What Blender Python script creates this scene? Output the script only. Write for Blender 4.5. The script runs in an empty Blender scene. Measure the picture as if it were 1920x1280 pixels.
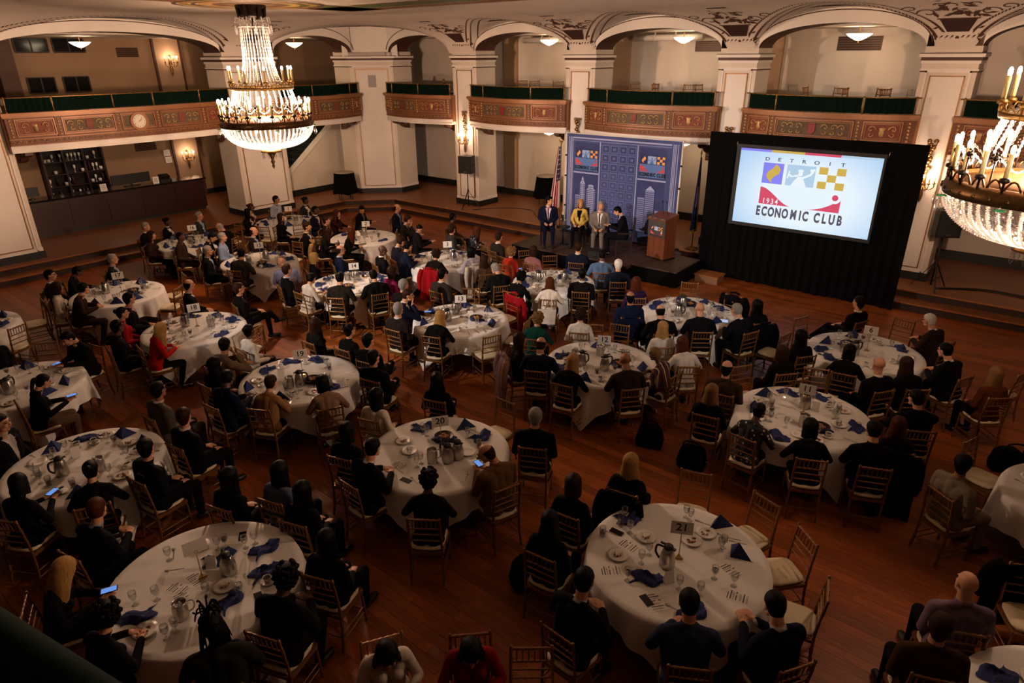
import bpy, bmesh, math, random
import numpy as np
from math import sin, cos, pi, radians, sqrt
from mathutils import Vector, Matrix
random.seed(7)
S = bpy.context.scene
COL = S.collection

# ---------------------------------------------------------------- camera, world, lights, exposure
_c = bpy.data.cameras.new('camera'); CAM = bpy.data.objects.new('camera', _c); COL.objects.link(CAM)
_c.sensor_width = 36.0; _c.lens = 1236.75 / 1920 * 36; _c.clip_start = 0.05; _c.clip_end = 200
def _cam():
    pit, rol, A = .41063, -.0060522, radians(38.6)
    fw = Vector((0, cos(pit), -sin(pit))); r0 = Vector((1, 0, 0)); u0 = r0.cross(fw)
    r = cos(rol) * r0 + sin(rol) * u0; u = -sin(rol) * r0 + cos(rol) * u0
    def rt(v): return Vector((v.x * cos(A) - v.y * sin(A), v.x * sin(A) + v.y * cos(A), v.z))
    r, u, fw = rt(r), rt(u), rt(fw)
    m = Matrix((r, u, -fw)).transposed().to_4x4(); m.translation = Vector((0, 0, 5.511)); return m
CAM.matrix_world = _cam(); S.camera = CAM

W = bpy.data.worlds.new('world'); S.world = W; W.use_nodes = True
W.node_tree.nodes['Background'].inputs[0].default_value = (1.0, .62, .38, 1)
W.node_tree.nodes['Background'].inputs[1].default_value = 0.006
S.view_settings.view_transform = 'Standard'; S.view_settings.look = 'None'
S.view_settings.gamma = 1; S.view_settings.use_curve_mapping = False
S.view_settings.exposure = 0.0
S.cycles.max_bounces = 6; S.cycles.diffuse_bounces = 2; S.cycles.glossy_bounces = 3
S.cycles.transmission_bounces = 4; S.cycles.transparent_max_bounces = 6
S.cycles.sample_clamp_indirect = 4.0; S.cycles.caustics_reflective = False; S.cycles.caustics_refractive = False

WARM = (1.0, .63, .43)
def point(name, loc, watt, col=WARM, r=.08):
    l = bpy.data.lights.new(name, 'POINT'); l.energy = watt; l.color = col; l.shadow_soft_size = r
    o = bpy.data.objects.new(name, l); o.location = loc; COL.objects.link(o); return o
def spot(name, loc, target, watt, col, deg, blend=.6, r=.12):
    l = bpy.data.lights.new(name, 'SPOT'); l.energy = watt; l.color = col; l.spot_size = radians(deg); l.spot_blend = blend; l.shadow_soft_size = r
    o = bpy.data.objects.new(name, l); o.location = loc
    o.rotation_euler = (Vector(target) - Vector(loc)).to_track_quat('-Z', 'Y').to_euler(); COL.objects.link(o); return o
# chandelier centres; each has a ring of candles and a lit crystal bowl
CH = [(-13.9, 8.7, 0.0), (0.12, 8.75, 0.06)]
for (cx, cy, dz), bowl in zip(CH, (760, 190)):
    point('chandelier_candle_light', (cx, cy, 4.64 + dz), 2150, WARM, .12)
    point('chandelier_bowl_light', (cx, cy, 3.92 + dz), bowl, WARM, .14)
    point('chandelier_crown_light', (cx, cy, 5.4 + dz), 300, WARM, .05)
# stage lamps clamped to the balconies behind the photographer
spot('stage_spot', (-12.2, -1.2, 5.6), (-8.9, 13.6, 1.0), 5600, (1, .84, .75), 46, 1.)
spot('stage_spot', (2.4, 3.2, 5.9), (-9.2, 15.6, 1.6), 2300, (1, .86, .78), 38, 1.)
# projector throwing on the screen also spills on the tables from the lit screen itself (see projection_screen)

# ---------------------------------------------------------------- materials
def lin(c): return tuple((x / 12.92 if x <= .04045 else ((x + .055) / 1.055) ** 2.4) for x in c)
def hx(h): return lin(tuple(int(h[i:i + 2], 16) / 255 for i in (0, 2, 4)))
MATS = {}
def mat(name, col, rough=.6, metal=0., var=0., scale=8., bump=0., bscale=60., spec=.5, emit=0., ecol=None, sheen=0., obj_var=0., stretch=None):
    if name in MATS: return MATS[name]
    m = bpy.data.materials.new(name); m.use_nodes = True; N = m.node_tree.nodes; L = m.node_tree.links
    b = N['Principled BSDF']; c = hx(col) if isinstance(col, str) else col
    b.inputs['Base Color'].default_value = (*c, 1); b.inputs['Roughness'].default_value = rough; b.inputs['Metallic'].default_value = metal
    b.inputs['Specular IOR Level'].default_value = spec
    if sheen: b.inputs['Sheen Weight'].default_value = sheen
    if emit: b.inputs['Emission Color'].default_value = (*(ecol or c), 1); b.inputs['Emission Strength'].default_value = emit
    src = None
    if var or bump:
        tc = N.new('ShaderNodeTexCoord'); vec = tc.outputs['Object']
        if stretch:
            mp = N.new('ShaderNodeMapping'); mp.inputs['Scale'].default_value = stretch; L.new(vec, mp.inputs[0]); vec = mp.outputs[0]
    if var:
        n = N.new('ShaderNodeTexNoise'); n.inputs['Scale'].default_value = scale; n.inputs['Detail'].default_value = 5; L.new(vec, n.inputs['Vector'])
        r = N.new('ShaderNodeValToRGB'); r.color_ramp.elements[0].position = .3; r.color_ramp.elements[1].position = .7
        r.color_ramp.elements[0].color = (*[x * (1 - var) for x in c], 1); r.color_ramp.elements[1].color = (*[min(1, x * (1 + var * .6)) for x in c], 1)
        L.new(n.outputs['Fac'], r.inputs['Fac']); src = r.outputs['Color']
    if obj_var:
        oi = N.new('ShaderNodeObjectInfo'); geo = N.new('ShaderNodeNewGeometry')
        ad = N.new('ShaderNodeMath'); ad.operation = 'ADD'; L.new(oi.outputs['Random'], ad.inputs[0]); L.new(geo.outputs['Random Per Island'], ad.inputs[1])
        fr = N.new('ShaderNodeMath'); fr.operation = 'FRACT'; L.new(ad.outputs[0], fr.inputs[0])
        mr = N.new('ShaderNodeMapRange'); mr.inputs['To Min'].default_value = 1 - obj_var; mr.inputs['To Max'].default_value = 1 + obj_var; L.new(fr.outputs[0], mr.inputs['Value'])
        hs = N.new('ShaderNodeHueSaturation'); L.new(mr.outputs[0], hs.inputs['Value'])
        if src: L.new(src, hs.inputs['Color'])
        else: hs.inputs['Color'].default_value = (*c, 1)
        src = hs.outputs['Color']
    if src: L.new(src, b.inputs['Base Color'])
    if bump:
        n2 = N.new('ShaderNodeTexNoise'); n2.inputs['Scale'].default_value = bscale; n2.inputs['Detail'].default_value = 4; L.new(vec, n2.inputs['Vector'])
        bp = N.new('ShaderNodeBump'); bp.inputs['Strength'].default_value = bump; bp.inputs['Distance'].default_value = .01
        L.new(n2.outputs['Fac'], bp.inputs['Height']); L.new(bp.outputs[0], b.inputs['Normal'])
    MATS[name] = m; return m
def emis(name, col, s):
    if name in MATS: return MATS[name]
    m = bpy.data.materials.new(name); m.use_nodes = True; N = m.node_tree.nodes; N.remove(N['Principled BSDF'])
    e = N.new('ShaderNodeEmission'); e.inputs[0].default_value = (*(hx(col) if isinstance(col, str) else col), 1); e.inputs[1].default_value = s
    m.node_tree.links.new(e.outputs[0], N['Material Output'].inputs[0]); MATS[name] = m; return m
def glass(name, tint=(1, 1, 1), amount=.25, rough=.03):
    if name in MATS: return MATS[name]
    m = bpy.data.materials.new(name); m.use_nodes = True; N = m.node_tree.nodes; L = m.node_tree.links; N.remove(N['Principled BSDF'])
    t = N.new('ShaderNodeBsdfTransparent'); t.inputs[0].default_value = (*tint, 1)
    g = N.new('ShaderNodeBsdfGlossy'); g.inputs['Roughness'].default_value = rough
    fr = N.new('ShaderNodeLayerWeight'); fr.inputs[0].default_value = amount
    mx = N.new('ShaderNodeMixShader'); L.new(fr.outputs['Facing'], mx.inputs[0]); L.new(t.outputs[0], mx.inputs[1]); L.new(g.outputs[0], mx.inputs[2])
    L.new(mx.outputs[0], N['Material Output'].inputs[0]); MATS[name] = m; return m
def crystal(name):
    m = bpy.data.materials.new(name); m.use_nodes = True; N = m.node_tree.nodes; L = m.node_tree.links; N.remove(N['Principled BSDF'])
    t = N.new('ShaderNodeBsdfTranslucent'); t.inputs[0].default_value = (.95, .93, .9, 1)
    g = N.new('ShaderNodeBsdfGlossy'); g.inputs['Roughness'].default_value = .05
    mx = N.new('ShaderNodeMixShader'); mx.inputs[0].default_value = .3; L.new(t.outputs[0], mx.inputs[1]); L.new(g.outputs[0], mx.inputs[2])
    tr = N.new('ShaderNodeBsdfTransparent'); m2 = N.new('ShaderNodeMixShader'); m2.inputs[0].default_value = .5; L.new(mx.outputs[0], m2.inputs[1]); L.new(tr.outputs[0], m2.inputs[2])
    L.new(m2.outputs[0], N['Material Output'].inputs[0]); MATS[name] = m; return m

cream = mat('cream_plaster', 'd8cab9', .7, var=.06, scale=1.5, bump=.05, bscale=30)
cream_lt = mat('pale_cream_plaster', 'e4dbcf', .65, var=.05, scale=1.5)
cream_dk = mat('shadow_cream_plaster', 'c2b9ac', .75, var=.06, scale=1.2)  # darker cream for the upper slab and far stair wall
tan_wall = mat('tan_panel_and_shade_plaster', 'a98a6c', .75, var=.06, scale=1.5)
ceil_m = mat('ceiling_plaster', 'd9ccbd', .75, var=.05, scale=.8)
lun_m = mat('lunette_plaster', 'd6cdc2', .75, var=.05, scale=1.)
stencil = mat('brown_stencil_paint', '4a2a18', .8, var=.2, scale=20)
stencil_rd = mat('dark_red_stencil_paint', '33150d', .8, var=.2, scale=12)
goldline = mat('gilded_moulding', '9a6a34', .45, metal=.5, var=.2, scale=30)
browntrim = mat('brown_moulding', '4b2c1c', .6, var=.15, scale=10)
plinth_m = mat('black_green_plinth', '141512', .5)
orn_brown = mat('carved_brown_panel', '6e4026', .55, var=.25, scale=14, bump=.3, bscale=50)
orn_frame = mat('gilt_brown_frame', '94643f', .45, metal=.25, var=.2, scale=30, bump=.2)
orn_field = mat('painted_olive_field', '5e4a33', .7, var=.3, scale=18)
orn_red = mat('painted_red_field', '7c3a26', .65, var=.3, scale=18)
orn_relief = mat('gilt_relief', 'c39d66', .45, metal=.35, var=.2, scale=40)
shield_red = mat('red_shield', '8a1d1d', .5, var=.15)
greenvel = mat('green_velvet', '04170f', .9, spec=.08, var=.35, scale=6, stretch=(14, 14, .6))
brass = mat('aged_brass', '8d6a3a', .35, metal=.85, var=.2, scale=30)
bronze = mat('gilt_bronze', '5e4020', .4, metal=.8, var=.25, scale=25)
darkmetal = mat('dark_bronze', '2a1c12', .45, metal=.6)
black_m = mat('black_plastic', '0a0a0b', .5)
blackcloth = mat('black_drape_cloth', '050506', .95, spec=.1, var=.3, scale=6, stretch=(16, 16, .5))
cloth_w = mat('white_table_linen', 'e6e2db', .85, var=.03, scale=5, bump=.08, bscale=18)
candle_m = mat('candle_sleeve', 'd8b878', .5)
flame_m = emis('candle_bulb_light', (1, .78, .5), 60)
lampglow = emis('lamp_glass_light', (1, .78, .5), 9)
crys = crystal('cut_crystal')
clearcrys = glass('clear_crystal_drop', (1, 1, 1), .45)
greencrys = mat('green_glass_leaf', '2f8f4a', .15)
chrome = mat('brushed_steel', 'b9b4ac', .28, metal=.95, var=.1, scale=40)
paper = mat('white_card', 'e9e4da', .7)
ink = mat('black_ink', '111111', .7)
navy_nap = mat('navy_blue_linen', '16265c', .85, var=.2, scale=12, bump=.15, bscale=40)
goldwood = mat('gold_painted_beech', '80562b', .35, metal=.35, var=.12, scale=20)
cushion_m = mat('ivory_vinyl_cushion', 'dccba6', .5, var=.05)
china = mat('white_china', 'ece7de', .25)
clear = glass('drinking_glass', (.96, .97, .97), .28)
coffee = mat('dark_coffee', '1c0d06', .15)
redwine = mat('red_drink', '4d0d10', .12)
foodm = mat('dessert_crumbs', '8c5a38', .7, var=.4, scale=60)
berry = mat('red_fruit', '9c1f22', .35)
creamfood = mat('whipped_cream', 'e8dcc2', .6)

# ---------------------------------------------------------------- mesh helpers
class MB:
    def __init__(s): s.v = []; s.f = []; s.m = []; s.sm = []
    def add(s, vs, fs, mi=0, smooth=False):
        o = len(s.v); s.v += [tuple(v) for v in vs]
        for f in fs: s.f.append([o + i for i in f]); s.m.append(mi); s.sm.append(smooth)
        return s
    def box(s, x0, x1, y0, y1, z0, z1, mi=0, fn=None):
        vs = [(x, y, z) for z in (z0, z1) for y in (y0, y1) for x in (x0, x1)]
        if fn: vs = [fn(*v) for v in vs]
        return s.add(vs, [(0, 2, 3, 1), (4, 5, 7, 6), (0, 1, 5, 4), (2, 6, 7, 3), (0, 4, 6, 2), (1, 3, 7, 5)], mi)
    def bar(s, a, b, w, h=None, mi=0):
        a, b = Vector(a), Vector(b); d = (b - a).normalized(); h = h or w
        up = Vector((0, 0, 1)) if abs(d.z) < .95 else Vector((0, 1, 0))
        x = d.cross(up).normalized() * w / 2; y = x.cross(d).normalized() * h / 2
        vs = [p + sx * x + sy * y for p in (a, b) for sx, sy in ((-1, -1), (1, -1), (1, 1), (-1, 1))]
        return s.add(vs, [(3, 2, 1, 0), (4, 5, 6, 7), (0, 1, 5, 4), (1, 2, 6, 5), (2, 3, 7, 6), (3, 0, 4, 7)], mi)
    def tube(s, pts, r, n=8, mi=0, cap=True):
        pts = [Vector(p) for p in pts]; k = len(pts); rs = r if isinstance(r, (list, tuple)) else [r] * k; vs = []; prev = None
        for i, p in enumerate(pts):
            d = (pts[min(i + 1, k - 1)] - pts[max(i - 1, 0)]).normalized()
            if prev is None:
                up = Vector((0, 0, 1)) if abs(d.z) < .9 else Vector((1, 0, 0)); x = d.cross(up).normalized()
            else: x = (prev - prev.dot(d) * d).normalized()
            prev = x; y = d.cross(x)
            vs += [p + rs[i] * (cos(2 * pi * j / n) * x + sin(2 * pi * j / n) * y) for j in range(n)]
        fs = [(i * n + j, i * n + (j + 1) % n, (i + 1) * n + (j + 1) % n, (i + 1) * n + j) for i in range(k - 1) for j in range(n)]
        s.add(vs, fs, mi, True)
        if cap:
            o = len(s.v) - len(vs)
            s.f.append([o + j for j in range(n)][::-1]); s.m.append(mi); s.sm.append(False)
            s.f.append([o + (k - 1) * n + j for j in range(n)]); s.m.append(mi); s.sm.append(False)
        return s
    def lathe(s, prof, n=20, c=(0, 0, 0), mi=0, smooth=True, sx=1, sy=1):
        k = len(prof); vs = [(c[0] + r * cos(2 * pi * j / n) * sx, c[1] + r * sin(2 * pi * j / n) * sy, c[2] + z) for r, z in prof for j in range(n)]
        fs = [(i * n + j, i * n + (j + 1) % n, (i + 1) * n + (j + 1) % n, (i + 1) * n + j) for i in range(k - 1) for j in range(n)]
        o = len(s.v); s.add(vs, fs, mi, smooth)
        for i, rev in ((0, True), (k - 1, False)):
            if prof[i][0] > 1e-4:
                fc = [o + i * n + j for j in range(n)]; s.f.append(fc[::-1] if rev else fc); s.m.append(mi); s.sm.append(False)
        return s
    def ball(s, c, r, n=10, k=6, mi=0):
        rx, ry, rz = r if isinstance(r, (tuple, list)) else (r, r, r)
        vs = []; fs = []
        for i in range(k + 1):
            t = pi * i / k
            for j in range(n): vs.append((c[0] + rx * sin(t) * cos(2 * pi * j / n), c[1] + ry * sin(t) * sin(2 * pi * j / n), c[2] + rz * cos(t)))
        for i in range(k):
            for j in range(n): fs.append((i * n + j, (i + 1) * n + j, (i + 1) * n + (j + 1) % n, i * n + (j + 1) % n))
        return s.add(vs, fs, mi, True)
    def prism(s, poly, t0, t1, fn, mi=0):
        n = len(poly); vs = [fn(a, b, t0) for a, b in poly] + [fn(a, b, t1) for a, b in poly]
        fs = [list(range(n))[::-1], [n + i for i in range(n)]] + [(i, (i + 1) % n, n + (i + 1) % n, n + i) for i in range(n)]
        return s.add(vs, fs, mi)
    def mesh(s, name, mats):
        me = bpy.data.meshes.new(name); me.from_pydata(s.v, [], s.f)
        for m in (mats if isinstance(mats, (list, tuple)) else [mats]): me.materials.append(m)
        me.polygons.foreach_set('material_index', s.m); me.polygons.foreach_set('use_smooth', s.sm)
        bm = bmesh.new(); bm.from_mesh(me); bmesh.ops.recalc_face_normals(bm, faces=bm.faces); bm.to_mesh(me); bm.free()
        me.update(); return me
    def build(s, name, mats, parent=None, loc=None, rz=0, **props):
        return put(name, s.mesh(name, mats), parent, loc, rz, **props)
def put(name, me, parent=None, loc=None, rz=0, **props):
    o = bpy.data.objects.new(name, me); COL.objects.link(o)
    if parent: o.parent = parent
    if loc is not None: o.location = loc
    if rz: o.rotation_euler = (0, 0, rz)
    for k, v in props.items(): o[k] = v
    return o
def thing(name, label, cat, loc=(0, 0, 0), rz=0, group=None):
    o = put(name, None, None, loc, rz, label=label, category=cat)
    o.empty_display_size = .05
    if group: o['group'] = group
    return o
def struct(name, loc=(0, 0, 0), rz=0, label=None):
    o = put(name, None, None, loc, rz, kind='structure')
    if label: o['label'] = label
    return o
def copy_tree(o, parent=None, **props):
    c = o.copy(); COL.objects.link(c); c.parent = parent
    for ch in o.children: copy_tree(ch, c)
    for k, v in props.items(): c[k] = v
    return c
def text(name, body, size, m, parent, mw, sx=1., ext=.001, off=0., align='CENTER', spc=1.):
    cu = bpy.data.curves.new(name, 'FONT'); cu.body = body; cu.size = size; cu.align_x = align; cu.align_y = 'CENTER'; cu.extrude = ext; cu.offset = off
    cu.space_character = spc; cu.resolution_u = 3
    key = (body, round(size, 4), m.name, ext, off, align, spc, getattr(cu.font, 'name', ''))
    if key not in TEXTS:
        t = bpy.data.objects.new('t', cu); COL.objects.link(t); dg = bpy.context.evaluated_depsgraph_get()
        me = bpy.data.meshes.new_from_object(t.evaluated_get(dg)); bpy.data.objects.remove(t); me.materials.clear(); me.materials.append(m); TEXTS[key] = me
    o = put(name, TEXTS[key], parent)
    o.matrix_local = mw @ Matrix.Diagonal((sx, 1, 1, 1)); return o
TEXTS = {}
# ================================================================ THE ROOM
FLOOR2 = .36
wood = mat('oak_floor_plank', '8c4818', .46, spec=.3, var=.35, scale=3, bump=.03, obj_var=.30, stretch=(1.2, 14, 1))
wood2 = mat('raised_oak_floor', '865028', .42, var=.3, scale=3, stretch=(1.2, 12, 1))
nosing = mat('worn_step_nosing', '9a5c32', .35, var=.2)
riser_m = mat('dark_step_riser', '2b150c', .6)

def rect_frustum():   # planks the camera sees largest
    M = CAM.matrix_world.inverted(); out = []
    def vis(x, y):
        p = M @ Vector((x, y, 0))
        return -p.z > .5 and abs(p.x / -p.z) < .80 and -.54 < p.y / -p.z < .6, (Vector((x, y, 0)) - Vector((0, 0, 5.5))).length
    return vis
floor = struct('floor', label='reddish brown oak strip floor of the ballroom')
sub = MB(); sub.box(-20.7, 4.2, -2.5, 17.1, -.1, -.012); sub.build('subfloor', riser_m, floor)
_vis = rect_frustum(); _rows = []
R1 = random.Random(3)
PW = .125
y = -2.4
while y < 17.0:
    x = -20.7 - R1.random() * 1.6
    while x < 4.1:
        L_ = round(R1.uniform(1.3, 2.3), 1)
        _rows.append((x, min(x + L_, 4.2), y)); x += L_
    y += PW
TAB_XY = [(-2, 5.2), (-5.32, 5.12), (-8.58, 5.28), (-8.29, 8.77), (-1.88, 8.99), (-5.52, 2.04), (-8.67, 2.14), (-5.08, 8.75)]
def _score(r):
    cx, cy = (r[0] + r[1]) / 2, r[2] + PW / 2
    v, d = _vis(cx, cy)
    if not v or any((cx - a) ** 2 + (cy - b) ** 2 < .8 for a, b in TAB_XY): return 1e9
    return d
_rows.sort(key=_score)
rest = MB(); _pm = {}
for i, (x0, x1, y0) in enumerate(_rows):
    L_ = x1 - x0
    if i < 290:
        k = round(L_, 1)
        if k not in _pm:
            b = MB(); b.box(0, k - .003, 0, PW - .003, -.012, 0); _pm[k] = b.mesh('plank', wood)
        put('plank', _pm[k], floor, (x0, y0, R1.uniform(-.0006, .0006)))
    else:
        o = len(rest.v); z = R1.uniform(-.0006, .0006)
        rest.add([(x0, y0, z), (x1 - .003, y0, z), (x1 - .003, y0 + PW - .003, z), (x0, y0 + PW - .003, z)], [(0, 1, 2, 3)])
rest.build('far_planks', wood, floor, kind='stuff')

# two steps up to the raised aisle, cutting the corner under the corner pier
stepL = [(-20.6, -2.5), (-20.6, 15.75), (-19.45, 16.95), (4.2, 16.95)]
stepU = [(-21.02, -2.5), (-21.02, 16.0), (-19.7, 17.37), (4.2, 17.37)]
outer = [(4.2, 21.2), (-27, 21.2), (-27, -2.5)]
steps = struct('trim_1', label='two low wooden steps up to the raised aisle')
flat = lambda a, b, t: (a, b, t)
b = MB(); b.prism(stepL + outer, -.05, .165, flat); b.build('lower_riser', riser_m, steps)
b = MB(); b.prism(stepU + outer, .1, .345, flat); b.build('upper_riser', riser_m, steps)
def offs(p, d):
    return [(p[0][0] + d, p[0][1]), (p[1][0] + d, p[1][1] - d * .4), (p[2][0] + d * .4, p[2][1] - d), (p[3][0], p[3][1] - d)]
for p, z, nm in ((stepL, .18, 'lower_tread'), (stepU, .36, 'aisle_floor')):
    b = MB(); b.prism(offs(p, .03) + outer, z - .018, z, flat); b.build(nm, wood2, steps)
    q = offs(p, .035)
    for (x0, y0), (x1, y1) in zip(q, q[1:]):
        t = MB(); t.bar((x0, y0, z - .008), (x1, y1, z - .008), .05, .03); t.build('nosing', nosing, steps)

# ---- vaulted ceiling: cove + lunettes, one height field
ARCH_R = [(-14.25, 1.85), (-9.43, 1.93), (-4.62, 1.88), (.25, 1.95)]
ARCH_L = [(8.97, 3.13), (2.0, 1.9)]
def ceil_z(X, Y):
    q = lambda t: 5.55 + .95 * np.sqrt(np.clip(1 - np.clip(t, 0, 1) ** 2, 0, 1))
    d = ((X + 21.15) - (Y - 17.75)) / sqrt(2); s_ = ((X + 21.15) + (Y - 17.75)) / sqrt(2)
    cv = np.minimum(np.minimum(q((Y - 16.0) / 2.3), q((-19.1 - X) / 2.3)), q((2.3 - d) / 2.3))
    z = cv.copy()
    l = lambda u: np.where(np.abs(u) < 1, 5.6 + .88 * np.sqrt(np.clip(1 - u * u, 0, 1)), 0)
    for c, h in ARCH_R: z = np.maximum(z, np.where(Y > 14, l((X - c) / (h + .12)), 0))
    for c, h in ARCH_L: z = np.maximum(z, np.where((X < -18) & (Y < 14), l((Y - c) / (h + .12)), 0))
    z = np.maximum(z, np.where(d < 4.5, l(s_ / 3.05), 0))
    return z, cv
ceiling = struct('ceiling', label='cream vaulted plaster ceiling with painted leaf borders')
xs = np.concatenate([np.arange(-21.4, -18.3, .09), np.arange(-18.3, 4.31, .11)]); ys = np.concatenate([np.arange(-2.5, 15.3, .2), np.arange(15.3, 18.31, .075)]); ys[-1] = 18.3
XX, YY = np.meshgrid(xs, ys); ZZ, CV = ceil_z(XX, YY)
nx, ny = len(xs), len(ys)
vs = np.stack([XX.ravel(), YY.ravel(), ZZ.ravel()], 1)
idx = np.arange(nx * ny).reshape(ny, nx)
fs = np.stack([idx[:-1, :-1], idx[1:, :-1], idx[1:, 1:], idx[:-1, 1:]], -1).reshape(-1, 4)
fcx, fcy = vs[fs].mean(1)[:, 0], vs[fs].mean(1)[:, 1]
keep = ((fcx + 21.15) - (fcy - 17.75)) > -.3
fs = fs[keep]
z_, c_ = ceil_z(fcx[keep], fcy[keep])
me = bpy.data.meshes.new('vault'); me.from_pydata(vs.tolist(), [], fs.tolist())
me.materials.append(ceil_m); me.materials.append(lun_m)
me.polygons.foreach_set('material_index', ((z_ - c_) > .004).astype(int).tolist()); me.polygons.foreach_set('use_smooth', [True] * len(fs))
put('vault', me, ceiling)
b = MB(); b.box(-28, 5, -3, 22, 6.9, 7.1); b.build('upper_slab', cream_dk, ceiling)

# painted leaf borders run along both sides of every groin
leaf = MB(); line = MB()
def zc(x, y): return float(ceil_z(np.array([x]), np.array([y]))[0][0]) - .006
def groin(P):       # P(u) -> (x, y) on the groin, u in -1..1 ; builds leaves outside, a line inside
    us = np.linspace(-1, 1, 75); pts = [P(u, 0) for u in us]
    for k in range(len(us) - 1):
        p, q = Vector(pts[k]), Vector(pts[k + 1]); t = (q - p)
        if t.length < 1e-4: continue
        t.normalize(); n = Vector((-t.y, t.x))
        if n.dot(Vector(P(us[k], 1)) - p) < 0: n = -n
        for side in (-1, 1):
            c = (p + q) / 2 + n * (.13 + side * .05); a = c - t * .055; e = c + t * .06 + n * side * .05
            m1 = (a + e) / 2 + n * .024; m2 = (a + e) / 2 - n * .024
            leaf.add([(v.x, v.y, zc(v.x, v.y)) for v in (a, m1, e, m2)], [(0, 1, 2, 3)])
        i0, i1 = p - n * .16, q - n * .16; j0, j1 = p - n * .20, q - n * .20
        line.add([(v.x, v.y, zc(v.x, v.y)) for v in (i0, i1, j1, j0)], [(0, 1, 2, 3)])
def depth(u):       # distance from the wall at which lunette meets the cove
    zl = 5.6 + .88 * sqrt(max(0, 1 - u * u)); t = (zl - 5.55) / .95
    return 2.3 * (1 - sqrt(max(0, 1 - min(1, t) ** 2)))
for c, h in ARCH_R[:4]: groin(lambda u, k, c=c, h=h: (c + (h + .12) * sin(u * pi / 2) * .995, min(18.25, 18.3 - depth(sin(u * pi / 2))) - k * .3))
for c, h in ARCH_L[:1]: groin(lambda u, k, c=c, h=h: (max(-21.35, -21.4 + depth(sin(u * pi / 2))) + k * .3, c + (h + .12) * sin(u * pi / 2) * .995))
def diag(u, k):
    s_ = 3.05 * sin(u * pi / 2) * .995; d = depth(sin(u * pi / 2)) + k * .3
    x, y = -21.15 + (s_ + d) / sqrt(2), 17.75 + (s_ - d) / sqrt(2)
    return (max(-21.37, x), min(18.27, y))
groin(diag)
leaf.build('painted_leaf_border', stencil, ceiling, kind='stuff'); line.build('painted_border_line', stencil, ceiling)
# dark lozenge in every lunette, urn with scrolling foliage over every column
def patch(mb, o, ux, uy, poly, mi=0):     # polygon on the vault, o + a*ux + b*uy
    k = len(poly); c = (sum(p[0] for p in poly) / k, sum(p[1] for p in poly) / k)
    P = [c] + poly; vs = []
    for a, b_ in P:
        x = o[0] + a * ux[0] + b_ * uy[0]; y = o[1] + a * ux[1] + b_ * uy[1]
        x = max(-21.36, x); y = min(18.27, y); vs.append((x, y, zc(x, y) - .004))
    mb.add(vs, [(0, 1 + i, 1 + (i + 1) % k) for i in range(k)], mi)
def lozenge(o, ux, uy, w):
    b = MB(); patch(b, o, ux, uy, [(-w, 0), (-w * .55, .1), (w * .55, .1), (w, 0), (w * .55, -.1), (-w * .55, -.1)]); b.build('painted_lozenge', stencil_rd, ceiling)
for c, h in ARCH_R: lozenge((c, 17.35), (1, 0), (0, 1), .55)
lozenge((-20.4, 8.97), (0, 1), (1, 0), 1.0)
lozenge((-20.5, 17.1), (.707, .707), (.707, -.707), 1.1)
def urn(o, ux, uy):
    b = MB(); rr = random.Random(5)
    patch(b, o, ux, uy, [(-.20, .17), (.20, .17), (.34, .50), (-.34, .50)], 1)
    patch(b, o, ux, uy, [(-.38, .50), (.38, .50), (.40, .54), (-.40, .54)], 0)
    for sg in (-1, 1):                       # scrolls either side of the urn and leaf masses above it
        for cx, cy, r0, r1 in ((.55, .78, .22, .07), (.86, 1.0, .17, .05), (.28, 1.2, .15, .05)):
            n = 20
            for i in range(n):
                t0, t1 = i / n * 5.5, (i + 1) / n * 5.5
                ra, rb = r0 + (r1 - r0) * i / n, r0 + (r1 - r0) * (i + 1) / n; w = .035
                patch(b, o, ux, uy, [(sg * (cx + ra * cos(t0)), cy + ra * sin(t0)), (sg * (cx + rb * cos(t1)), cy + rb * sin(t1)), (sg * (cx + (rb - w) * cos(t1)), cy + (rb - w) * sin(t1)), (sg * (cx + (ra - w) * cos(t0)), cy + (ra - w) * sin(t0))])
    for i in range(46):
        a, q = rr.gauss(0, .24), .62 + abs(rr.gauss(0, .28)); w = rr.uniform(.04, .09); t = rr.uniform(0, 6)
        patch(b, o, ux, uy, [(a + w * 1.5 * cos(t), q + w * 1.5 * sin(t)), (a + w * .6 * cos(t + 1.5), q + w * .6 * sin(t + 1.5)), (a - w * 1.5 * cos(t), q - w * 1.5 * sin(t)), (a - w * .6 * cos(t + 1.5), q - w * .6 * sin(t + 1.5))])
    for i in range(9):                       # wreath of leaves at the foot
        a = (i - 4) * .1
        if i == 4: patch(b, o, ux, uy, [(a + .04 * cos(k), .075 + .03 * sin(k)) for k in range(6)]); continue
        for sd in (-1, 1): patch(b, o, ux, uy, [(a - .04, .075), (a, .075 + sd * .035), (a + .04, .075 + sd * .04), (a + .01, .075 + sd * .01)])
    b.build('painted_urn', [stencil, stencil_rd], ceiling)
    b = MB(); patch(b, o, ux, uy, [(-.24, 1.75), (.24, 1.75), (.24, 1.86), (-.24, 1.86)]); b.build('painted_dash', stencil_rd, ceiling)
for x in (-16.65, -11.88, -7.0, -2.22): urn((x, 18.3), (1, 0), (0, -1))
urn((-21.4, 13.05), (0, 1), (1, 0))
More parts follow.
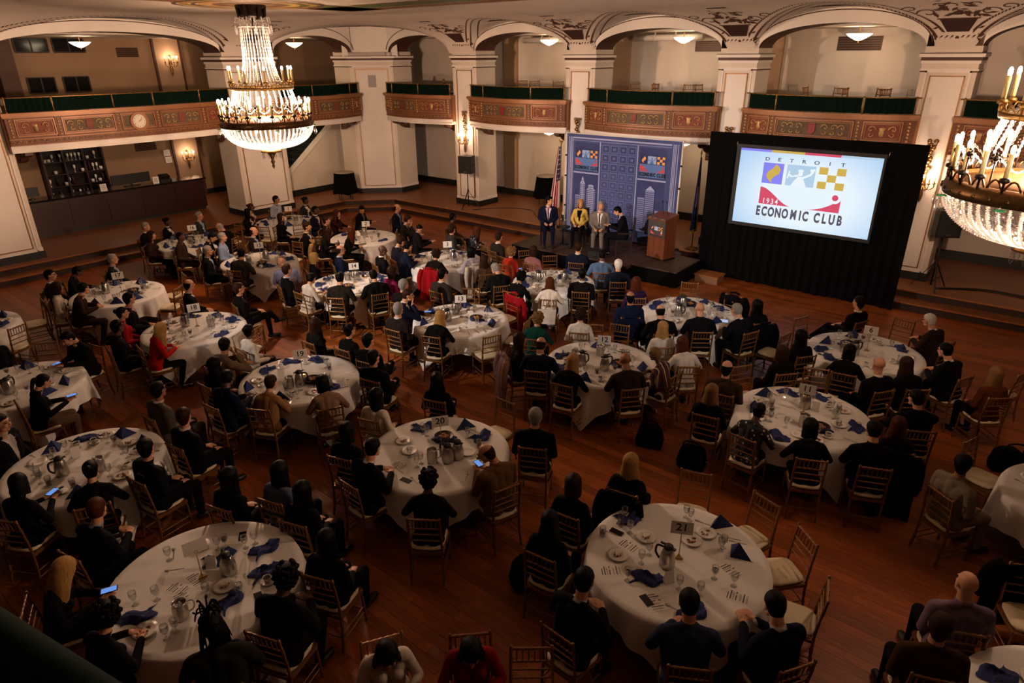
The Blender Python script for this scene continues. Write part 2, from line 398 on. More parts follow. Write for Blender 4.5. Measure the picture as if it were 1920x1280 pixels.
# gilt and green painted panel of the flat ceiling with a round bay over the chandelier
gold_p = mat('gold_ceiling_paint', 'a07c34', .5, var=.5, scale=9); green_p = mat('green_ceiling_paint', '3c5a2c', .6, var=.5, scale=7); rust_p = mat('rust_ceiling_paint', '8a4a24', .6, var=.5, scale=8)
b = MB()
def strip(pts, w0, w1, mi):
    for (x0, y0), (x1, y1) in zip(pts, pts[1:]):
        n = Vector((-(y1 - y0), x1 - x0)).normalized()
        b.add([(x0 + n.x * w0, y0 + n.y * w0, 6.488), (x1 + n.x * w0, y1 + n.y * w0, 6.488), (x1 + n.x * w1, y1 + n.y * w1, 6.488), (x0 + n.x * w1, y0 + n.y * w1, 6.488)], [(0, 1, 2, 3)], mi)
edge = [(-14.3, -2), (-14.3, 11.7), (4, 11.7)]
for w0, w1, mi in ((0, -.12, 0), (-.14, -.2, 3), (-.2, -.55, 2), (-.55, -.62, 0), (-.62, -1.2, 1), (-1.2, -1.3, 0)): strip(edge, w0, w1, mi)
for r0, r1, mi in ((1.5, 1.42, 3), (1.36, 1.2, 0), (1.14, 1.06, 3), (1.0, .8, 0), (.74, .5, 3), (.46, .2, 0)):
    n = 48
    for i in range(n):
        a0, a1 = 2 * pi * i / n, 2 * pi * (i + 1) / n
        b.add([(-13.9 + r * cos(a), 8.7 + r * sin(a), 6.484) for r, a in ((r0, a0), (r0, a1), (r1, a1), (r1, a0))], [(0, 1, 2, 3)], mi)
b.build('painted_ceiling_panel', [gold_p, green_p, rust_p, stencil], ceiling)

# ---- columns
def column(name, poly, faces, label):
    """poly = footprint (x,y); faces = list of (p0, p1) that carry a panel"""
    c = struct(name, label=label)
    cx, cy = sum(p[0] for p in poly) / len(poly), sum(p[1] for p in poly) / len(poly)
    def grow(d): return [(cx + (x - cx) * (1 + d / max(.4, Vector((x - cx, y - cy)).length)), cy + (y - cy) * (1 + d / max(.4, Vector((x - cx, y - cy)).length))) for x, y in poly]
    b = MB(); b.prism(poly, FLOOR2, 5.62, flat); b.build('shaft', cream, c)
    b = MB(); b.prism(grow(.05), FLOOR2, FLOOR2 + .2, flat); b.build('plinth', plinth_m, c)
    b = MB(); b.prism(grow(.02), FLOOR2 + .2, FLOOR2 + .3, flat); b.prism(grow(.03), 5.0 + .12, 5.16, flat); b.prism(grow(.04), 5.27, 5.33, flat); b.prism(grow(.11), 5.40, 5.47, flat); b.build('capital', cream_lt, c)
    b = MB(); b.prism(grow(.055), 5.33, 5.40, flat); b.prism(grow(.022), 5.09, 5.12, flat); b.prism(grow(.115), 5.47, 5.485, flat); b.build('capital_line', browntrim, c)
    for p0, p1 in faces:
        p0, p1 = Vector((*p0, 0)), Vector((*p1, 0)); t = (p1 - p0); L_ = t.length; t.normalize(); n = Vector((t.y, -t.x, 0))
        if n.dot(Vector((cx, cy, 0)) - p0) > 0: n = -n
        def fn(u, z, d): q = p0 + t * u + n * d; return (q.x, q.y, z)
        i = .22; z0, z1 = .68, 5.0
        f = MB(); f.prism([(i, z0), (L_ - i, z0), (L_ - i, z1), (i, z1)], .0, .012, fn); f.build('field', cream_lt, c)
        for nm, j, w, d, m in (('gilt_moulding', .20, .022, .03, goldline), ('panel_moulding', .10, .035, .022, cream_lt)):
            g = MB()
            zz0, zz1 = z0 - (.22 - j), z1 + (.22 - j)
            for a0, a1, b0, b1 in ((j, j + w, zz0, zz1), (L_ - j - w, L_ - j, zz0, zz1), (j, L_ - j, zz0, zz0 + w), (j, L_ - j, zz1 - w, zz1)):
                g.prism([(a0, b0), (a1, b0), (a1, b1), (a0, b1)], 0, d, fn)
            g.build(nm, m, c)
    return c
for (x0, x1), w in zip(((-17.2, -16.1), (-12.4, -11.35), (-7.5, -6.5), (-2.78, -1.7)), ('beside the corner pier', 'behind the flag at the backdrop', 'between backdrop and projection screen', 'behind the large right chandelier')):
    column('column', [(x0, 18.3), (x1, 18.3), (x1, 19.3), (x0, 19.3)], [((x0, 18.3), (x1, 18.3))], 'cream panelled pier ' + w)
column('column', [(-21.4, 12.12), (-21.4, 14.0), (-22.5, 14.0), (-22.5, 12.12)], [((-21.4, 14.0), (-21.4, 12.12))], 'cream panelled pier behind the left chandelier')
column('column', [(-21.4, 3.6), (-21.4, 5.85), (-22.5, 5.85), (-22.5, 3.6)], [((-21.4, 5.85), (-21.4, 3.6))], 'wide cream pier at the left edge of the photo')
pier = column('column', [(-21.6, 17.3), (-20.45, 18.45), (-20.45, 19.4), (-21.2, 19.9), (-22.6, 18.6), (-22.5, 17.3)], [((-21.6, 17.3), (-20.45, 18.45))], 'cream diagonal corner pier with a grey vent')
_t = Vector((.707, .707, 0)); _n = Vector((.707, -.707, 0))
def pierp(u, z, d): q = Vector((-21.025, 17.875, 0)) + _t * u + _n * d; return (q.x, q.y, z)
v = MB(); v.prism([(-.2, 4.33), (.2, 4.33), (.2, 4.86), (-.2, 4.86)], .01, .04, pierp, 0)
v.prism([(-.15, 4.38), (.15, 4.38), (.15, 4.81), (-.15, 4.81)], .04, .045, pierp, 1)
for k in range(9): v.prism([(-.15, 4.4 + k * .047), (.15, 4.4 + k * .047), (.15, 4.41 + k * .047), (-.15, 4.41 + k * .047)], .045, .052, pierp, 1)
v.build('vent_grille', [cream_lt, mat('grey_vent', '8d8a86', .5)], pier)

b = MB(); b.prism([(-21.75, 17.15), (-20.3, 18.6), (-20.45, 18.75), (-21.9, 17.3)], 5.45, 6.9, flat); b.build('pier_head', cream_lt, pier)
# ---- arched walls
def mapR(u, w, z): return (u, 18.3 + w, z)
def mapL(u, w, z): return (-21.4 - w, u, z)
def arch(name, fn, uc, hw, label, rise=.55, spring=5.6, thick=1.0, full=0):
    a = struct(name, label=label); n = 40
    P = [(uc + hw * cos(pi * i / n), spring + rise * (sin(pi * i / n) ** .9 if i not in (0, n) else 0)) for i in range(n + 1)]
    b = MB(); top = 6.85
    for (u0, z0), (u1, z1) in zip(P, P[1:]):
        b.add([fn(u0, 0, z0), fn(u1, 0, z1), fn(u1, 0, top), fn(u0, 0, top)], [(0, 1, 2, 3)])
        b.add([fn(u0, thick, z0), fn(u1, thick, z1), fn(u1, thick, top), fn(u0, thick, top)], [(0, 1, 2, 3)])
    b.build('arch_face', cream_lt, a)
    b = MB(); m_ = MB()
    for (u0, z0), (u1, z1) in zip(P, P[1:]): b.add([fn(u0, 0, z0), fn(u0, thick, z0), fn(u1, thick, z1), fn(u1, 0, z1)], [(0, 1, 2, 3)], 0, True)
    b.build('arch_soffit', mat('brown_painted_soffit', '4a2a1a', .7, var=.35, scale=5), a)
    m_.tube([fn(uc + (hw + .1) * cos(pi * i / n), -.004, spring + (rise + .28) * sin(pi * i / n) ** .9) for i in range(1, n)], .012, 5); m_.build('arch_line', browntrim, a)
    return a
arch('trim_2', mapR, -14.25, 1.86, 'shallow arch above the balcony left of the backdrop')
arch('trim_3', mapR, -9.43, 1.93, 'shallow arch above the balcony over the backdrop')
arch('trim_4', mapR, -4.64, 1.87, 'shallow arch above the balcony over the screen')
arch('trim_5', mapR, .25, 1.97, 'shallow arch at the right edge of the photo')
arch('trim_6', mapR, -18.85, 1.63, 'narrow arch right of the corner pier')
arch('trim_7', mapL, 8.97, 3.12, 'wide arch above the balcony with the clock')
arch('trim_8', mapL, 15.65, 1.65, 'narrow arch above the staircase')
arch('trim_9', mapL, 1.7, 1.9, 'arch beyond the left edge')

# ---- aisle walls behind the arcade
def wallbox(name, label, x0, x1, y0, y1, m=cream, base=True, side='x'):
    w = struct(name, label=label); b = MB(); b.box(x0, x1, y0, y1, -.05, 6.95); b.build('plaster', m, w); return w
WALLD = mat('bounce_cutting_brown', '2c1a10', .6, var=.2)  # dark tone picked to cut light bounced by the unseen walls
WR = wallbox('wall_right', 'cream rear wall of the aisle behind backdrop and screen', -24.5, 5.0, 20.9, 21.2)
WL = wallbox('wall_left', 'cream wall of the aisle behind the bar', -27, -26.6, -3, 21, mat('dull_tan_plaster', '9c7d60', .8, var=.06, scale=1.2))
wallbox('wall_east', 'plain wall closing the room on the right', 4.6, 5, -3, 21, WALLD)
wallbox('wall_near', 'plain wall under the balcony behind the photographer', -27, 5, -3.1, -2.6, WALLD)
bs = struct('baseboard_right'); b = MB(); b.box(-24, 4.6, 20.84, 20.9, FLOOR2, FLOOR2 + .24); b.build('board', plinth_m, bs)
bs = struct('baseboard_left'); b = MB(); b.box(-26.6, -26.55, -2.6, 21, FLOOR2, FLOOR2 + .2); b.build('board', plinth_m, bs)
st = struct('wall_stair', label='cream wall under the staircase in the corner')   # the stair wall and the flight behind it
def mapS(y, z, d): return (-23.2 - d, y, z)
b = MB(); b.prism([(14.2, FLOOR2), (18.5, FLOOR2), (18.5, 3.3), (17.75, 3.3), (14.2, .62)], 0, .12, mapS); b.build('stair_wall', cream, st)
b = MB(); b.prism([(14.2, .46), (17.9, 3.28), (17.72, 3.3), (14.2, .62)], -.03, 0.14, mapS); b.build('stringer', cream_lt, st)
b = MB(); b.prism([(14.2, FLOOR2), (18.5, FLOOR2), (18.5, FLOOR2 + .24), (14.2, FLOOR2 + .24)], -.04, 0, mapS); b.build('skirting', plinth_m, st)
for k in range(15):
    b = MB(); b.box(-24.9, -23.33, 14.2 + k * .24, 14.2 + k * .24 + .26, .3 + k * .18, .62 + k * .18); b.build('stair_step', mat('dark_green_stair_carpet', '142019', .95), st)
b = MB(); b.box(-25.1, -24.95, 14, 19, .3, 3.3); b.build('far_stair_wall', cream_dk, st)
b = MB(); b.tube([(-24.85, 14.2, 1.3), (-24.85, 17.8, 4.0)], .025); b.build('handrail', browntrim, st)
dr = struct('door_1', label='brown door frame at the foot of the corner pier'); b = MB(); b.box(-23.4, -23.15, 18.35, 18.5, FLOOR2, 2.75); b.box(-23.4, -23.15, 18.5, 18.9, 2.62, 2.75); b.build('door_frame', mat('brown_door_wood', '5a3118', .45, var=.2), dr)
b = MB(); b.box(-23.35, -23.25, 18.5, 19.4, FLOOR2, 2.62); b.build('door_leaf', mat('brown_door_leaf', '4a2816', .45), dr)
# ---- balcony floors (continuous slab behind the parapets) and upper aisle ceiling
sl = struct('trim_10', label='balcony slab running behind the parapets')
b = MB(); b.box(-22.5, 4.6, 18.35, 20.9, 3.28, 3.42); b.box(-26.6, -21.45, -2.6, 14.2, 3.28, 3.42); b.box(-23.1, -21.5, 14.2, 20.9, 3.28, 3.42); b.build('slab', cream, sl)
b = MB(); b.box(-22.3, 4.6, 18.95, 20.88, 3.42, 3.745); b.build('seating_riser', wood2, sl)
b = MB(); b.box(-26.6, 4.6, 19.3, 20.9, 6.10, 6.2); b.box(-26.6, -22.4, -2.6, 20.9, 6.10, 6.2); b.build('upper_aisle_ceiling', cream, sl)
# tan strips added to the rear wall, colour standing in for pier shadows
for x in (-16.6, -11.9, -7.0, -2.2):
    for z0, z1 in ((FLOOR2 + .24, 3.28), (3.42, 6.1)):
        b = MB(); b.box(x - .3, x + .3, 20.78, 20.9, z0, z1); b.build('pilaster_or_shade_strip', tan_wall, WR)
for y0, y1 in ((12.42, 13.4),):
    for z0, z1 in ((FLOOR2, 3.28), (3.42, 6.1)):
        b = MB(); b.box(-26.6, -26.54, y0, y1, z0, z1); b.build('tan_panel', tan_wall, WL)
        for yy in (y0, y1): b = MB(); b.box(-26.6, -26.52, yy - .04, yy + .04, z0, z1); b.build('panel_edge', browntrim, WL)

# ---- bowed balcony parapets with carved panels, rails and velvet
def scroll(mb, fn, u, v, s, du, dv, r=.015):
    pts = []
    for i in range(15):
        t = i / 14 * 4.9; rr = s * (1 - t / 6.2); pts.append(fn(u + du * rr * cos(t), v + dv * rr * sin(t), .028))
    mb.tube(pts, [r * (1 - .4 * i / 14) for i in range(15)], 4)
def balcony(side, uc, hw, bow, label, panels, clock=False, base=.22):
    bal = struct('balcony', label=label)
    def P(u, z, d):
        o = base + bow * max(0, 1 - ((u - uc) / hw) ** 2) + d
        return (u, 18.3 - o, z) if side == 'R' else (-21.4 + o, u, z)
    def curved(mb, u0, u1, z0, z1, d0, d1, mi=0, n=None):
        n = n or max(1, int((u1 - u0) / .18))
        for i in range(n):
            a, c = u0 + (u1 - u0) * i / n, u0 + (u1 - u0) * (i + 1) / n
            vs = [P(u, z, d) for z in (z0, z1) for d in (d0, d1) for u in (a, c)]
            fs = [(0, 2, 3, 1), (4, 5, 7, 6), (0, 1, 5, 4), (2, 6, 7, 3)]
            if i == 0: fs.append((0, 4, 6, 2))
            if i == n - 1: fs.append((1, 3, 7, 5))
            mb.add(vs, fs, mi)
    A, B = uc - hw, uc + hw
    g = MB(); curved(g, A, B, 3.38, 4.14, -.12, 0); g.build('parapet', orn_brown, bal)
    g = MB(); curved(g, A, B, 3.38, 3.40, 0, .03); curved(g, A, B, 3.53, 3.56, 0, .03); curved(g, A - .03, B + .03, 4.07, 4.11, 0, .05); g.build('gilt_rib', orn_frame, bal)
    g = MB(); curved(g, A - .05, B + .05, 4.11, 4.19, -.16, .08); g.build('ledge', orn_frame, bal)
    g = MB(); curved(g, A, B, 3.24, 3.38, -.3, -.03); curved(g, A, B, 3.20, 3.25, -.3, .0); g.build('soffit_band', cream_lt, bal)
    # end returns back to the wall
    for u in (A, B):
        g = MB(); a, c = (u - .02, u + .10) if u == A else (u - .10, u + .02)
        pts = [P(a, 3.3, -.1), P(c, 3.3, -.1)]
        if side == 'R': g.box(a, c, 18.3 - base + .05, 18.9, 3.3, 4.19)
        else: g.box(-22.0, -21.4 + base - .05, a, c, 3.3, 4.19)
        g.build('end_return', orn_frame, bal)
    # running scroll frieze
    g = MB(); k = int(2 * hw / .13)
    for i in range(k):
        u = A + (i + .5) * 2 * hw / k
        scroll(g, P, u, 3.465, .045, 1 if i % 2 else -1, 1, .008)
    g.build('frieze_scrolls', orn_relief, bal, kind='stuff')
    # panels: list of (u0,u1,style) in fractions of the span
    for f0, f1, style in panels:
        u0, u1 = A + f0 * 2 * hw, A + f1 * 2 * hw; pn = MB(); z0, z1 = 3.60, 4.04
        curved(pn, u0 + .05, u1 - .05, z0 + .05, z1 - .05, 0, .012)
        p = pn.build('panel', orn_red if style in 'ac' else orn_field, bal)
        for j, w, d in ((0, .035, .045), (.05, .018, .03)):
            fr = MB()
            curved(fr, u0 + j, u1 - j, z0 + j, z0 + j + w, 0, d); curved(fr, u0 + j, u1 - j, z1 - j - w, z1 - j, 0, d)
            curved(fr, u0 + j, u0 + j + w, z0 + j, z1 - j, 0, d, n=1); curved(fr, u1 - j - w, u1 - j, z0 + j, z1 - j, 0, d, n=1)
            fr.build('panel_frame', orn_frame, p)
        rl = MB(); m = (u0 + u1) / 2; zc_ = (z0 + z1) / 2; w = (u1 - u0) / 2
        if style == 'k':
            ck = MB()   # the round clock
            for r0, r1, d, mi in ((0, .185, .05, 1), (.185, .255, .07, 0)):
                ck_n = 40; vs = []
                for r in (r0, r1):
                    for i in range(ck_n): vs.append(P(m + r * cos(2 * pi * i / ck_n), zc_ - .02 + r * sin(2 * pi * i / ck_n), d))
                ck.add(vs, [(i, (i + 1) % ck_n, ck_n + (i + 1) % ck_n, ck_n + i) for i in range(ck_n)], mi)
            vs = []
            for d in (.0, .07):
                for i in range(40): vs.append(P(m + .255 * cos(2 * pi * i / 40), zc_ - .02 + .255 * sin(2 * pi * i / 40), d))
            ck.add(vs, [(i, (i + 1) % 40, 40 + (i + 1) % 40, 40 + i) for i in range(40)], 0)
            cl = thing('wall_clock', 'round white clock set in the left balcony front', 'clock')
            ck.build('clock_case', [orn_frame, mat('clock_face_white', 'd8cbb4', .5)], cl)
            for i in range(12):
                a = pi / 2 - i * pi / 6; q = P(m + .15 * cos(a), zc_ - .02 + .15 * sin(a), .052)
                # the face is seen from +X: text runs along +Y
                mw = Matrix(((0, 0, 1, q[0]), (1, 0, 0, q[1]), (0, 1, 0, q[2]), (0, 0, 0, 1)))
                text('numeral', str(i or 12), .058, ink, cl, mw, .9)
            h = MB()
            for L_, a, w_ in ((.10, pi / 2 - 1.12, .018), (.15, pi / 2 - .75, .012)): h.bar(P(m - .03 * cos(a), zc_ - .02 - .03 * sin(a), .056), P(m + L_ * cos(a), zc_ - .02 + L_ * sin(a), .056), w_, .004)
            h.build('clock_hands', ink, cl)
            continue
        nS = max(1, int(w / .26))
        for sg in (-1, 1):
            for i in range(nS):
                uu = m + sg * (w * .24 + (w * .6) * (i + .5) / nS)
                scroll(rl, P, uu, zc_ + .035, .095, sg * (1 if i % 2 else -1), 1); scroll(rl, P, uu, zc_ - .07, .06, -sg, -1)
                rl.ball(P(uu, zc_ + .03, .028), .02, 6, 4)
        rl.build('scroll_relief', orn_relief, p)
        if style in 'bs':
            sh = MB(); sw = .085
            sh.prism([(m - sw, zc_ + .13), (m + sw, zc_ + .13), (m + sw, zc_ - .07), (m, zc_ - .15), (m - sw, zc_ - .07)], 0, .035, P); sh.build('shield', shield_red if style == 's' else orn_red, p)
        else:
            sh = MB(); sh.lathe([(.0, 0), (.03, .0), (.06, .06), (.05, .1), (.075, .14), (.02, .15)], 8); sh.v = [P(m + x, zc_ - .12 + z * 1.4, .02 + abs(y) * .4) for x, y, z in sh.v]; sh.build('urn_relief', orn_relief, p)
    # carved pilasters between panels
    cuts = sorted({f for a, c, _ in panels for f in (a, c)})
    gaps = [(0, panels[0][0])] + [(panels[i][1], panels[i + 1][0]) for i in range(len(panels) - 1)] + [(panels[-1][1], 1)]
    for f0, f1 in gaps:
        if f1 - f0 < .008: continue
        u0, u1 = A + f0 * 2 * hw, A + f1 * 2 * hw; g = MB(); curved(g, u0 + .01, u1 - .01, 3.57, 4.06, 0, .035); p = g.build('pilaster_or_shade_strip', orn_brown, bal)
        r = MB()
        for k in range(6): r.ball(P((u0 + u1) / 2, 3.62 + k * .078, .04), (.03, .03, .03), 6, 4)
        r.build('pilaster_relief', orn_relief, p)
    # brass rail and green velvet
    g = MB(); g.tube([P(A + (B - A) * i / 24, 4.55, -.06) for i in range(25)], .016, 6); g.build('rail', brass, bal)
    cuts = [0.02] + [(panels[i][1] + panels[i + 1][0]) / 2 for i in range(len(panels) - 1)] + [.98]
    for f in cuts:
        g = MB(); q = P(A + f * 2 * hw, 4.18, -.05); g.lathe([(.03, 0), (.03, .02), (.014, .04), (.014, .32), (.022, .36), (.014, .4)], 8, q); g.build('rail_post', brass, bal)
    for f0, f1 in zip(cuts, cuts[1:]):
        u0, u1 = A + f0 * 2 * hw + .025, A + f1 * 2 * hw - .025; n = int((u1 - u0) / .025); vs = []; 
        for z, k in ((4.205, 1.), (4.36, .8), (4.545, .35)):
            for i in range(n + 1): vs.append(P(u0 + (u1 - u0) * i / n, z, -.055 + k * .016 * sin(i * 1.15) + k * .008 * sin(i * .37)))
        g = MB(); g.add(vs, [(r * (n + 1) + i, r * (n + 1) + i + 1, (r + 1) * (n + 1) + i + 1, (r + 1) * (n + 1) + i) for r in (0, 1) for i in range(n)], 0, True); g.build('velvet_drape', greenvel, bal)
    # console brackets under the slab
    for u in (A + .35, B - .35):
        g = MB(); prof = [(0, 3.22), (.75, 3.22), (.75, 3.12), (.6, 3.06), (.42, 3.05), (.3, 2.95), (.12, 2.88), (0, 2.86)]
        for s in (-1,):
            if side == 'R': g.prism(prof, u - .09, u + .09, lambda a, z, t: (t, 18.85 - a, z))
            else: g.prism(prof, u - .09, u + .09, lambda a, z, t: (-21.95 + a, t, z))
        br = g.build('bracket', browntrim, bal); r = MB()
        for sd in (-.095, .095):
            for a0, z0, s_ in ((.55, 3.13, .05), (.22, 3.05, .08)):
                pts = [((u + sd, 18.85 - a0 + s_ * (1 - t / 8) * cos(t), z0 + s_ * (1 - t / 8) * sin(t)) if side == 'R' else (-21.95 + a0 + s_ * (1 - t / 8) * cos(t), u + sd, z0 + s_ * (1 - t / 8) * sin(t))) for t in np.linspace(0, 5.5, 12)]
                r.tube(pts, .012, 4)
        r.build('bracket_scroll', orn_relief, br)
    return bal
P3 = lambda s1, s2, s3: [(.045, .20, s1), (.24, .70, s2), (.745, .945, s3)]
balcony('R', -14.25, 2.02, .5, 'bowed carved balcony left of the backdrop with a red shield', P3('a', 's', 'c'))
balcony('R', -9.43, 2.08, .5, 'bowed carved balcony above the blue backdrop', P3('a', 'b', 'c'))
balcony('R', -4.6, 2.0, .5, 'bowed carved balcony above the projection screen', P3('a', 's', 'c'))
balcony('R', .25, 2.1, .5, 'bowed carved balcony at the right edge', P3('a', 'b', 'c'))
balcony('R', -18.85, 1.72, .4, 'short bowed balcony right of the corner pier', [(.03, .15, 'a'), (.19, .60, 'b'), (.64, .95, 'c')])
balcony('L', 15.6, 1.75, .4, 'short bowed balcony above the staircase', [(.05, .30, 'a'), (.36, .80, 'b'), (.85, .97, 'c')])
balcony('L', 8.97, 3.2, .25, 'long carved balcony front with the clock above the bar', [(.03, .17, 'a'), (.195, .40, 'b'), (.425, .575, 'k'), (.60, .80, 'b'), (.83, .97, 'a')])
# ================================================================ CHANDELIERS, SCONCES, LAMPS
def beads(mb, pts, r0, r1, n=5, step=2, mi=0):
    rs = [r1 if i % step == 0 else r0 for i in range(len(pts))]; mb.tube(pts, rs, n, mi, False)
def curve_pts(ctrl, k):
    out = []; m = len(ctrl) - 1
    for i in range(k + 1):
        t = i / k * m; a = min(int(t), m - 1); f = t - a
        p = [Vector(ctrl[max(0, min(m, a + j))]) for j in (-1, 0, 1, 2)]
        out.append(.5 * ((2 * p[1]) + (p[2] - p[0]) * f + (2 * p[0] - 5 * p[1] + 4 * p[2] - p[3]) * f * f + (3 * p[1] - p[0] - 3 * p[2] + p[3]) * f ** 3))
    return out
def chandelier(loc, label):
    c = thing('chandelier', label, 'chandelier', loc, 0, None)
    b = MB(); b.lathe([(.12, 3.0), (.3, 2.98), (.3, 2.93), (.22, 2.86), (.24, 2.76), (.2, 2.72)], 12)
    for i in range(6):
        a = i * pi / 3; b.bar((.27 * cos(a), .27 * sin(a), 2.95), (.24 * cos(a), .24 * sin(a), 2.68), .07, .05)
    b.tube([(0, 0, 2.7), (0, 0, .5)], .02, 6); b.build('canopy', darkmetal, c)
    b = MB()
    for i in range(14):
        a = 2 * pi * i / 14; x, y = cos(a), sin(a)
        b.tube([(.2 * x, .2 * y, 2.66), (.34 * x, .34 * y, 2.72), (.36 * x, .36 * y, 2.62)], .012, 5)
        b.lathe([(.0, 0), (.016, .04), (.022, .1), (.0, .22)], 5, (.36 * x, .36 * y, 2.38))
    b.lathe([(.30, 2.5), (.31, 2.52), (.3, 2.54)], 20); b.build('crown_crystals', crys, c)
    n = 30
    for i in range(n):
        a = 2 * pi * (i + .5) / n; x, y = cos(a), sin(a); b = MB()
        beads(b, curve_pts([(.27 * x, .27 * y, 2.62), (.29 * x, .29 * y, 2.2), (.33 * x, .33 * y, 1.75), (.43 * x, .43 * y, 1.45), (.62 * x, .62 * y, 1.34)], 56), .004, .014)
        b.build('crystal_strand', crys, c)
    b = MB(); b.lathe([(.60, 1.30), (.66, 1.30), (.67, 1.36), (.6, 1.36), (.6, 1.30)], 40)
    for i in range(30):
        a = 2 * pi * i / 30; q = [(.665 * cos(a + t * .085), .665 * sin(a + t * .085), 1.37 + .06 * sin(pi * (t + 1) / 2)) for t in np.linspace(-1, 1, 7)]; b.tube(q, .009, 4)
    b.build('upper_ring', brass, c)
    b = MB(); b.lathe([(.92, .54), (.985, .54), (.995, .60), (.975, .66), (.93, .70), (.92, .70), (.92, .54)], 56)
    for i in range(36):
        a = 2 * pi * i / 36; q = [(.965 * cos(a + t * .075), .965 * sin(a + t * .075), .70 + .09 * (1 - t * t)) for t in np.linspace(-1, 1, 7)]; b.tube(q, .011, 4)
        b.ball((.99 * cos(a), .99 * sin(a), .60), .022, 6, 4)
    b.lathe([(.03, .74), (.5, .72), (.92, .66), (.92, .64), (.5, .70), (.03, .72)], 40)  # closed inner plate added to keep candle light off the tables below
    b.build('lower_ring_and_light_baffle', bronze, c)
    for k, (rad, z0, m, h) in enumerate(((.955, .70, 24, .36), (.655, 1.36, 10, .36))):
        for i in range(m):
            a = 2 * pi * (i + .3) / m; x, y = rad * cos(a), rad * sin(a)
            b = MB(); b.lathe([(.012, 0), (.012, .1), (.05, .12), (.045, .15), (.024, .16)], 8, (x, y, z0 - .04)); b.build('candle_cup', darkmetal if k == 0 else brass, c)
            b = MB(); b.lathe([(.022, .12), (.022, h)], 8, (x, y, z0 - .02)); cd = b.build('candle', candle_m, c)
            b = MB(); b.ball((x, y, z0 + h + .015), (.021, .021, .046), 8, 6); b.build('candle_bulb', flame_m, cd)
    for i in range(32):      # fringe of short strands hanging inside the two tiers
        a = 2 * pi * i / 32; x, y = cos(a), sin(a); b = MB()
        beads(b, [(.60 * x + .10 * t * x, .60 * y + .10 * t * y, 1.32 - .34 * t) for t in np.linspace(0, 1, 18)], .005, .015); b.build('crystal_fringe', crys, c)
    for i in range(18):      # rosettes standing between the candles, swags behind them
        a = 2 * pi * (i + .8) / 18; x, y = .95 * cos(a), .95 * sin(a); b = MB()
        b.tube([(x, y, .7), (x, y, .95)], .008, 5)
        for k in range(8):
            t = k * pi / 4; b.ball((x - .045 * sin(t) * sin(a), y + .045 * sin(t) * cos(a), .98 + .045 * cos(t)), .014, 5, 3)
        b.ball((x, y, .98), .03, 8, 5); b.build('rosette', darkmetal, c)
        a2 = 2 * pi * (i + 1.8) / 18; b = MB()
        beads(b, curve_pts([(.9 * cos(a), .9 * sin(a), .98), (.84 * cos((a + a2) / 2), .84 * sin((a + a2) / 2), .86), (.9 * cos(a2), .9 * sin(a2), .98)], 16), .005, .013); b.build('crystal_swag', crys, c)
    n = 60
    for i in range(n):
        a = 2 * pi * i / n; x, y = cos(a), sin(a); b = MB()
        pts = [((.30 + .66 * sqrt(1 - t * t)) * x, (.30 + .66 * sqrt(1 - t * t)) * y, .54 - .45 * t) for t in np.sin(np.linspace(0, pi / 2, 62))]
        beads(b, pts, .006, .023); b.build('bowl_strand', crys, c)
    b = MB()
    for r, z in ((.3, .09), (.22, .06), (.14, .04), (.45, .13), (.6, .2)):
        m = int(r * 60)
        for i in range(m): b.ball((r * cos(2 * pi * i / m), r * sin(2 * pi * i / m), z), .024, 5, 3)
    b.build('bowl_beads', crys, c, kind='stuff')
    for i in range(16):
        a = 2 * pi * i / 16; x, y = 1.0 * cos(a), 1.0 * sin(a); b = MB()
        b.tube([(x, y, .56), (x * 1.02, y * 1.02, .50)], .006, 4); b.lathe([(.0, 0), (.02, .03), (.032, .09), (.012, .16), (0, .17)], 8, (x * 1.03, y * 1.03, .33)); b.build('crystal_drop', clearcrys, c)
        if i % 2:
            b = MB()
            for k in range(5): t = k * 2 * pi / 5; b.ball((x * 1.01 + .03 * cos(t), y * 1.01 + .03 * sin(t), .52), (.028, .028, .01), 6, 4)
            b.build('green_rosette', greencrys, c)
    b = MB(); b.lathe([(.02, .06), (.2, .03), (.24, -.02), (.1, -.04), (.05, -.12), (.03, -.2), (.05, -.24), (.02, -.3), (.035, -.34), (0, -.4)], 12); b.build('finial', brass, c)
    for i in range(12):
        a = 2 * pi * i / 12; r = .22 if i % 2 else .15; b = MB(); b.lathe([(.0, 0), (.018, .03), (.026, .08), (.008, .14)], 7, (r * cos(a), r * sin(a), -.17)); b.build('finial_drop', clearcrys, c)
    return c
c1 = chandelier((CH[0][0], CH[0][1], 3.53), 'whole crystal chandelier hanging before the left pier')
c2 = copy_tree(c1, None, label='large crystal chandelier cut off by the right photo edge'); c2.location = (CH[1][0], CH[1][1], 3.53 + CH[1][2])
for c in (c1, c2): c['group'] = 'ballroom chandeliers'

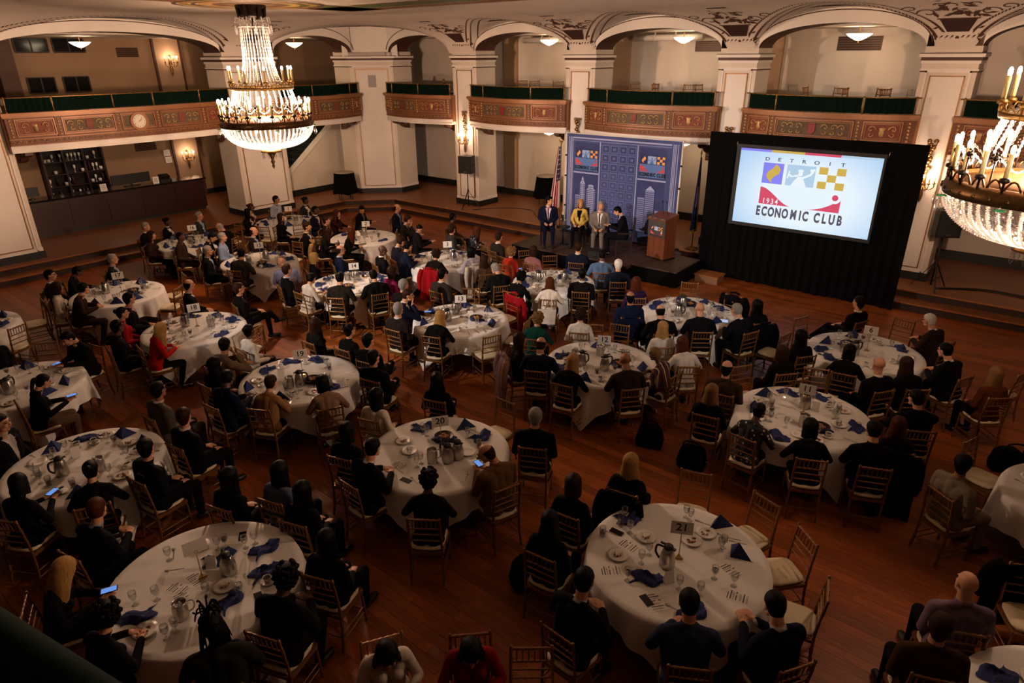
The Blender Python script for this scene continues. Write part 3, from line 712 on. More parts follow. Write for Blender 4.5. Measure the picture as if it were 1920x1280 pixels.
def sconce(loc, rz, label, lit=True, tall=True):
    s = thing('wall_sconce', label, 'sconce', loc, rz, 'gilt wall sconces')     # local: wall behind at y=0, room is -y
    b = MB(); b.lathe([(.0, -.42), (.03, -.36), (.05, -.25), (.03, -.12), (.06, 0), (.04, .1), (.03, .3)], 8, (0, -.05, 0), sy=.6)
    if tall:
        for k in range(9): b.ball((.03 * sin(k * 2.1), -.04, .3 + k * .075), (.05 + .02 * (k % 2), .03, .05), 7, 5)
        for sg in (-1, 1):
            b.ball((sg * .07, -.04, .98), (.05, .03, .05), 7, 5); b.ball((sg * .05, -.04, .86), (.04, .03, .04), 7, 5); b.tube([(0, -.04, .8), (sg * .09, -.05, .9), (sg * .06, -.05, 1.02)], .014, 5)
    b.build('backplate', brass, s)
    for i, a in enumerate((-1.25, -.6, 0, .6, 1.25)):
        dx, dy = sin(a), -cos(a); r = .24
        b = MB(); b.tube(curve_pts([(0, -.05, 0), (dx * .12, -.05 + dy * .12, -.10), (dx * r, -.05 + dy * r, -.04), (dx * r, -.05 + dy * r, .04)], 10), .011, 6)
        b.lathe([(.01, 0), (.04, .02), (.016, .05)], 8, (dx * r, -.05 + dy * r, .03)); b.build('arm', brass, s)
        b = MB(); b.lathe([(.013, 0), (.013, .13)], 7, (dx * r, -.05 + dy * r, .07)); cd = b.build('candle', candle_m, s)
        b = MB(); b.ball((dx * r, -.05 + dy * r, .23), (.015, .015, .034), 7, 5); b.build('candle_bulb', flame_m if lit else candle_m, cd)
    for i in range(5):
        b = MB(); b.lathe([(0, 0), (.014, .03), (.006, .07)], 6, (.1 * (i - 2), -.2, -.14)); b.build('crystal_drop', clearcrys, s)
    if lit:
        p = Vector((0, -.22, .30)); p.rotate(Matrix.Rotation(rz, 3, 'Z')); point('sconce_light', Vector(loc) + p, 30 if tall else 11, WARM, .1)
    return s
sconce((-16.65, 18.26, 2.66), 0, 'lit tall gilt sconce above the loudspeaker on its stand')
sconce((-11.88, 18.26, 2.66), 0, 'gilt sconce crest rising behind the left end of the backdrop', False)
sconce((-7.0, 18.26, 2.66), 0, 'gilt sconce crest rising above the black screen drape', False)
sconce((-2.2, 18.26, 2.66), 0, 'lit tall gilt sconce right of the projection screen')
sconce((-26.54, 12.9, 1.85), pi / 2, 'small lit sconce on the tan panel near the bar end', True, False)
sconce((-26.54, 12.95, 5.25), pi / 2, 'small lit sconce on the upper tan panel', True, False)

def bowl_lamp(loc, label, watt=26):
    l = thing('ceiling_lamp', label, 'lamp', loc, 0, 'cut glass ceiling bowls')
    b = MB()
    vs = []; prof = [(.0, -.15), (.06, -.14), (.14, -.10), (.22, -.05), (.27, .0), (.28, .015)]
    for r, z in prof:
        for j in range(24): k = 1 + (.08 if j % 2 else 0) * (r / .28); vs.append((r * k * cos(2 * pi * j / 24), r * k * sin(2 * pi * j / 24), z))
    b.add(vs, [(i * 24 + j, i * 24 + (j + 1) % 24, (i + 1) * 24 + (j + 1) % 24, (i + 1) * 24 + j) for i in range(5) for j in range(24)], 0, True); b.build('glass_bowl', lampglow, l)
    b = MB(); b.tube([(0, 0, -.19), (0, 0, .2)], .01, 6); b.lathe([(.05, .17), (.06, .2)], 10); b.ball((0, 0, -.18), .02, 6, 4); b.build('stem', brass, l)
    point('ceiling_lamp_light', (loc[0], loc[1], loc[2] + .0 - .3), watt, WARM, .12); return l
for x, z, w in ((-14.06, 5.92, 'under the upper ceiling behind the red shield balcony'), (-9.24, 5.92, 'under the upper ceiling above the backdrop balcony'), (-4.52, 5.92, 'under the upper ceiling above the screen balcony')):
    bowl_lamp((x, 19.7, z), 'glowing glass bowl lamp ' + w, 4)
bowl_lamp((-14.0, 19.7, 3.05), 'glowing glass bowl lamp under the balcony by the striped flag', 12.1)
bowl_lamp((-8.9, 19.7, 3.05), 'glowing glass bowl lamp at the right end of the backdrop', 12.1)
bowl_lamp((-22.6, 15.7, 5.92), 'glowing glass bowl lamp in the arch above the staircase', 7.7)
bowl_lamp((-24.6, 9.3, 5.92), 'glowing glass bowl lamp in the wide left arch', 3.0)
bowl_lamp((-24.6, 9.3, 3.06), 'glowing glass bowl lamp under the clock balcony', 3.0)
bowl_lamp((-22.4, 15.5, 3.08), 'small glowing bowl lamp below the staircase balcony', 4.4)

# ================================================================ BAR, CABINET, WINDOWS, VENTS
mahog = mat('dark_mahogany', '2b0a07', .4, var=.3, scale=3, stretch=(1, 1, 8))
bar = thing('bar_counter', 'long dark red mahogany bar counter under the clock balcony', 'bar', (-23.9, 9.25, FLOOR2))
b = MB(); b.box(-.55, 0, -2.85, 2.78, .1, 1.08); b.build('counter_body', mahog, bar)
b = MB(); b.box(-.5, -.06, -2.8, 2.74, 0, .1); b.build('toe_kick', plinth_m, bar)
b = MB(); b.box(-.65, .08, -2.9, 2.86, 1.08, 1.13); b.build('counter_top', mat('polished_black_bar_top', '17100d', .12), bar)
for k in range(5):
    b = MB(); y0 = -2.78 + k * 1.12; b.box(0, .02, y0, y0 + 1.02, .2, 1.0); b.build('front_panel', mahog, bar)
BT = FLOOR2 + 1.13
def screen_box(name, label, x, y, w, h, t=.05, rz=0):
    o = thing(name, label, 'monitor', (x, y, BT), rz)
    b = MB(); b.box(-t / 2, t / 2, -w / 2, w / 2, .08, .08 + h); b.build('monitor_case', black_m, o)
    b = MB(); b.box(-.1, .1, -w / 5, w / 5, 0, .015); b.box(-.02, .02, -.03, .03, 0, .1); b.build('monitor_stand', black_m, o)
screen_box('monitor', 'wide black monitor lying along the right half of the bar', -24.2, 9.7, 1.25, .32)
screen_box('monitor', 'small black monitor at the left end of the bar', -24.2, 6.75, .4, .28)
for y, w in ((8.72, 'by the cabinet'), (10.42, 'right of the wide monitor')):
    s = thing('menu_card', 'white menu card standing on the bar ' + w, 'sign', (-24.0, y, BT))
    b = MB(); b.box(-.01, .01, -.1, .1, 0, .22); b.build('card', paper, s)
    b = MB()
    for k in range(5): b.box(.0101, .0115, -.06, .06, .05 + k * .03, .058 + k * .03)
    b.build('printed_lines', ink, s)
s = thing('point_of_sale', 'small black machine at the right end of the bar', 'register', (-24.1, 10.75, BT)); b = MB(); b.box(-.15, .15, -.2, .2, 0, .1); b.build('base', black_m, s); b = MB(); b.prism([(-.1, .1), (.1, .1), (.14, .2), (-.06, .26)], -.16, .16, lambda a, z, t: (a, t, z)); b.build('keypad', black_m, s)
cab = thing('bar_cabinet', 'dark cabinet of glassware on the wall behind the bar', 'cabinet', (-26.6, 8.86, 1.0))
b = MB(); b.box(0, .03, -.95, .95, 0, 1.68); b.build('back_panel', mat('cabinet_mirror_dark', '231d1c', .25), cab)
for y in (-.95, -.32, .30, .92): b = MB(); b.box(.03, .34, y - .03, y + .03, 0, 1.68); b.build('upright', mahog, cab)
for z in (0, .42, .82, 1.22, 1.66): b = MB(); b.box(.03, .34, -.95, .95, z, z + .025); b.build('shelf', mahog, cab)
_rc = random.Random(11)
for z in (.02, .445, .845, 1.245):
    for y in np.arange(-.86, .9, .12):
        if min(abs(y - q) for q in (-.95, -.32, .30, .92)) < .06 or _rc.random() < .3: continue
        kind = _rc.choice(['stemmed_glass', 'plate_stack', 'bottle'])
        m = bpy.data.meshes.get('cab_' + kind)
        if not m:
            q = MB()
            if kind == 'stemmed_glass': q.lathe([(.035, 0), (.006, .02), (.006, .1), (.04, .16), (.035, .24)], 8)
            elif kind == 'plate_stack': q.lathe([(.05, 0), (.055, .09), (.05, .1)], 10)
            else: q.lathe([(.035, 0), (.035, .18), (.012, .23), (.012, .3)], 8)
            m = q.mesh('cab_' + kind, {'stemmed_glass': china, 'plate_stack': china, 'bottle': mat('brown_bottle', '3b2413', .15)}[kind])
        _w = ' on the %s shelf, %s bay, of the bar cabinet' % ({.02: 'bottom', .445: 'second', .845: 'third', 1.245: 'top'}[z], 'left' if y < -.32 else 'middle' if y < .3 else 'right')
        put(kind, m, None, (-26.4, 8.86 + y, 1.0 + z + .006), label={'stemmed_glass': 'stemmed glass' + _w, 'plate_stack': 'white crockery stack' + _w, 'bottle': 'dark bottle' + _w}[kind], category={'stemmed_glass': 'glass', 'plate_stack': 'crockery', 'bottle': 'bottle'}[kind], group={'stemmed_glass': 'glasses in the bar cabinet', 'plate_stack': 'crockery in the bar cabinet', 'bottle': 'bottles in the bar cabinet'}[kind])
dark_glass = mat('dark_window_glass', '0a0a0c', .15)
for i, (y0, y1, z0, z1) in enumerate(((8.2, 9.0, 4.43, 4.88), (9.25, 10.05, 4.43, 4.88), (8.1, 9.05, 5.66, 6.05), (9.2, 10.15, 5.66, 6.05))):
    w = struct('window_%d' % (i + 1)); b = MB(); b.box(-26.6, -26.57, y0, y1, z0, z1); b.build('pane', dark_glass, w)
    b = MB()
    for a in (y0, (y0 + y1) / 2, y1): b.box(-26.6, -26.55, a - .02, a + .02, z0, z1)
    b.box(-26.6, -26.55, y0, y1, z0 - .03, z0 + .01); b.box(-26.6, -26.55, y0, y1, z1, z1 + .03); b.build('window_frame', mat('dark_window_frame', '2a1d14', .6), w)
w = struct('trim_11', label='cream ledge below the dark upper windows'); b = MB(); b.box(-26.6, -26.2, 7.2, 10.3, 4.12, 4.3); b.build('ledge', cream_lt, w)
w = struct('trim_12', label='brown timber post at the upper left'); b = MB(); b.box(-26.6, -26.2, 7.4, 7.9, 3.42, 6.1); b.build('post', mat('brown_post', '4d2e1a', .6, var=.2), w)
ventm = mat('brown_vent_metal', '5a4030', .5, metal=.4)
def vent(label, fn, u0, u1, z0, z1, n):
    v = thing('air_vent', label, 'vent'); b = MB(); b.prism([(u0, z0), (u1, z0), (u1, z1), (u0, z1)], 0, .012, fn); b.build('vent_frame', ventm, v)
    for k in range(n):
        z = z0 + (z1 - z0) * (k + .5) / n; b = MB(); b.prism([(u0 + .03, z - .01), (u1 - .03, z - .01), (u1 - .03, z + .01), (u0 + .03, z + .01)], .012, .03, fn); b.build('louvre', darkmetal, v)
vent('brown wall vent above the right end of the bar', lambda u, z, t: (-26.6 + t, u, z), 11.05, 11.83, 2.28, 2.65, 6)
vent('brown wall vent in the wide left arch', lambda u, z, t: (-26.6 + t, u, z), 11.15, 11.9, 5.49, 5.8, 5)
vent('grille under the lamp above the screen balcony', lambda u, z, t: (u, 20.9 - t, z), -5.3, -4.2, 5.55, 5.9, 6)
vent('grille under the lamp above the backdrop balcony', lambda u, z, t: (u, 20.9 - t, z), -9.4, -8.4, 5.55, 5.85, 6)
vent('brown slatted grille behind the right end of the backdrop', lambda u, z, t: (u, 20.9 - t, z), -8.7, -7.3, 2.35, 2.95, 7)
for i, (y, z) in enumerate(((12.16, 2.12), (12.18, 1.86))):
    f = thing('notice_frame', ('upper' if i == 0 else 'lower') + ' white framed notice left of the bar sconce', 'notice', (-26.58, y, z)); b = MB(); b.box(0, .015, -.12, .12, -.11, .11); b.build('paper_sheet', paper, f); b = MB()
    for k in range(4): b.box(.015, .016, -.08, .08, -.07 + k * .04, -.062 + k * .04)
    b.build('printed_lines', mat('grey_print', '77706a', .8), f)
for x0, x1, nm in ((-15.6, -13.0, 'above the red shield balcony'), (-11.2, -8.9, 'above the backdrop balcony')):
    p = thing('ceiling_duct', 'cream duct pipe under the upper aisle ceiling ' + nm, 'pipe', (0, 0, 0)); b = MB(); b.tube([(x0, 20.3, 5.95), (x1, 20.3, 5.95)], .09, 12); b.build('pipe', cream_lt, p)
    for k in (.3, .6): b = MB(); x = x0 + (x1 - x0) * k; b.tube([(x, 20.3, 5.95), (x + .06, 20.3, 5.95)], .105, 12); b.bar((x + .03, 20.3, 6.1), (x + .03, 20.3, 6.0), .03); b.build('pipe_collar', cream, p)

# ================================================================ STAGE, BACKDROP, SCREEN
SZ = .42
deckm = mat('brown_stage_carpet', '3b2518', .7, var=.15, scale=30)
stg = thing('stage', 'low stage platform with black skirt and brown decks', 'stage', (0, 0, 0))
for x0, x1, y0, y1 in ((-11.75, -9.35, 14.75, 16.95), (-9.34, -8.0, 14.85, 16.95), (-7.99, -6.72, 15.1, 16.55)):
    b = MB(); b.box(x0, x1, y0, y1, SZ - .09, SZ); b.build('deck', deckm, stg)
    b = MB(); n = int((x1 - x0) / .08); vs = []
    for z in (0.0, SZ - .03):
        for i in range(n + 1): vs.append((x0 + (x1 - x0) * i / n, y0 - .012 + .012 * sin(i * 2.2), z))
    b.add(vs, [(i, i + 1, n + 2 + i, n + 1 + i) for i in range(n)]); b.box(x0 + .02, x1 - .02, y0 + .02, y1, .01, SZ - .09); b.build('skirt', blackcloth, stg)
b = MB(); b.box(-6.72, -6.70, 15.1, 16.55, 0, SZ - .03); b.build('side_skirt', blackcloth, stg)
st_ = thing('stage_step', 'plain wooden box step right of the stage', 'step', (-6.3, 16.2, 0)); b = MB(); b.box(-.3, .35, -.25, .25, .17, .21); b.build('tread', wood2, st_); b = MB(); b.box(-.28, .33, -.23, .23, 0, .17); b.build('step_box', mat('pale_plywood', '7c5636', .6, var=.2), st_)

# logo artwork -----------------------------------------------------
def logo(parent, fn, u0, v0, w, M_, d=.004, full=True, ys=1., bold=.0075):
    """fn(u, v, d) -> world; M_ = dict of materials"""
    X = lambda x: u0 + x * w; Yv = lambda y: v0 + y * w * ys
    def poly(nm, pts, m, dd=0):
        b = MB(); k = len(pts); c = (sum(p[0] for p in pts) / k, sum(p[1] for p in pts) / k)
        b.add([fn(X(a), Yv(q), d + dd) for a, q in pts], [list(range(k))]); return b.build(nm, m, parent)
    def circ(x, y, r, n=20): return [(x + r * cos(2 * pi * i / n), y + r * sin(2 * pi * i / n)) for i in range(n)]
    if full: poly('logo_ground', [(-.03, .02), (1.03, .02), (1.03, .46), (-.03, .46)], M_['white'], -.001)
    poly('logo_violet_square', [(0, .48), (.26, .48), (.26, .74), (0, .74)], M_['violet'])
    fl = [(.16, .73), (.13, .68), (.07, .63), (.05, .59), (.06, .55), (.10, .51), (.13, .49), (.12, .53), (.15, .57), (.21, .61), (.225, .66), (.20, .70)]
    b = MB(); P = [fn(X(a), Yv(q), d + .002) for a, q in fl]; k = len(P)
    b.add(P, [(i, i + 1, k - 2 - i, k - 1 - i) for i in range(k // 2 - 1)]); b.build('logo_flame', M_['gold'], parent)
    poly('logo_blue_square', [(.30, .48), (.65, .48), (.65, .74), (.30, .74)], M_['pale'])
    b = MB()    # seated figure with raised arms and rays
    for pts in ([(.37, .48), (.56, .48), (.53, .55), (.50, .60), (.45, .60), (.41, .55)], circ(.475, .635, .028, 10), [(.45, .60), (.36, .585), (.33, .61), (.345, .625), (.375, .605), (.45, .625)], [(.50, .60), (.58, .64), (.61, .68), (.635, .67), (.60, .62), (.51, .575)], [(.59, .67), (.645, .68), (.64, .71), (.585, .70)], [(.44, .66), (.51, .66), (.50, .69), (.45, .69)], [(.31, .57), (.33, .57), (.345, .66), (.33, .66)]):
        b.add([fn(X(a), Yv(q), d + .002 + .0003 * len(b.f)) for a, q in pts], [list(range(len(pts)))])
    b.build('logo_figure', M_['white'], parent)
    for i, (cx, cy) in enumerate(((0, 0), (2, 0), (1, 1), (0, 2), (2, 2))):
        x, y = .69 + cx * .104, .48 + cy * .087; poly('logo_gold_check', [(x, y), (x + .104, y), (x + .104, y + .087), (x, y + .087)], M_['gold'])
    hill = [(0, .21), (.42, .21)] + [(.42 - .42 * t, .21 + .22 * (1 - (1 - t) ** 2 * (1 + 2 * t))) for t in np.linspace(.05, 1, 12)]
    poly('logo_left_hill', hill, M_['red'])
    poly('logo_right_hill', [(.60, .205)] + [(.60 + .40 * t, .205 + .17 * t * t) for t in np.linspace(.1, 1, 10)] + [(1.0, .205)], M_['red'])
    poly('logo_ring', circ(.93, .385, .072), M_['white'], .002); poly('logo_dot', circ(.93, .385, .037), M_['red'], .004)
    o, ux, uv = Vector(fn(0, 0, 0)), Vector(fn(1, 0, 0)), Vector(fn(0, 1, 0)); ux, uv = (ux - o).normalized(), (uv - o).normalized(); n = ux.cross(uv)
    def tx(nm, s, x, y, size, m, sx, off=0, spc=1.):
        p = Vector(fn(X(x), Yv(y), d + .006)); mw = Matrix((ux, uv, n)).transposed().to_4x4(); mw.translation = p
        return text(nm, s, size * w, m, parent, mw, sx, .0004, off * w, spc=spc)
    for i, ch in enumerate('DETROIT'): tx('logo_letter', ch, .04 + i * .152, .785, .062, M_['grey'], 1.35, .001)
    for i, ch in enumerate('1934'): tx('logo_digit', ch, .065 + i * .055, .25, .10, M_['white'], .8, .001)
    adv = {'M': .118, 'I': .042, ' ': .05, 'C': .083, 'E': .074}; x = -.03
    for ch in 'ECONOMIC CLUB':
        a = adv.get(ch, .086) * 1.05
        if ch != ' ': tx('logo_letter', ch, x + a / 2, .11, .165 * ys, M_['grey'], .62 if ch != 'M' else .60, bold)
        x += a
def on_sheet(y, x0, z0): return lambda u, v, d: (x0 + u, y - d, z0 + v)

bd = thing('printed_backdrop', 'tall blue printed fabric backdrop behind the four panelists', 'backdrop', (0, 0, 0))
BX, BY, BZ, BW, BH = -11.42, 17.02, SZ + .02, 3.66, 2.93
fb = on_sheet(BY, BX, BZ)
blue = mat('backdrop_blue', '3b4574', .85, var=.15, scale=2); blue2 = mat('backdrop_deep_blue', '2f3768', .85, var=.2, scale=3); cofm = mat('backdrop_coffer_edge', '545e92', .85); blue3 = mat('backdrop_light_blue', '7780ac', .85, var=.1, scale=6); paleb = mat('backdrop_pale_line', '98a0c6', .85); bblack = mat('backdrop_ink', '10121f', .9)
b = MB(); b.prism([(0, 0), (BW, 0), (BW, BH), (0, BH)], -.02, 0, fb); b.build('fabric_sheet', blue, bd)
def flatq(nm, u0, u1, v0, v1, m, d=.003):
    b = MB(); b.add([fb(u0, v0, d), fb(u1, v0, d), fb(u1, v1, d), fb(u0, v1, d)], [(0, 1, 2, 3)]); return b.build(nm, m, bd)
for u in (.06, .11, .15, .19, 3.42, 3.46, 3.50, 3.56): flatq('printed_column_line', u, u + .022, .05, BH - .1, paleb)
flatq('printed_cornice', .22, 3.38, BH - .14, BH - .10, paleb); flatq('printed_cornice', .22, 3.38, BH - .20, BH - .18, blue3)
for u0, u1 in ((.27, 1.10), (2.42, 3.26)):
    flatq('printed_panel', u0, u1, 1.86, BH - .25, blue2); flatq('printed_panel', u0, u1, .30, 1.80, blue2); flatq('printed_sill', u0 - .02, u1 + .02, 1.80, 1.84, paleb)
flatq('printed_mullion', 1.13, 1.16, .2, BH - .2, paleb); flatq('printed_mullion', 2.35, 2.38, .2, BH - .2, paleb)
for r in range(10):
    for c in range(4):
        u, v = 1.21 + c * .285, .16 + r * .255
        flatq('printed_coffer', u, u + .25, v, v + .22, cofm, .003); flatq('printed_coffer_shade', u + .025, u + .225, v + .02, v + .19, blue2 if r > 6 else blue, .005); flatq('printed_coffer_boss', u + .08, u + .17, v + .07, v + .14, cofm, .007)
MB_ = dict(white=mat('print_white', 'c9d0e0', .85), violet=mat('print_navy', '1c2358', .85), gold=mat('print_gold', 'd79a52', .85), pale=mat('print_pale_blue', '8fa6cf', .85), red=mat('print_red', 'c0403e', .85), grey=bblack)
MB2 = dict(MB_); MB2['white'] = mat('print_mid_blue', '5070aa', .85)
logo(bd, fb, .32, 1.88, .74, MB2, d=.010, bold=.012, ys=1.08); logo(bd, fb, 2.47, 1.88, .74, MB2, d=.010, bold=.012, ys=1.08)
_tk = [0]
def tower(u0, u1, v1, top=None, m=blue3):
    _tk[0] += 1; dd = .004 + .003 * _tk[0]
    flatq('printed_tower', u0, u1, .35, v1, m, dd)
    n = int((v1 - .4) / .055)
    b = MB()
    for k in range(n):
        v = .42 + k * .055; b.add([fb(u0 + .01, v, dd + .001), fb(u1 - .01, v, dd + .001), fb(u1 - .01, v + .02, dd + .001), fb(u0 + .01, v + .02, dd + .001)], [(0, 1, 2, 3)])
    b.build('printed_floors', blue2, bd)
    if top: b = MB(); b.add([fb(u0, v1, dd), fb(u1, v1, dd), fb((u0 + u1) / 2, v1 + top, dd)], [(0, 1, 2)]); b.build('printed_tower_top', paleb, bd)
tower(.34, .50, 1.15); tower(.50, .68, 1.50, .16); tower(.56, .62, 1.66, .05, paleb); tower(.74, 1.04, 1.35, .1); tower(.80, .98, 1.48, .02, paleb)
tower(2.46, 2.68, 1.32); tower(2.70, 2.98, 1.55, .12); tower(3.02, 3.22, 1.0)
b = MB()
for k in range(9): b.bar(fb(.32 + k * .09, .32, .008), fb(.36 + k * .09, .72, .008), .018, .004)
b.build('printed_bridge', paleb, bd)
for x, nm in ((BX - .03, 'pole'), (BX + BW + .03, 'pole')):
    b = MB(); b.tube([(x, BY, SZ), (x, BY, 3.4)], .024, 8); p = b.build('pole', mat('white_pole', 'd8d0c4', .4), bd)
    for z in (1.2, 2.1, 2.7): b = MB(); b.tube([(x, BY, z), (x, BY, z + .05)], .034, 8); b.build('pole_clamp', black_m, p)
    b = MB(); b.lathe([(.16, 0), (.16, .02), (.03, .05)], 12, (x, BY, SZ)); b.build('pole_base', black_m, p)
b = MB(); b.tube([(BX, BY, BZ + BH), (BX + BW, BY, BZ + BH)], .02, 6); b.build('top_bar', mat('white_pole', 'd8d0c4', .4), bd)

scr = thing('screen_drape', 'big black drape surrounding the projection screen', 'drape', (0, 0, 0))
x0, x1, yS = -6.86, -2.05, 16.62
b = MB(); n = 160; vs = []
HOLE = (-6.10, -2.78, 1.50, 3.47)
for z in (.02, .5, 1.5, 2.6, 3.47, 3.71):
    for i in range(n + 1):
        x = x0 + (x1 - x0) * i / n; vs.append((x, yS + .05 + (.03 * sin(i * .9) + .012 * sin(i * 2.3)) * (1 if z < 3.4 else .2) + (.05 if z < 3.4 else 0), z + (.015 * sin(i * .23) if z < .1 else 0)))
b.add(vs, [(r * (n + 1) + i, r * (n + 1) + i + 1, (r + 1) * (n + 1) + i + 1, (r + 1) * (n + 1) + i) for r in range(5) for i in range(n)], 0, True)
b.build('black_curtain', blackcloth, scr)
b = MB(); b.box(x0, x1, yS + .12, yS + .15, .02, 3.7); b.build('curtain_back', blackcloth, scr)
ps = thing('projection_screen', 'bright projection screen showing the club logo', 'screen', (0, 0, 0))
E0 = 1.0
b = MB(); U0, U1, V0, V1 = -6.0, -2.83, 1.58, 3.385
for a0, a1, c0, c1 in ((HOLE[0], U0, HOLE[2], HOLE[3]), (U1, HOLE[1], HOLE[2], HOLE[3]), (U0, U1, HOLE[2], V0), (U0, U1, V1, HOLE[3])): b.box(a0, a1, yS - .06, yS + .0, c0, c1)
b.build('screen_border', mat('black_screen_border', '08080a', .6), ps)
# the projected picture itself: a soft blue field, paler in the middle
pm = bpy.data.materials.new('projected_picture'); pm.use_nodes = True; N = pm.node_tree.nodes; L = pm.node_tree.links; N.remove(N['Principled BSDF'])
tc = N.new('ShaderNodeTexCoord'); mp = N.new('ShaderNodeMapping'); mp.inputs['Location'].default_value = (-.52, -.5, -.42); L.new(tc.outputs['Generated'], mp.inputs[0])
gr = N.new('ShaderNodeTexGradient'); gr.gradient_type = 'SPHERICAL'; mp.inputs['Scale'].default_value = (1.3, 0, 1.1); mp.inputs['Location'].default_value = (-.70, 0, -.48); L.new(mp.outputs[0], gr.inputs[0])
rp = N.new('ShaderNodeValToRGB'); rp.color_ramp.elements[0].color = (*hx('9cc6f2'), 1); rp.color_ramp.elements[1].color = (*hx('eaf6ff'), 1); rp.color_ramp.elements[1].position = .6; L.new(gr.outputs['Fac'], rp.inputs[0])
em = N.new('ShaderNodeEmission'); em.inputs[1].default_value = E0; L.new(rp.outputs[0], em.inputs[0]); L.new(em.outputs[0], N['Material Output'].inputs[0])
b = MB(); b.box(U0, U1, yS - .045, yS - .035, V0, V1); b.build('picture', pm, ps)
fsn = on_sheet(yS - .047, U0, V0)
ME = dict(white=emis('screen_white', 'eef7ff', E0), violet=emis('screen_violet', '8a86f2', E0), gold=emis('screen_gold', 'd2b053', E0), pale=emis('screen_pale_blue', 'b4cfe8', E0), red=emis('screen_red', 'd9506a', E0), grey=emis('screen_grey', '5a5663', E0))
wS, hS = U1 - U0, V1 - V0
for a0, a1, m in ((0, .235, ME['violet']), (.235, .475, ME['gold']), (.475, .725, ME['red']), (.725, 1, ME['pale'])):
    b = MB(); b.add([fsn(a0 * wS, hS - .055, .002), fsn(a1 * wS, hS - .055, .002), fsn(a1 * wS, hS, .002), fsn(a0 * wS, hS, .002)], [(0, 1, 2, 3)]); b.build('picture_band', m, ps)
logo(ps, fsn, .60, .13, 1.86, ME, full=False, ys=1.0)
for x in (-6.12, -2.76): b = MB(); b.tube([(x, yS - .03, 3.4), (x + .01, yS - .03, 3.52)], .012, 6); b.build('hanger', chrome, ps)

# lectern ----------------------------------------------------------
lc = thing('lectern', 'wooden lectern with grey logo sign at the stage right end', 'lectern', (-7.67, 16.05, SZ), radians(-14))
walnut = mat('walnut_lectern', '6b3a22', .4, var=.3, scale=3, stretch=(6, 6, .8))
b = MB(); b.box(-.29, .29, -.2, .24, .03, 1.06); b.build('body', walnut, lc)
b = MB(); b.box(-.31, .31, -.22, .26, 0, .04); b.build('foot', darkmetal, lc)
b = MB(); b.prism([(-.25, 1.06), (.28, 1.06), (.28, 1.2), (-.25, 1.1)], -.31, .31, lambda a, z, t: (t, a, z)); b.build('reading_top', walnut, lc)
b = MB(); b.box(-.29, .29, -.225, -.205, .62, 1.14); sg = b.build('sign_board', mat('dark_grey_sign', '3a3536', .6), lc)
fl_ = lambda u, v, d: (-.29 + u, -.226 - d, .62 + v)
text('sign_text', 'Detroit Economic Club', .064, mat('white_letter', 'e8e2da', .7), sg, Matrix(((1, 0, 0, 0), (0, 0, -1, -.228), (0, 1, 0, 1.09), (0, 0, 0, 1))), .84, .001, .0012)
ML = dict(MB_); ML['grey'] = sg.data.materials[0]; logo(sg, fl_, .10, -.02, .40, ML, full=False)
for x in (-.06, .08):
    b = MB(); b.tube([(x, .1, 1.16), (x + .02, .02, 1.38), (x + .05, -.04, 1.5)], .006, 5); b.tube([(x + .05, -.04, 1.5), (x + .07, -.08, 1.56)], .014, 6); b.build('microphone', black_m, lc)

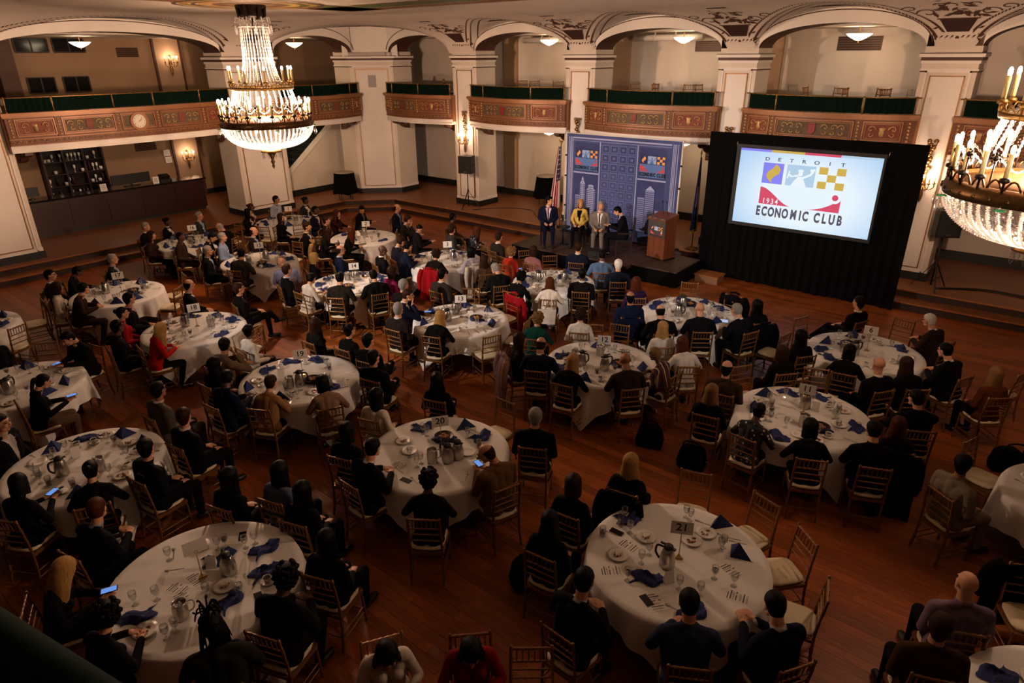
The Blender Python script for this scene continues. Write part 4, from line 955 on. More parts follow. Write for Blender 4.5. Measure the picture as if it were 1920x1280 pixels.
# flags ------------------------------------------------------------
def flag(loc, label, us):
    f = thing('flag', label, 'flag', loc, 0)
    b = MB(); b.tube([(0, 0, 0), (0, 0, 2.62)], .014, 8); b.build('pole', mat('flag_pole_wood', '7a5227', .4), f)
    b = MB(); b.lathe([(.2, 0), (.18, .03), (.05, .07), (.02, .12)], 14); b.build('pole_base', brass, f)
    b = MB()
    if us: b.lathe([(.02, 0), (.03, .03), (.01, .06)], 8, (0, 0, 2.62)); b.tube([(-.09, 0, 2.76), (-.03, 0, 2.69), (0, 0, 2.72), (.03, 0, 2.69), (.09, 0, 2.76)], [.008, .02, .02, .02, .008], 6)
    else: b.lathe([(.015, 0), (.03, .05), (.0, .18)], 8, (0, 0, 2.62))
    b.build('finial', mat('gold_finial', 'b48a3a', .3, metal=.8), f)
    # hanging cloth: fly edge gathered in folds around the pole
    nu, nv = 52, 26; top = 2.56; L_ = 1.85 if us else 2.15
    def P(i, j):
        u, v = i / nu, j / nv; w = (.08 + .36 * (v ** .8)) if us else (.05 + .22 * v ** .8)
        x = -.02 - w * u * .9 + .02 * sin(u * 14) ; yy = .055 * sin(u * 17 + 1) * (.25 + v); z = top - L_ * v * (1 - .10 * u) - .42 * u * v ** .4 * (1 if us else .15)
        if not us: x = -x * .5 - .14 * v * (1 - u)
        return (x, yy - .03, z)
    g = MB(); vs = [P(i, j) for j in range(nv + 1) for i in range(nu + 1)]
    for j in range(nv):
        for i in range(nu):
            if us: mi = 2 if (j < 14 and i < 22) else (0 if (i * 13 // nu) % 2 == 0 else 1) if j >= 14 or i >= 22 else 2
            else: mi = 2 if i > 2 and i < nu - 2 and j < nv - 1 else 3
            if not us and 10 <= j <= 16 and 16 <= i <= 36: mi = 4 if (i // 3 + j) % 3 else 0
            g.add([vs[j * (nu + 1) + i], vs[j * (nu + 1) + i + 1], vs[(j + 1) * (nu + 1) + i + 1], vs[(j + 1) * (nu + 1) + i]], [(0, 1, 2, 3)], mi, True)
    g.build('flag_cloth', [mat('flag_red', 'a3202c', .8), mat('flag_white', 'd8cfc4', .8), mat('flag_blue', '1a2148', .8), mat('gold_fringe', 'b88a34', .7), mat('flag_seal_blue', '5f78a0', .8)], f)
    if us:
        s = MB()
        for j in range(1, 14, 2):
            for i in range(2 + (j // 2) % 2 * 2, 21, 4):
                p = Vector(P(i, j)); q = Vector(P(i + 1, j)); t = (q - p); t = t.normalized() if t.length else Vector((1, 0, 0)); n = t.cross(Vector((0, 0, 1))).normalized()
                for sd in (-1, 1):
                    pts = [p + sd * n * .006 + t * r * cos(a) + Vector((0, 0, r * sin(a))) for a, r in ((pi / 2 + k * pi / 5, .021 if k % 2 == 0 else .009) for k in range(10))]
                    s.add(pts, [list(range(10))])
        s.build('flag_stars', mat('flag_white', 'd8cfc4', .8), f)
flag((-11.80, 17.25, FLOOR2 + .0), 'striped flag with stars left of the backdrop', True)
flag((-7.45, 17.62, FLOOR2), 'dark blue state flag between backdrop and screen', False)

# loudspeakers -----------------------------------------------------
def speaker(x, y, z, rz, side, tilt=0):
    st = thing('speaker_stand', 'black tripod speaker stand ' + side, 'stand', (x, y, z), rz)
    H_ = 1.28
    b = MB(); b.tube([(0, 0, .1), (0, 0, H_)], .02, 8); b.build('pole', black_m, st)
    b = MB(); b.tube([(0, 0, .62), (0, 0, .7)], .035, 8); b.build('collar', black_m, st)
    for k in range(3):
        a = k * 2 * pi / 3 + .4; b = MB(); b.bar((.03 * cos(a), .03 * sin(a), .64), (.42 * cos(a), .42 * sin(a), .02), .03, .015); b.bar((.03 * cos(a), .03 * sin(a), .2), (.24 * cos(a), .24 * sin(a), .30), .02, .01); b.build('leg', black_m, st)
    sp = thing('loudspeaker', 'black loudspeaker on the tripod stand ' + side, 'speaker', (x, y, z + H_ + .002), rz)
    b = MB(); b.prism([(-.26, -.2), (.26, -.2), (.2, .2), (-.2, .2)], 0, .6, lambda a, q, t: (a, q, t)); b.build('cabinet', black_m, sp)
    b = MB(); b.box(-.235, .235, -.215, -.2, .03, .57); b.build('grille', mat('speaker_mesh', '131314', .8), sp)
    b = MB(); b.box(-.05, .05, -.218, -.214, .05, .07); b.build('badge_plate', chrome, sp)
    b = MB(); b.tube([(.262, -.05, .28), (.285, -.02, .3), (.285, .05, .3), (.262, .08, .28)], .012, 6); b.build('side_handle', black_m, sp)
speaker(-16.15, 17.75, FLOOR2, .25, 'before the pier with the lit sconce')
speaker(-1.5, 17.75, FLOOR2, .5, 'before the pier at the far right')
for (x, y, lab) in ((-9.05, 15.05, 'small black wedge monitor on the stage front edge'),):
    m = thing('stage_monitor', lab, 'speaker', (x, y, SZ), .2); b = MB(); b.prism([(-.16, 0), (.16, 0), (.16, .12), (-.02, .26), (-.16, .2)], -.2, .2, lambda a, z, t: (t, a, z)); b.build('cabinet', black_m, m); b = MB(); b.lathe([(.07, 0), (.06, .01), (.0, .0)], 14, (0, 0, 0)); b.v = [(p[0], -.165 - p[2], .1 + p[1]) for p in b.v]; b.build('driver', mat('speaker_mesh', '131314', .8), m)
def cocktail(x, y, z, lab):
    t = thing('cocktail_table', lab, 'table', (x, y, z)); b = MB(); b.lathe([(.0, 1.02), (.38, 1.02), (.385, 1.035), (.38, 1.05), (.0, 1.05)], 28); b.build('table_top', mat('grey_table_top', '9a8a78', .5), t)
    for k in range(4): a = k * pi / 2 + .3; b = MB(); b.tube([(.3 * cos(a), .3 * sin(a), 0), (.26 * cos(a), .26 * sin(a), 1.02)], .02, 8); b.build('leg', chrome, t)
    n = 64; vs = []
    for k, (r, z_) in enumerate(((.382, 1.04), (.39, .9), (.43, .55), (.47, .27))):
        for i in range(n): a = 2 * pi * i / n; rr = r + .035 * k / 3 * sin(a * 9) + .02 * k / 3 * sin(a * 5 + 1); vs.append((rr * cos(a), rr * sin(a), z_ + (.03 * sin(a * 4) if k == 3 else 0)))
    b = MB(); b.add(vs, [(r * n + i, r * n + (i + 1) % n, (r + 1) * n + (i + 1) % n, (r + 1) * n + i) for r in range(3) for i in range(n)], 0, True); o = b.build('tablecloth', blackcloth, None, (x, y, z), label='black cloth draped over ' + lab.split(' ', 1)[1].replace('tall ', 'the tall '), category='tablecloth')
cocktail(-21.1, 16.15, FLOOR2, 'tall cocktail table left of the corner pier')
cocktail(-14.35, 20.1, FLOOR2, 'tall cocktail table behind the striped flag')
cb = thing('cable', 'black cable trailing over the raised aisle floor', 'cable'); b = MB(); b.tube(curve_pts([(-15.9, 17.7, .37), (-15.2, 18.6, .37), (-14.2, 18.9, .37), (-13.4, 18.2, .37), (-12.6, 17.9, .37), (-12.1, 17.6, .37)], 40), .012, 5); b.build('cord', black_m, cb)
cb = thing('cable', 'bundle of black cables on the aisle floor far right', 'cable'); b = MB()
for k in range(3): b.tube(curve_pts([(-1.4, 17.8 + k * .05, .37), (-.4, 18.3 + k * .08, .37), (.8, 18.2 + k * .1, .37), (2.2, 18.7 + k * .06, .37), (3.8, 18.6, .37)], 30), .012, 5)
b.build('cord', black_m, cb)
# ================================================================ WHO SITS WHERE (world metres, facing in degrees)
PEOPLE = [
('16', -18.93, 7.65, -47.0, -10.0, 'lap', 'm', 's', 'g', 'suit', '0d0c0e', '1,sh:d8d0c6', 'grey-haired man in black suit with open white collar'),
('16', -18.08, 7.39, -44.0, 0.0, 'lap', 'f', 'o', 'n', 'top', '2a1a12', '1', 'brown-haired woman in dark brown behind the grey-haired man'),
('16', -19.32, 8.42, -51.0, 10.0, 'lap', 'f', 'u', 'k', 'top', '08080a', '2,sh:d8d0c6', 'dark-skinned person in black sweater with white collar'),
('16', -17.09, 7.68, -41.0, 0.0, 'lap', 'm', 'k', 'k', 'top', '2c2018', '2', 'person with cropped hair in dark brown jacket, back turned'),
('16', -19.05, 9.23, -53.0, 0.0, 'lap', 'm', 's', 'g', 'suit', '2c2b2a', '1,sh:8fa0bc,bg,gl', 'grey-haired man with glasses and light blue shirt'),
('16', -17.25, 9.09, -238.0, 0.0, 'phone', 'm', 'f', 'g', 'suit', '0c0c10', '1', 'bald man in dark suit bending over the table'),
('16', -16.68, 8.12, -41.0, 10.0, 'phone', 'm', 's', 'k', 'suit', '0a0a0d', '1,bg', 'dark-haired man in black suit with white badge looking down'),
('16', -16.17, 8.31, -39.0, 0.0, 'lap', 'm', 's', 'g', 'top', '7f90b0', '1,bg', 'grey-haired man in pale blue shirt'),
('15', -15.25, 7.42, -32.0, -5.0, 'lap', 'm', 's', 'g', 'suit', '0d0d0f', '1,sh:9098a8', 'grey-haired man in black suit turned to the stage'),
('15', -14.37, 7.68, 23.0, 15.0, 'table', 'm', 's', 'k', 'suit', '2a241e', '1', 'dark-haired man in charcoal jacket, back turned'),
('15', -16.08, 9.15, -42.0, 10.0, 'lap', 'm', 'f', 'n', 'suit', '1c1613', '1,sh:8095bd,gl,bg', 'balding man with glasses and blue shirt under dark jacket'),
('15', -12.92, 8.0, 57.0, 40.0, 'phone', 'm', 'b', 'n', 'top', '7a7e9c', '1', 'bald man in lavender blue shirt bending down'),
('1', -18.57, 10.5, -57.0, 20.0, 'arms', 'f', 'l', 'k', 'suit', '08080a', '1,bg,gl,sh:b89080', 'black-haired woman with glasses in black suit'),
('1', -19.17, 10.96, -61.0, 15.0, 'lap', 'f', 'u', 'r', 'top', '4a2216', '2,sh:c8c0b4', 'person in rust brown jacket by the left pier'),
('1', -19.31, 11.95, -65.0, 20.0, 'lap', 'm', 's', 'k', 'top', 'a6acb8', '3,bg', 'black-haired man in pale grey-blue shirt'),
('1', -18.7, 12.63, -68.0, 15.0, 'lap', 'f', 'u', 'k', 'suit', '2a2724', '2,sh:d0c8bc,bg', 'woman with pulled-back hair, dark jacket and white top'),
('1', -17.2, 10.72, -55.0, 10.0, 'lap', 'f', 'l', 'n', 'top', '0c0b0c', '1', 'woman with long brown hair in black'),
('1', -16.98, 11.77, -58.0, 0.0, 'lap', 'm', 'k', 'k', 'suit', '101426', '2,sh:d8d2c8,tie:7c1a22,bg', 'man in navy suit with red tie'),
('2', -16.51, 12.05, -58.0, 10.0, 'chin', 'f', 'l', 'r', 'top', '2c1210', '1,bg', 'woman with reddish hair resting chin on her hand'),
('2', -15.78, 11.25, -51.0, 20.0, 'lap', 'f', 'u', 'n', 'top', '1c1210', '1', 'woman with pinned brown hair in dark top'),
('2', -14.85, 10.4, -42.0, 20.0, 'table', 'f', 'l', 'n', 'top', '15120f', '1', 'brown-haired woman in black facing the table marked two'),
('2', -15.38, 10.32, -44.0, 10.0, 'lap', 'm', 's', 'n', 'suit', '0c0c10', '1,sh:d0c8bc', 'brown-haired man in black suit before hanging tan coat'),
('2', -14.28, 10.73, -43.0, 30.0, 'table', 'f', 'l', 'r', 'top', '0a0909', '1', 'woman with long straight chestnut hair in black'),
('2', -16.24, 12.82, -62.0, -60.0, 'phone', 'm', 's', 'k', 'suit', '0c0b0e', '1,sh:5a4a48,tie:7888a8', 'dark-haired man with head in hand and pale blue tie'),
('2', -15.22, 13.46, -63.0, 0.0, 'lap', 'm', 'f', 'n', 'suit', '0f1424', '1,sh:7484a4', 'tall bald man in navy jacket near the steps'),
('2', -13.97, 12.55, -49.0, 20.0, 'chin', 'm', 's', 'n', 'suit', '1e1814', '1,sh:8090a8', 'brown-haired man in brown suit with raised hands'),
('3', -13.06, 12.15, -40.0, -70.0, 'phone', 'm', 's', 'k', 'suit', '141216', '1,sh:7c94c4,gl', 'black-haired man with glasses and blue shirt reading'),
('2', -12.76, 9.39, -24.0, 10.0, 'lap', 'm', 'f', 'n', 'suit', '141c34', '1,sh:c8c8d0,gl', 'balding man in blue suit and glasses'),
('14', -11.96, 10.0, -19.0, -30.0, 'lap', 'm', 'b', 'k', 'suit', '0c0b0d', '2,sh:e0dad0,tie:222230', 'dark-skinned bald man with white shirt and striped tie'),
('3', -12.36, 10.76, -26.0, 20.0, 'phone', 'm', 's', 'n', 'suit', '171420', '1,sh:c0b8b4', 'brown-haired man in plum-dark suit leaning in'),
('3', -11.88, 10.53, -22.0, 20.0, 'table', 'm', 's', 'k', 'suit', '141a2e', '1', 'dark-haired man in navy suit on a gold chair'),
('3', -13.02, 13.58, -51.0, 40.0, 'lap', 'm', 'k', 'k', 'top', '4a3226', '2,gl', 'man in brown plaid shirt near the speaker stand'),
('3', -12.02, 12.49, -31.0, 40.0, 'lap', 'm', 's', 'n', 'suit', '34302e', '1,gl', 'brown-haired man with glasses in grey suit'),
('3', -11.78, 12.97, -33.0, 20.0, 'table', 'f', 'l', 'r', 'top', '0f0c0e', '1,dots', 'woman with long auburn hair in flowered black dress'),
('3', -10.53, 12.64, -16.0, 20.0, 'lap', 'm', 's', 'n', 'suit', '241f1c', '1,sh:d0c8bc', 'brown-haired man in brown suit nearest the steps'),
('3', -10.82, 10.59, 23.0, 0.0, 'table', 'f', 'c', 'n', 'top', '140e0c', '1', 'woman with curly brown hair before the red coat'),
('3', -10.3, 11.37, 63.0, 10.0, 'lap', 'f', 'o', 'k', 'top', '9c9298', '1', 'black-haired woman in pale lilac top'),
('3', -9.49, 9.5, 1.0, 10.0, 'lap', 'm', 's', 'k', 'suit', '2a2422', '1,sh:c0b8b0', 'dark-haired man in charcoal suit with pale collar'),
('3', -9.57, 10.99, 57.0, 0.0, 'lap', 'f', 'l', 'n', 'top', '4a3426', '1', 'woman with long light-brown hair in tan'),
('4', -9.54, 11.91, 1.0, -20.0, 'lap', 'f', 'c', 't', 'top', '9e2a1a', '1,ph', 'curly blonde woman in orange-red sweater'),
('3', -8.78, 10.57, 56.0, 20.0, 'phone', 'm', 's', 'g', 'suit', '101012', '1,ph', 'grey-haired man in black suit holding a phone'),
('14', -10.63, 9.1, -8.0, 10.0, 'lap', 'f', 'o', 'n', 'top', '7a1848', '1', 'woman in magenta jacket'),
('14', -10.97, 7.93, 29.0, 20.0, 'table', 'm', 's', 'k', 'suit', '201b16', '1', 'black-haired man in dark brown suit on the near side'),
('14', -10.49, 8.58, 65.0, 10.0, 'table', 'm', 's', 'k', 'suit', '0a0a0b', '1', 'black-haired man in black suit with wide shoulders'),
('14', -11.73, 7.68, -2.0, 20.0, 'phone', 'f', 's', 'k', 'top', 'c2b6a6', '1', 'person with short dark hair in ivory jacket'),
('14', -12.91, 8.74, -24.0, 0.0, 'lap', 'f', 'o', 'y', 'top', '0b0a0b', '1', 'blonde woman with bob in black'),
('15', -12.39, 7.67, -18.0, 20.0, 'lap', 'm', 's', 'n', 'suit', '100f11', '1,sh:c8c0b4', 'brown-haired man in black suit seen from the side'),
('14', -9.62, 8.51, -0.0, 10.0, 'lap', 'm', 's', 'g', 'suit', '0f0d0e', '1', 'grey-haired man in black behind the phone reader'),
('13', -9.26, 8.11, -44.0, 0.0, 'chin', 'm', 's', 'n', 'suit', '12142a', '1,sh:d0c8c0,ph', 'greying man in navy suit with hand at his face'),
('13', -8.67, 7.51, 6.0, 15.0, 'lap', 'm', 's', 'g', 'suit', '231a16', '1,sh:c8c0b4', 'grey-haired man in dark brown suit'),
('13', -7.92, 7.71, 18.0, 10.0, 'table', 'f', 'l', 'y', 'top', '0a0909', '1', 'blonde woman in black on the near side'),
('12', -6.18, 7.89, -36.0, 0.0, 'lap', 'f', 'l', 'n', 'top', '0f0b0c', '1', 'dark-haired woman before the mauve coat'),
('12', -6.43, 8.71, 23.0, 0.0, 'table', 'f', 'c', 't', 'top', '0f3d33', '1', 'blonde woman with curls in dark green sweater'),
('4', -9.19, 12.33, 8.0, 0.0, 'lap', 'f', 'o', 'n', 'top', '8a5a58', '1', 'brown-haired woman in dusty pink top'),
('4', -8.37, 13.05, 21.0, 10.0, 'lap', 'm', 's', 'n', 'suit', '0f1426', '1,sh:d0c8bc', 'brown-haired man in navy suit by the stage'),
('4', -7.51, 12.74, 30.0, 0.0, 'table', 'm', 'k', 'k', 'top', '4e6484', '2,sh:d8d0c8', 'dark-skinned man in grey-blue blazer'),
('4', -6.87, 12.37, 35.0, 10.0, 'lap', 'm', 's', 'w', 'suit', '101526', '1', 'white-haired man in navy suit'),
('4', -6.05, 11.7, 38.0, 10.0, 'lap', 'f', 'l', 'r', 'top', '2a1638', '1', 'auburn-haired woman in purple'),
('4', -8.25, 10.45, 1.0, 10.0, 'table', 'f', 'c', 'k', 'top', '0c0b0c', '3,sh:d8d0c8', 'woman with black curls in black vest and white sleeves'),
('4', -7.43, 10.53, 29.0, 0.0, 'table', 'f', 'l', 'r', 'top', 'd2c6b8', '1', 'woman with long auburn hair in white top'),
('4', -7.14, 11.33, 26.0, 0.0, 'lap', 'm', 'k', 'k', 'suit', '0c0a0b', '2,sh:c8c0b8', 'dark-skinned man in black suit with white collar'),
('12', -5.96, 9.45, 29.0, 0.0, 'lap', 'f', 'c', 'n', 'top', 'cfc6b8', '1', 'woman with dark curls in cream sweater'),
('5', -5.61, 10.65, 35.0, 10.0, 'lap', 'm', 'f', 'k', 'suit', '0f1730', '3', 'balding man in dark blue suit'),
('5', -4.75, 10.29, 39.0, 10.0, 'table', 'm', 'f', 'k', 'suit', '0c0b0d', '1', 'man with thinning dark hair in black suit'),
('5', -4.49, 9.78, 38.0, 10.0, 'lap', 'f', 'l', 'y', 'top', 'c8bfb2', '1', 'blonde woman in white jacket'),
('5', -4.24, 10.83, 36.0, 0.0, 'table', 'm', 'b', 'n', 'suit', '0c0c10', '1', 'pink-headed bald man in black suit'),
('5', -3.61, 11.27, 66.0, -10.0, 'table', 'm', 's', 'g', 'suit', '0f1016', '1,sh:d0c8c0', 'grey-haired man in dark suit by the lit tablet'),
('5', -3.59, 11.86, 53.0, 0.0, 'lap', 'f', 'l', 'k', 'top', '0a090a', '1', 'woman with very long black hair'),
('12', -3.84, 9.34, 39.0, 20.0, 'table', 'f', 'l', 'r', 'top', 'd0c4b6', '1', 'auburn-haired woman in white jacket'),
('12', -3.93, 8.81, 85.0, 10.0, 'table', 'f', 'k', 't', 'top', '5a2420', '2,stripes', 'person in wine and cream vertical stripes'),
('12', -4.18, 8.08, 49.0, 0.0, 'table', 'm', 'b', 'n', 'top', '2a1d18', '3', 'bald man in dark brown jacket on the near side'),
('12', -5.0, 7.6, 9.0, 10.0, 'table', 'f', 'l', 'y', 'top', '0a0a0b', '1', 'woman with shoulder-length blonde hair in black'),
('12', -5.63, 7.72, 25.0, 0.0, 'table', 'm', 'f', 'n', 'suit', '14182a', '1,sh:d0c8c0', 'balding man in navy suit with white collar'),
('6', -2.18, 13.02, 66.0, 0.0, 'cross', 'm', 's', 'k', 'suit', '0b0a0c', '1,sh:d8d0c8', 'dark-haired man with crossed legs in black suit'),
('6', -0.76, 12.82, 68.0, 10.0, 'table', 'm', 's', 'w', 'suit', '2b1d15', '1,sh:c8c0b8', 'white-haired man in brown jacket'),
('6', -0.36, 11.51, 63.0, 10.0, 'table', 'm', 's', 'k', 'suit', '0a0a0c', '1,sh:c8c0b8', 'dark-haired man in black suit looking left'),
('6', -0.82, 10.67, 40.0, 0.0, 'table', 'f', 'l', 'n', 'top', '0b0a0b', '1', 'brown-haired woman in black on the near side'),
('6', -1.23, 10.28, 54.0, -20.0, 'lap', 'm', 'b', 'n', 'suit', '0a090b', '1,sh:d0c8c0', 'bald man in black suit with open white collar'),
('6', -1.73, 10.6, 8.0, 0.0, 'table', 'f', 'o', 'k', 'top', '09090a', '1', 'woman with black bob in black'),
('6', -2.5, 10.85, 52.0, 0.0, 'lap', 'f', 'l', 'k', 'top', '0a0a0b', '1', 'black-haired woman in black with a backpack'),
('6', -2.54, 10.01, 48.0, 0.0, 'lap', 'f', 'o', 'n', 'top', '0c0a0a', '1', 'brown-haired person in black behind the near table'),
('11', -2.98, 8.78, 11.0, 0.0, 'lap', 'm', 'f', 'k', 'top', '3a2a1e', '1', 'balding man in brown jacket'),
('11', -2.9, 8.05, 10.0, 0.0, 'lap', 'f', 'l', 't', 'top', '0b0a0a', '1', 'woman with streaked blonde hair in black'),
('11', -2.24, 7.82, -6.0, 10.0, 'table', 'f', 'k', 'k', 'top', '0c0b0c', '2,dots', 'woman with cropped hair in polka dot dress'),
('11', -1.47, 7.82, 24.0, 0.0, 'table', 'f', 'o', 'k', 'top', '0a0a0b', '1', 'woman with smooth black bob seen from behind'),
('11', -0.81, 8.11, 23.0, 0.0, 'table', 'm', 's', 'k', 'suit', '0a090a', '1', 'black-haired person hunched over the table'),
('11', -0.67, 8.64, 25.0, 0.0, 'lap', 'f', 'l', 'r', 'top', '141010', '1,sh:a89880', 'woman with dark red hair in black'),
('11', -0.54, 9.4, 28.0, 20.0, 'chin', 'm', 's', 'k', 'suit', '0a0a0b', '1', 'dark-haired man with fist at his chin'),
('20', -5.49, 3.99, -3.0, 20.0, 'table', 'm', 's', 'k', 'suit', '0c0d12', '1,sh:c0b8b0', 'black-haired man in black suit with white collar'),
('20', -6.51, 5.1, 15.0, -20.0, 'lap', 'f', 'l', 'k', 'top', 'cdc0ae', '1', 'woman with long black hair in white sweater'),
('20', -6.2, 6.05, 18.0, 20.0, 'cross', 'f', 'l', 'k', 'top', '0a090a', '1', 'woman with black hair in black, facing right'),
('20', -6.08, 4.26, 16.0, 0.0, 'lap', 'f', 'o', 'k', 'top', '0a0a0b', '3', 'dark-haired person in black at the left side'),
('20', -4.46, 4.05, 35.0, 0.0, 'table', 'f', 'c', 'k', 'top', '15120f', '2', 'woman with short black curls, back turned'),
('20', -4.17, 4.97, 71.0, 30.0, 'phone', 'm', 'f', 'n', 'suit', '6a4c30', '1,ph,gl', 'man in tan suit looking at his phone'),
('20', -4.35, 5.91, 27.0, 10.0, 'lap', 'm', 's', 'g', 'suit', '0b0b0e', '1', 'grey-haired man in black suit seen from behind'),
('19', -8.01, 4.32, 26.0, 10.0, 'table', 'f', 's', 'n', 'top', '8a6440', '1', 'woman with short brown hair in camel jacket'),
('19', -7.31, 4.89, 61.0, 20.0, 'table', 'f', 'o', 'k', 'top', '7a5c4a', '1', 'dark-haired woman in dusty rose cardigan'),
('19', -8.56, 3.97, 5.0, 30.0, 'phone', 'm', 's', 'k', 'suit', '0e1228', '2', 'person in navy bending over the table'),
('19', -9.25, 4.25, 2.0, 10.0, 'lap', 'f', 'l', 'k', 'top', '0a0a0c', '1', 'woman with long black hair behind the navy jacket'),
('19', -9.68, 4.59, -0.0, 30.0, 'chin', 'm', 's', 'k', 'top', '5c4a38', '3,gl', 'person with glasses in beige sweater, hands at face'),
('19', -10.04, 5.32, -2.0, 20.0, 'lap', 'f', 'u', 'k', 'top', 'c8bfb2', '2', 'woman with headwrap in white blouse'),
('19', -9.4, 6.22, 1.0, 20.0, 'lap', 'f', 'l', 'n', 'top', '0c0b0c', '1,sh:b8b0a8', 'woman with long light-brown hair in black sweater'),
('19', -8.69, 6.39, 5.0, 10.0, 'lap', 'f', 'u', 'k', 'top', '0e0c0c', '1', 'dark-haired woman with grey scarf'),
('19', -8.0, 6.3, 9.0, 10.0, 'cross', 'm', 's', 'k', 'suit', '0c0b0d', '1', 'man in black with crossed legs'),
('19', -7.42, 5.91, 12.0, 0.0, 'cross', 'm', 's', 'k', 'suit', '08080a', '1', 'broad man in black leaning back'),
('18', -12.68, 4.36, -14.0, 10.0, 'lap', 'f', 'u', 'k', 'top', '8e1418', '1,bg', 'dark-haired woman in red jacket'),
('18', -13.2, 4.72, -17.0, 20.0, 'lap', 'm', 's', 'k', 'suit', '100e10', '1,sh:b08090,tie:a06070', 'dark-haired man with pink tie'),
('18', -11.45, 4.29, -9.0, 20.0, 'table', 'f', 'l', 'y', 'top', 'a3140e', '1', 'blonde woman in bright red dress'),
('18', -11.87, 3.95, -10.0, 25.0, 'lap', 'm', 's', 'k', 'suit', '0c0b0d', '2,gl,bg', 'dark-haired man with badge in black suit'),
('18', -13.1, 5.85, -19.0, 20.0, 'lap', 'm', 'f', 'k', 'suit', '0d0c0e', '1,sh:c0b8b0', 'balding dark-haired man in black suit'),
('18', -12.06, 6.43, -14.0, 10.0, 'cross', 'm', 's', 'n', 'suit', '0f0d0e', '1', 'short-haired man in black with crossed legs'),
('17', -16.11, 4.36, -29.0, 10.0, 'lap', 'm', 's', 'k', 'suit', '1e1310', '1,sh:c8c0b8', 'dark-haired man in brown suit at the outer side'),
('17', -15.28, 4.19, -25.0, 20.0, 'lap', 'f', 'o', 'n', 'top', 'c4b8a6', '1', 'brown-haired woman in white sweater'),
('17', -14.75, 4.3, -24.0, 40.0, 'table', 'm', 's', 'k', 'suit', '2c1c12', '1', 'dark-haired man in brown jacket on the near side'),
('17', -16.41, 4.81, -31.0, 20.0, 'phone', 'f', 's', 'k', 'top', '08080a', '2,bg', 'person in black with white badge, head bowed'),
('17', -16.33, 5.71, -31.0, 10.0, 'lap', 'm', 's', 'g', 'suit', '1c1d1e', '1,sh:7a8298,gl,bg', 'grey-haired man with glasses in grey suit'),
('FL', -12.17, 3.5, -168.0, 0.0, 'phone', 'm', 's', 'k', 'suit', '140e0d', '1,ph', 'dark-haired man typing on a phone'),
('FL', -10.79, 2.28, -6.0, 25.0, 'phone', 'f', 'p', 'k', 'top', '0a090b', '1,ph,bt:5a4636', 'woman with ponytail and lit phone'),
('FL', -13.02, 2.41, -76.0, 0.0, 'lap', 'm', 's', 'k', 'suit', '08080c', '1', 'person in black at the photo edge'),
('LM', -8.94, 3.27, 3.0, 20.0, 'lap', 'm', 's', 'k', 'suit', '4a4238', '3,sh:c0b8b0,gl', 'man with glasses in grey tweed jacket'),
('LM', -7.93, 3.13, 7.0, 30.0, 'lap', 'm', 's', 'n', 'suit', '0a0a0c', '1,sh:c0b8b0,gl', 'brown-haired man with glasses in black suit'),
('LM', -7.55, 2.48, 8.0, 30.0, 'lap', 'm', 's', 'k', 'top', '0d0b14', '1', 'person in dark varsity jacket with pale arc emblem'),
('LM', -9.66, 1.61, -48.0, 10.0, 'lap', 'm', 's', 'k', 'suit', '0b0a0d', '1,sh:a8a098', 'black-haired young man in black suit'),
('LM', -7.59, 1.86, 63.0, 10.0, 'table', 'f', 'u', 'k', 'top', '09090a', '1', 'woman with small bun in black'),
('LM', -8.02, 1.23, 30.0, 30.0, 'phone', 'f', 'o', 'k', 'top', '09090a', '1,ph', 'dark-haired woman holding a blue-lit phone'),
('LM', -8.9, 1.04, -8.0, 0.0, 'lap', 'f', 'o', 'k', 'top', '0a0a0b', '1', 'person in dark clothes at the photo edge'),
('BL', -6.78, 1.48, 11.0, 35.0, 'table', 'm', 's', 'r', 'suit', '0a0a10', '1,sh:6e7c98', 'red-haired man in black suit looking right'),
('BL', -6.28, 0.95, -25.0, 30.0, 'phone', 'f', 'l', 'y', 'top', '0a090c', '1,ph', 'woman with coppery blonde hair and phone'),
('BL', -5.28, 0.95, 13.0, 20.0, 'table', 'f', 'c', 'k', 'top', '070708', '1', 'broad person in black eating at the table'),
('BL', -4.28, 1.52, 58.0, 20.0, 'table', 'm', 'd', 'k', 'top', '1a1a10', '2', 'person with tied-up locs in olive jacket'),
('BL', -4.39, 2.11, 20.0, 0.0, 'table', 'm', 'c', 'k', 'top', '0c0709', '2', 'person with black curls in dark jacket'),
('BL', -4.6, 2.83, 20.0, 0.0, 'lap', 'f', 'l', 'k', 'top', '08080a', '1', 'person in black at the right side'),
('BL', -6.33, 2.81, 15.0, 0.0, 'lap', 'f', 'l', 'k', 'top', '08080a', '1', 'long-haired person in black with wide coat'),
('BL', -5.99, 3.23, 15.0, 0.0, 'lap', 'f', 'l', 'k', 'top', '56607a', '1', 'black-haired woman in blue denim shirt'),
('BL', -5.46, 3.16, 17.0, 10.0, 'lap', 'f', 'l', 'k', 'top', '100e10', '1,sh:b0a490', 'woman with very long hair and white lace sleeve'),
('21', -3.22, 5.08, 6.0, 20.0, 'lap', 'f', 'o', 'n', 'top', '0b090a', '1', 'dark brown-haired woman in black, looking right'),
('21', -3.05, 4.4, 6.0, 20.0, 'lap', 'f', 'l', 'k', 'top', '09080a', '1,gl', 'black-haired woman with glasses in black jacket'),
('21', -2.33, 3.72, -4.0, 20.0, 'table', 'm', 's', 'k', 'suit', '0a0a0e', '1,sh:a8a8b0', 'black-haired man in black suit with pale collar'),
('21', -2.93, 5.82, 9.0, 0.0, 'lap', 'f', 'l', 'y', 'top', '121012', '1,hstripes', 'blonde woman in black and white striped top'),
('21', -1.38, 4.08, 30.0, 10.0, 'table', 'm', 's', 'k', 'suit', '27304a', '1', 'black-haired man in blue suit, back turned'),
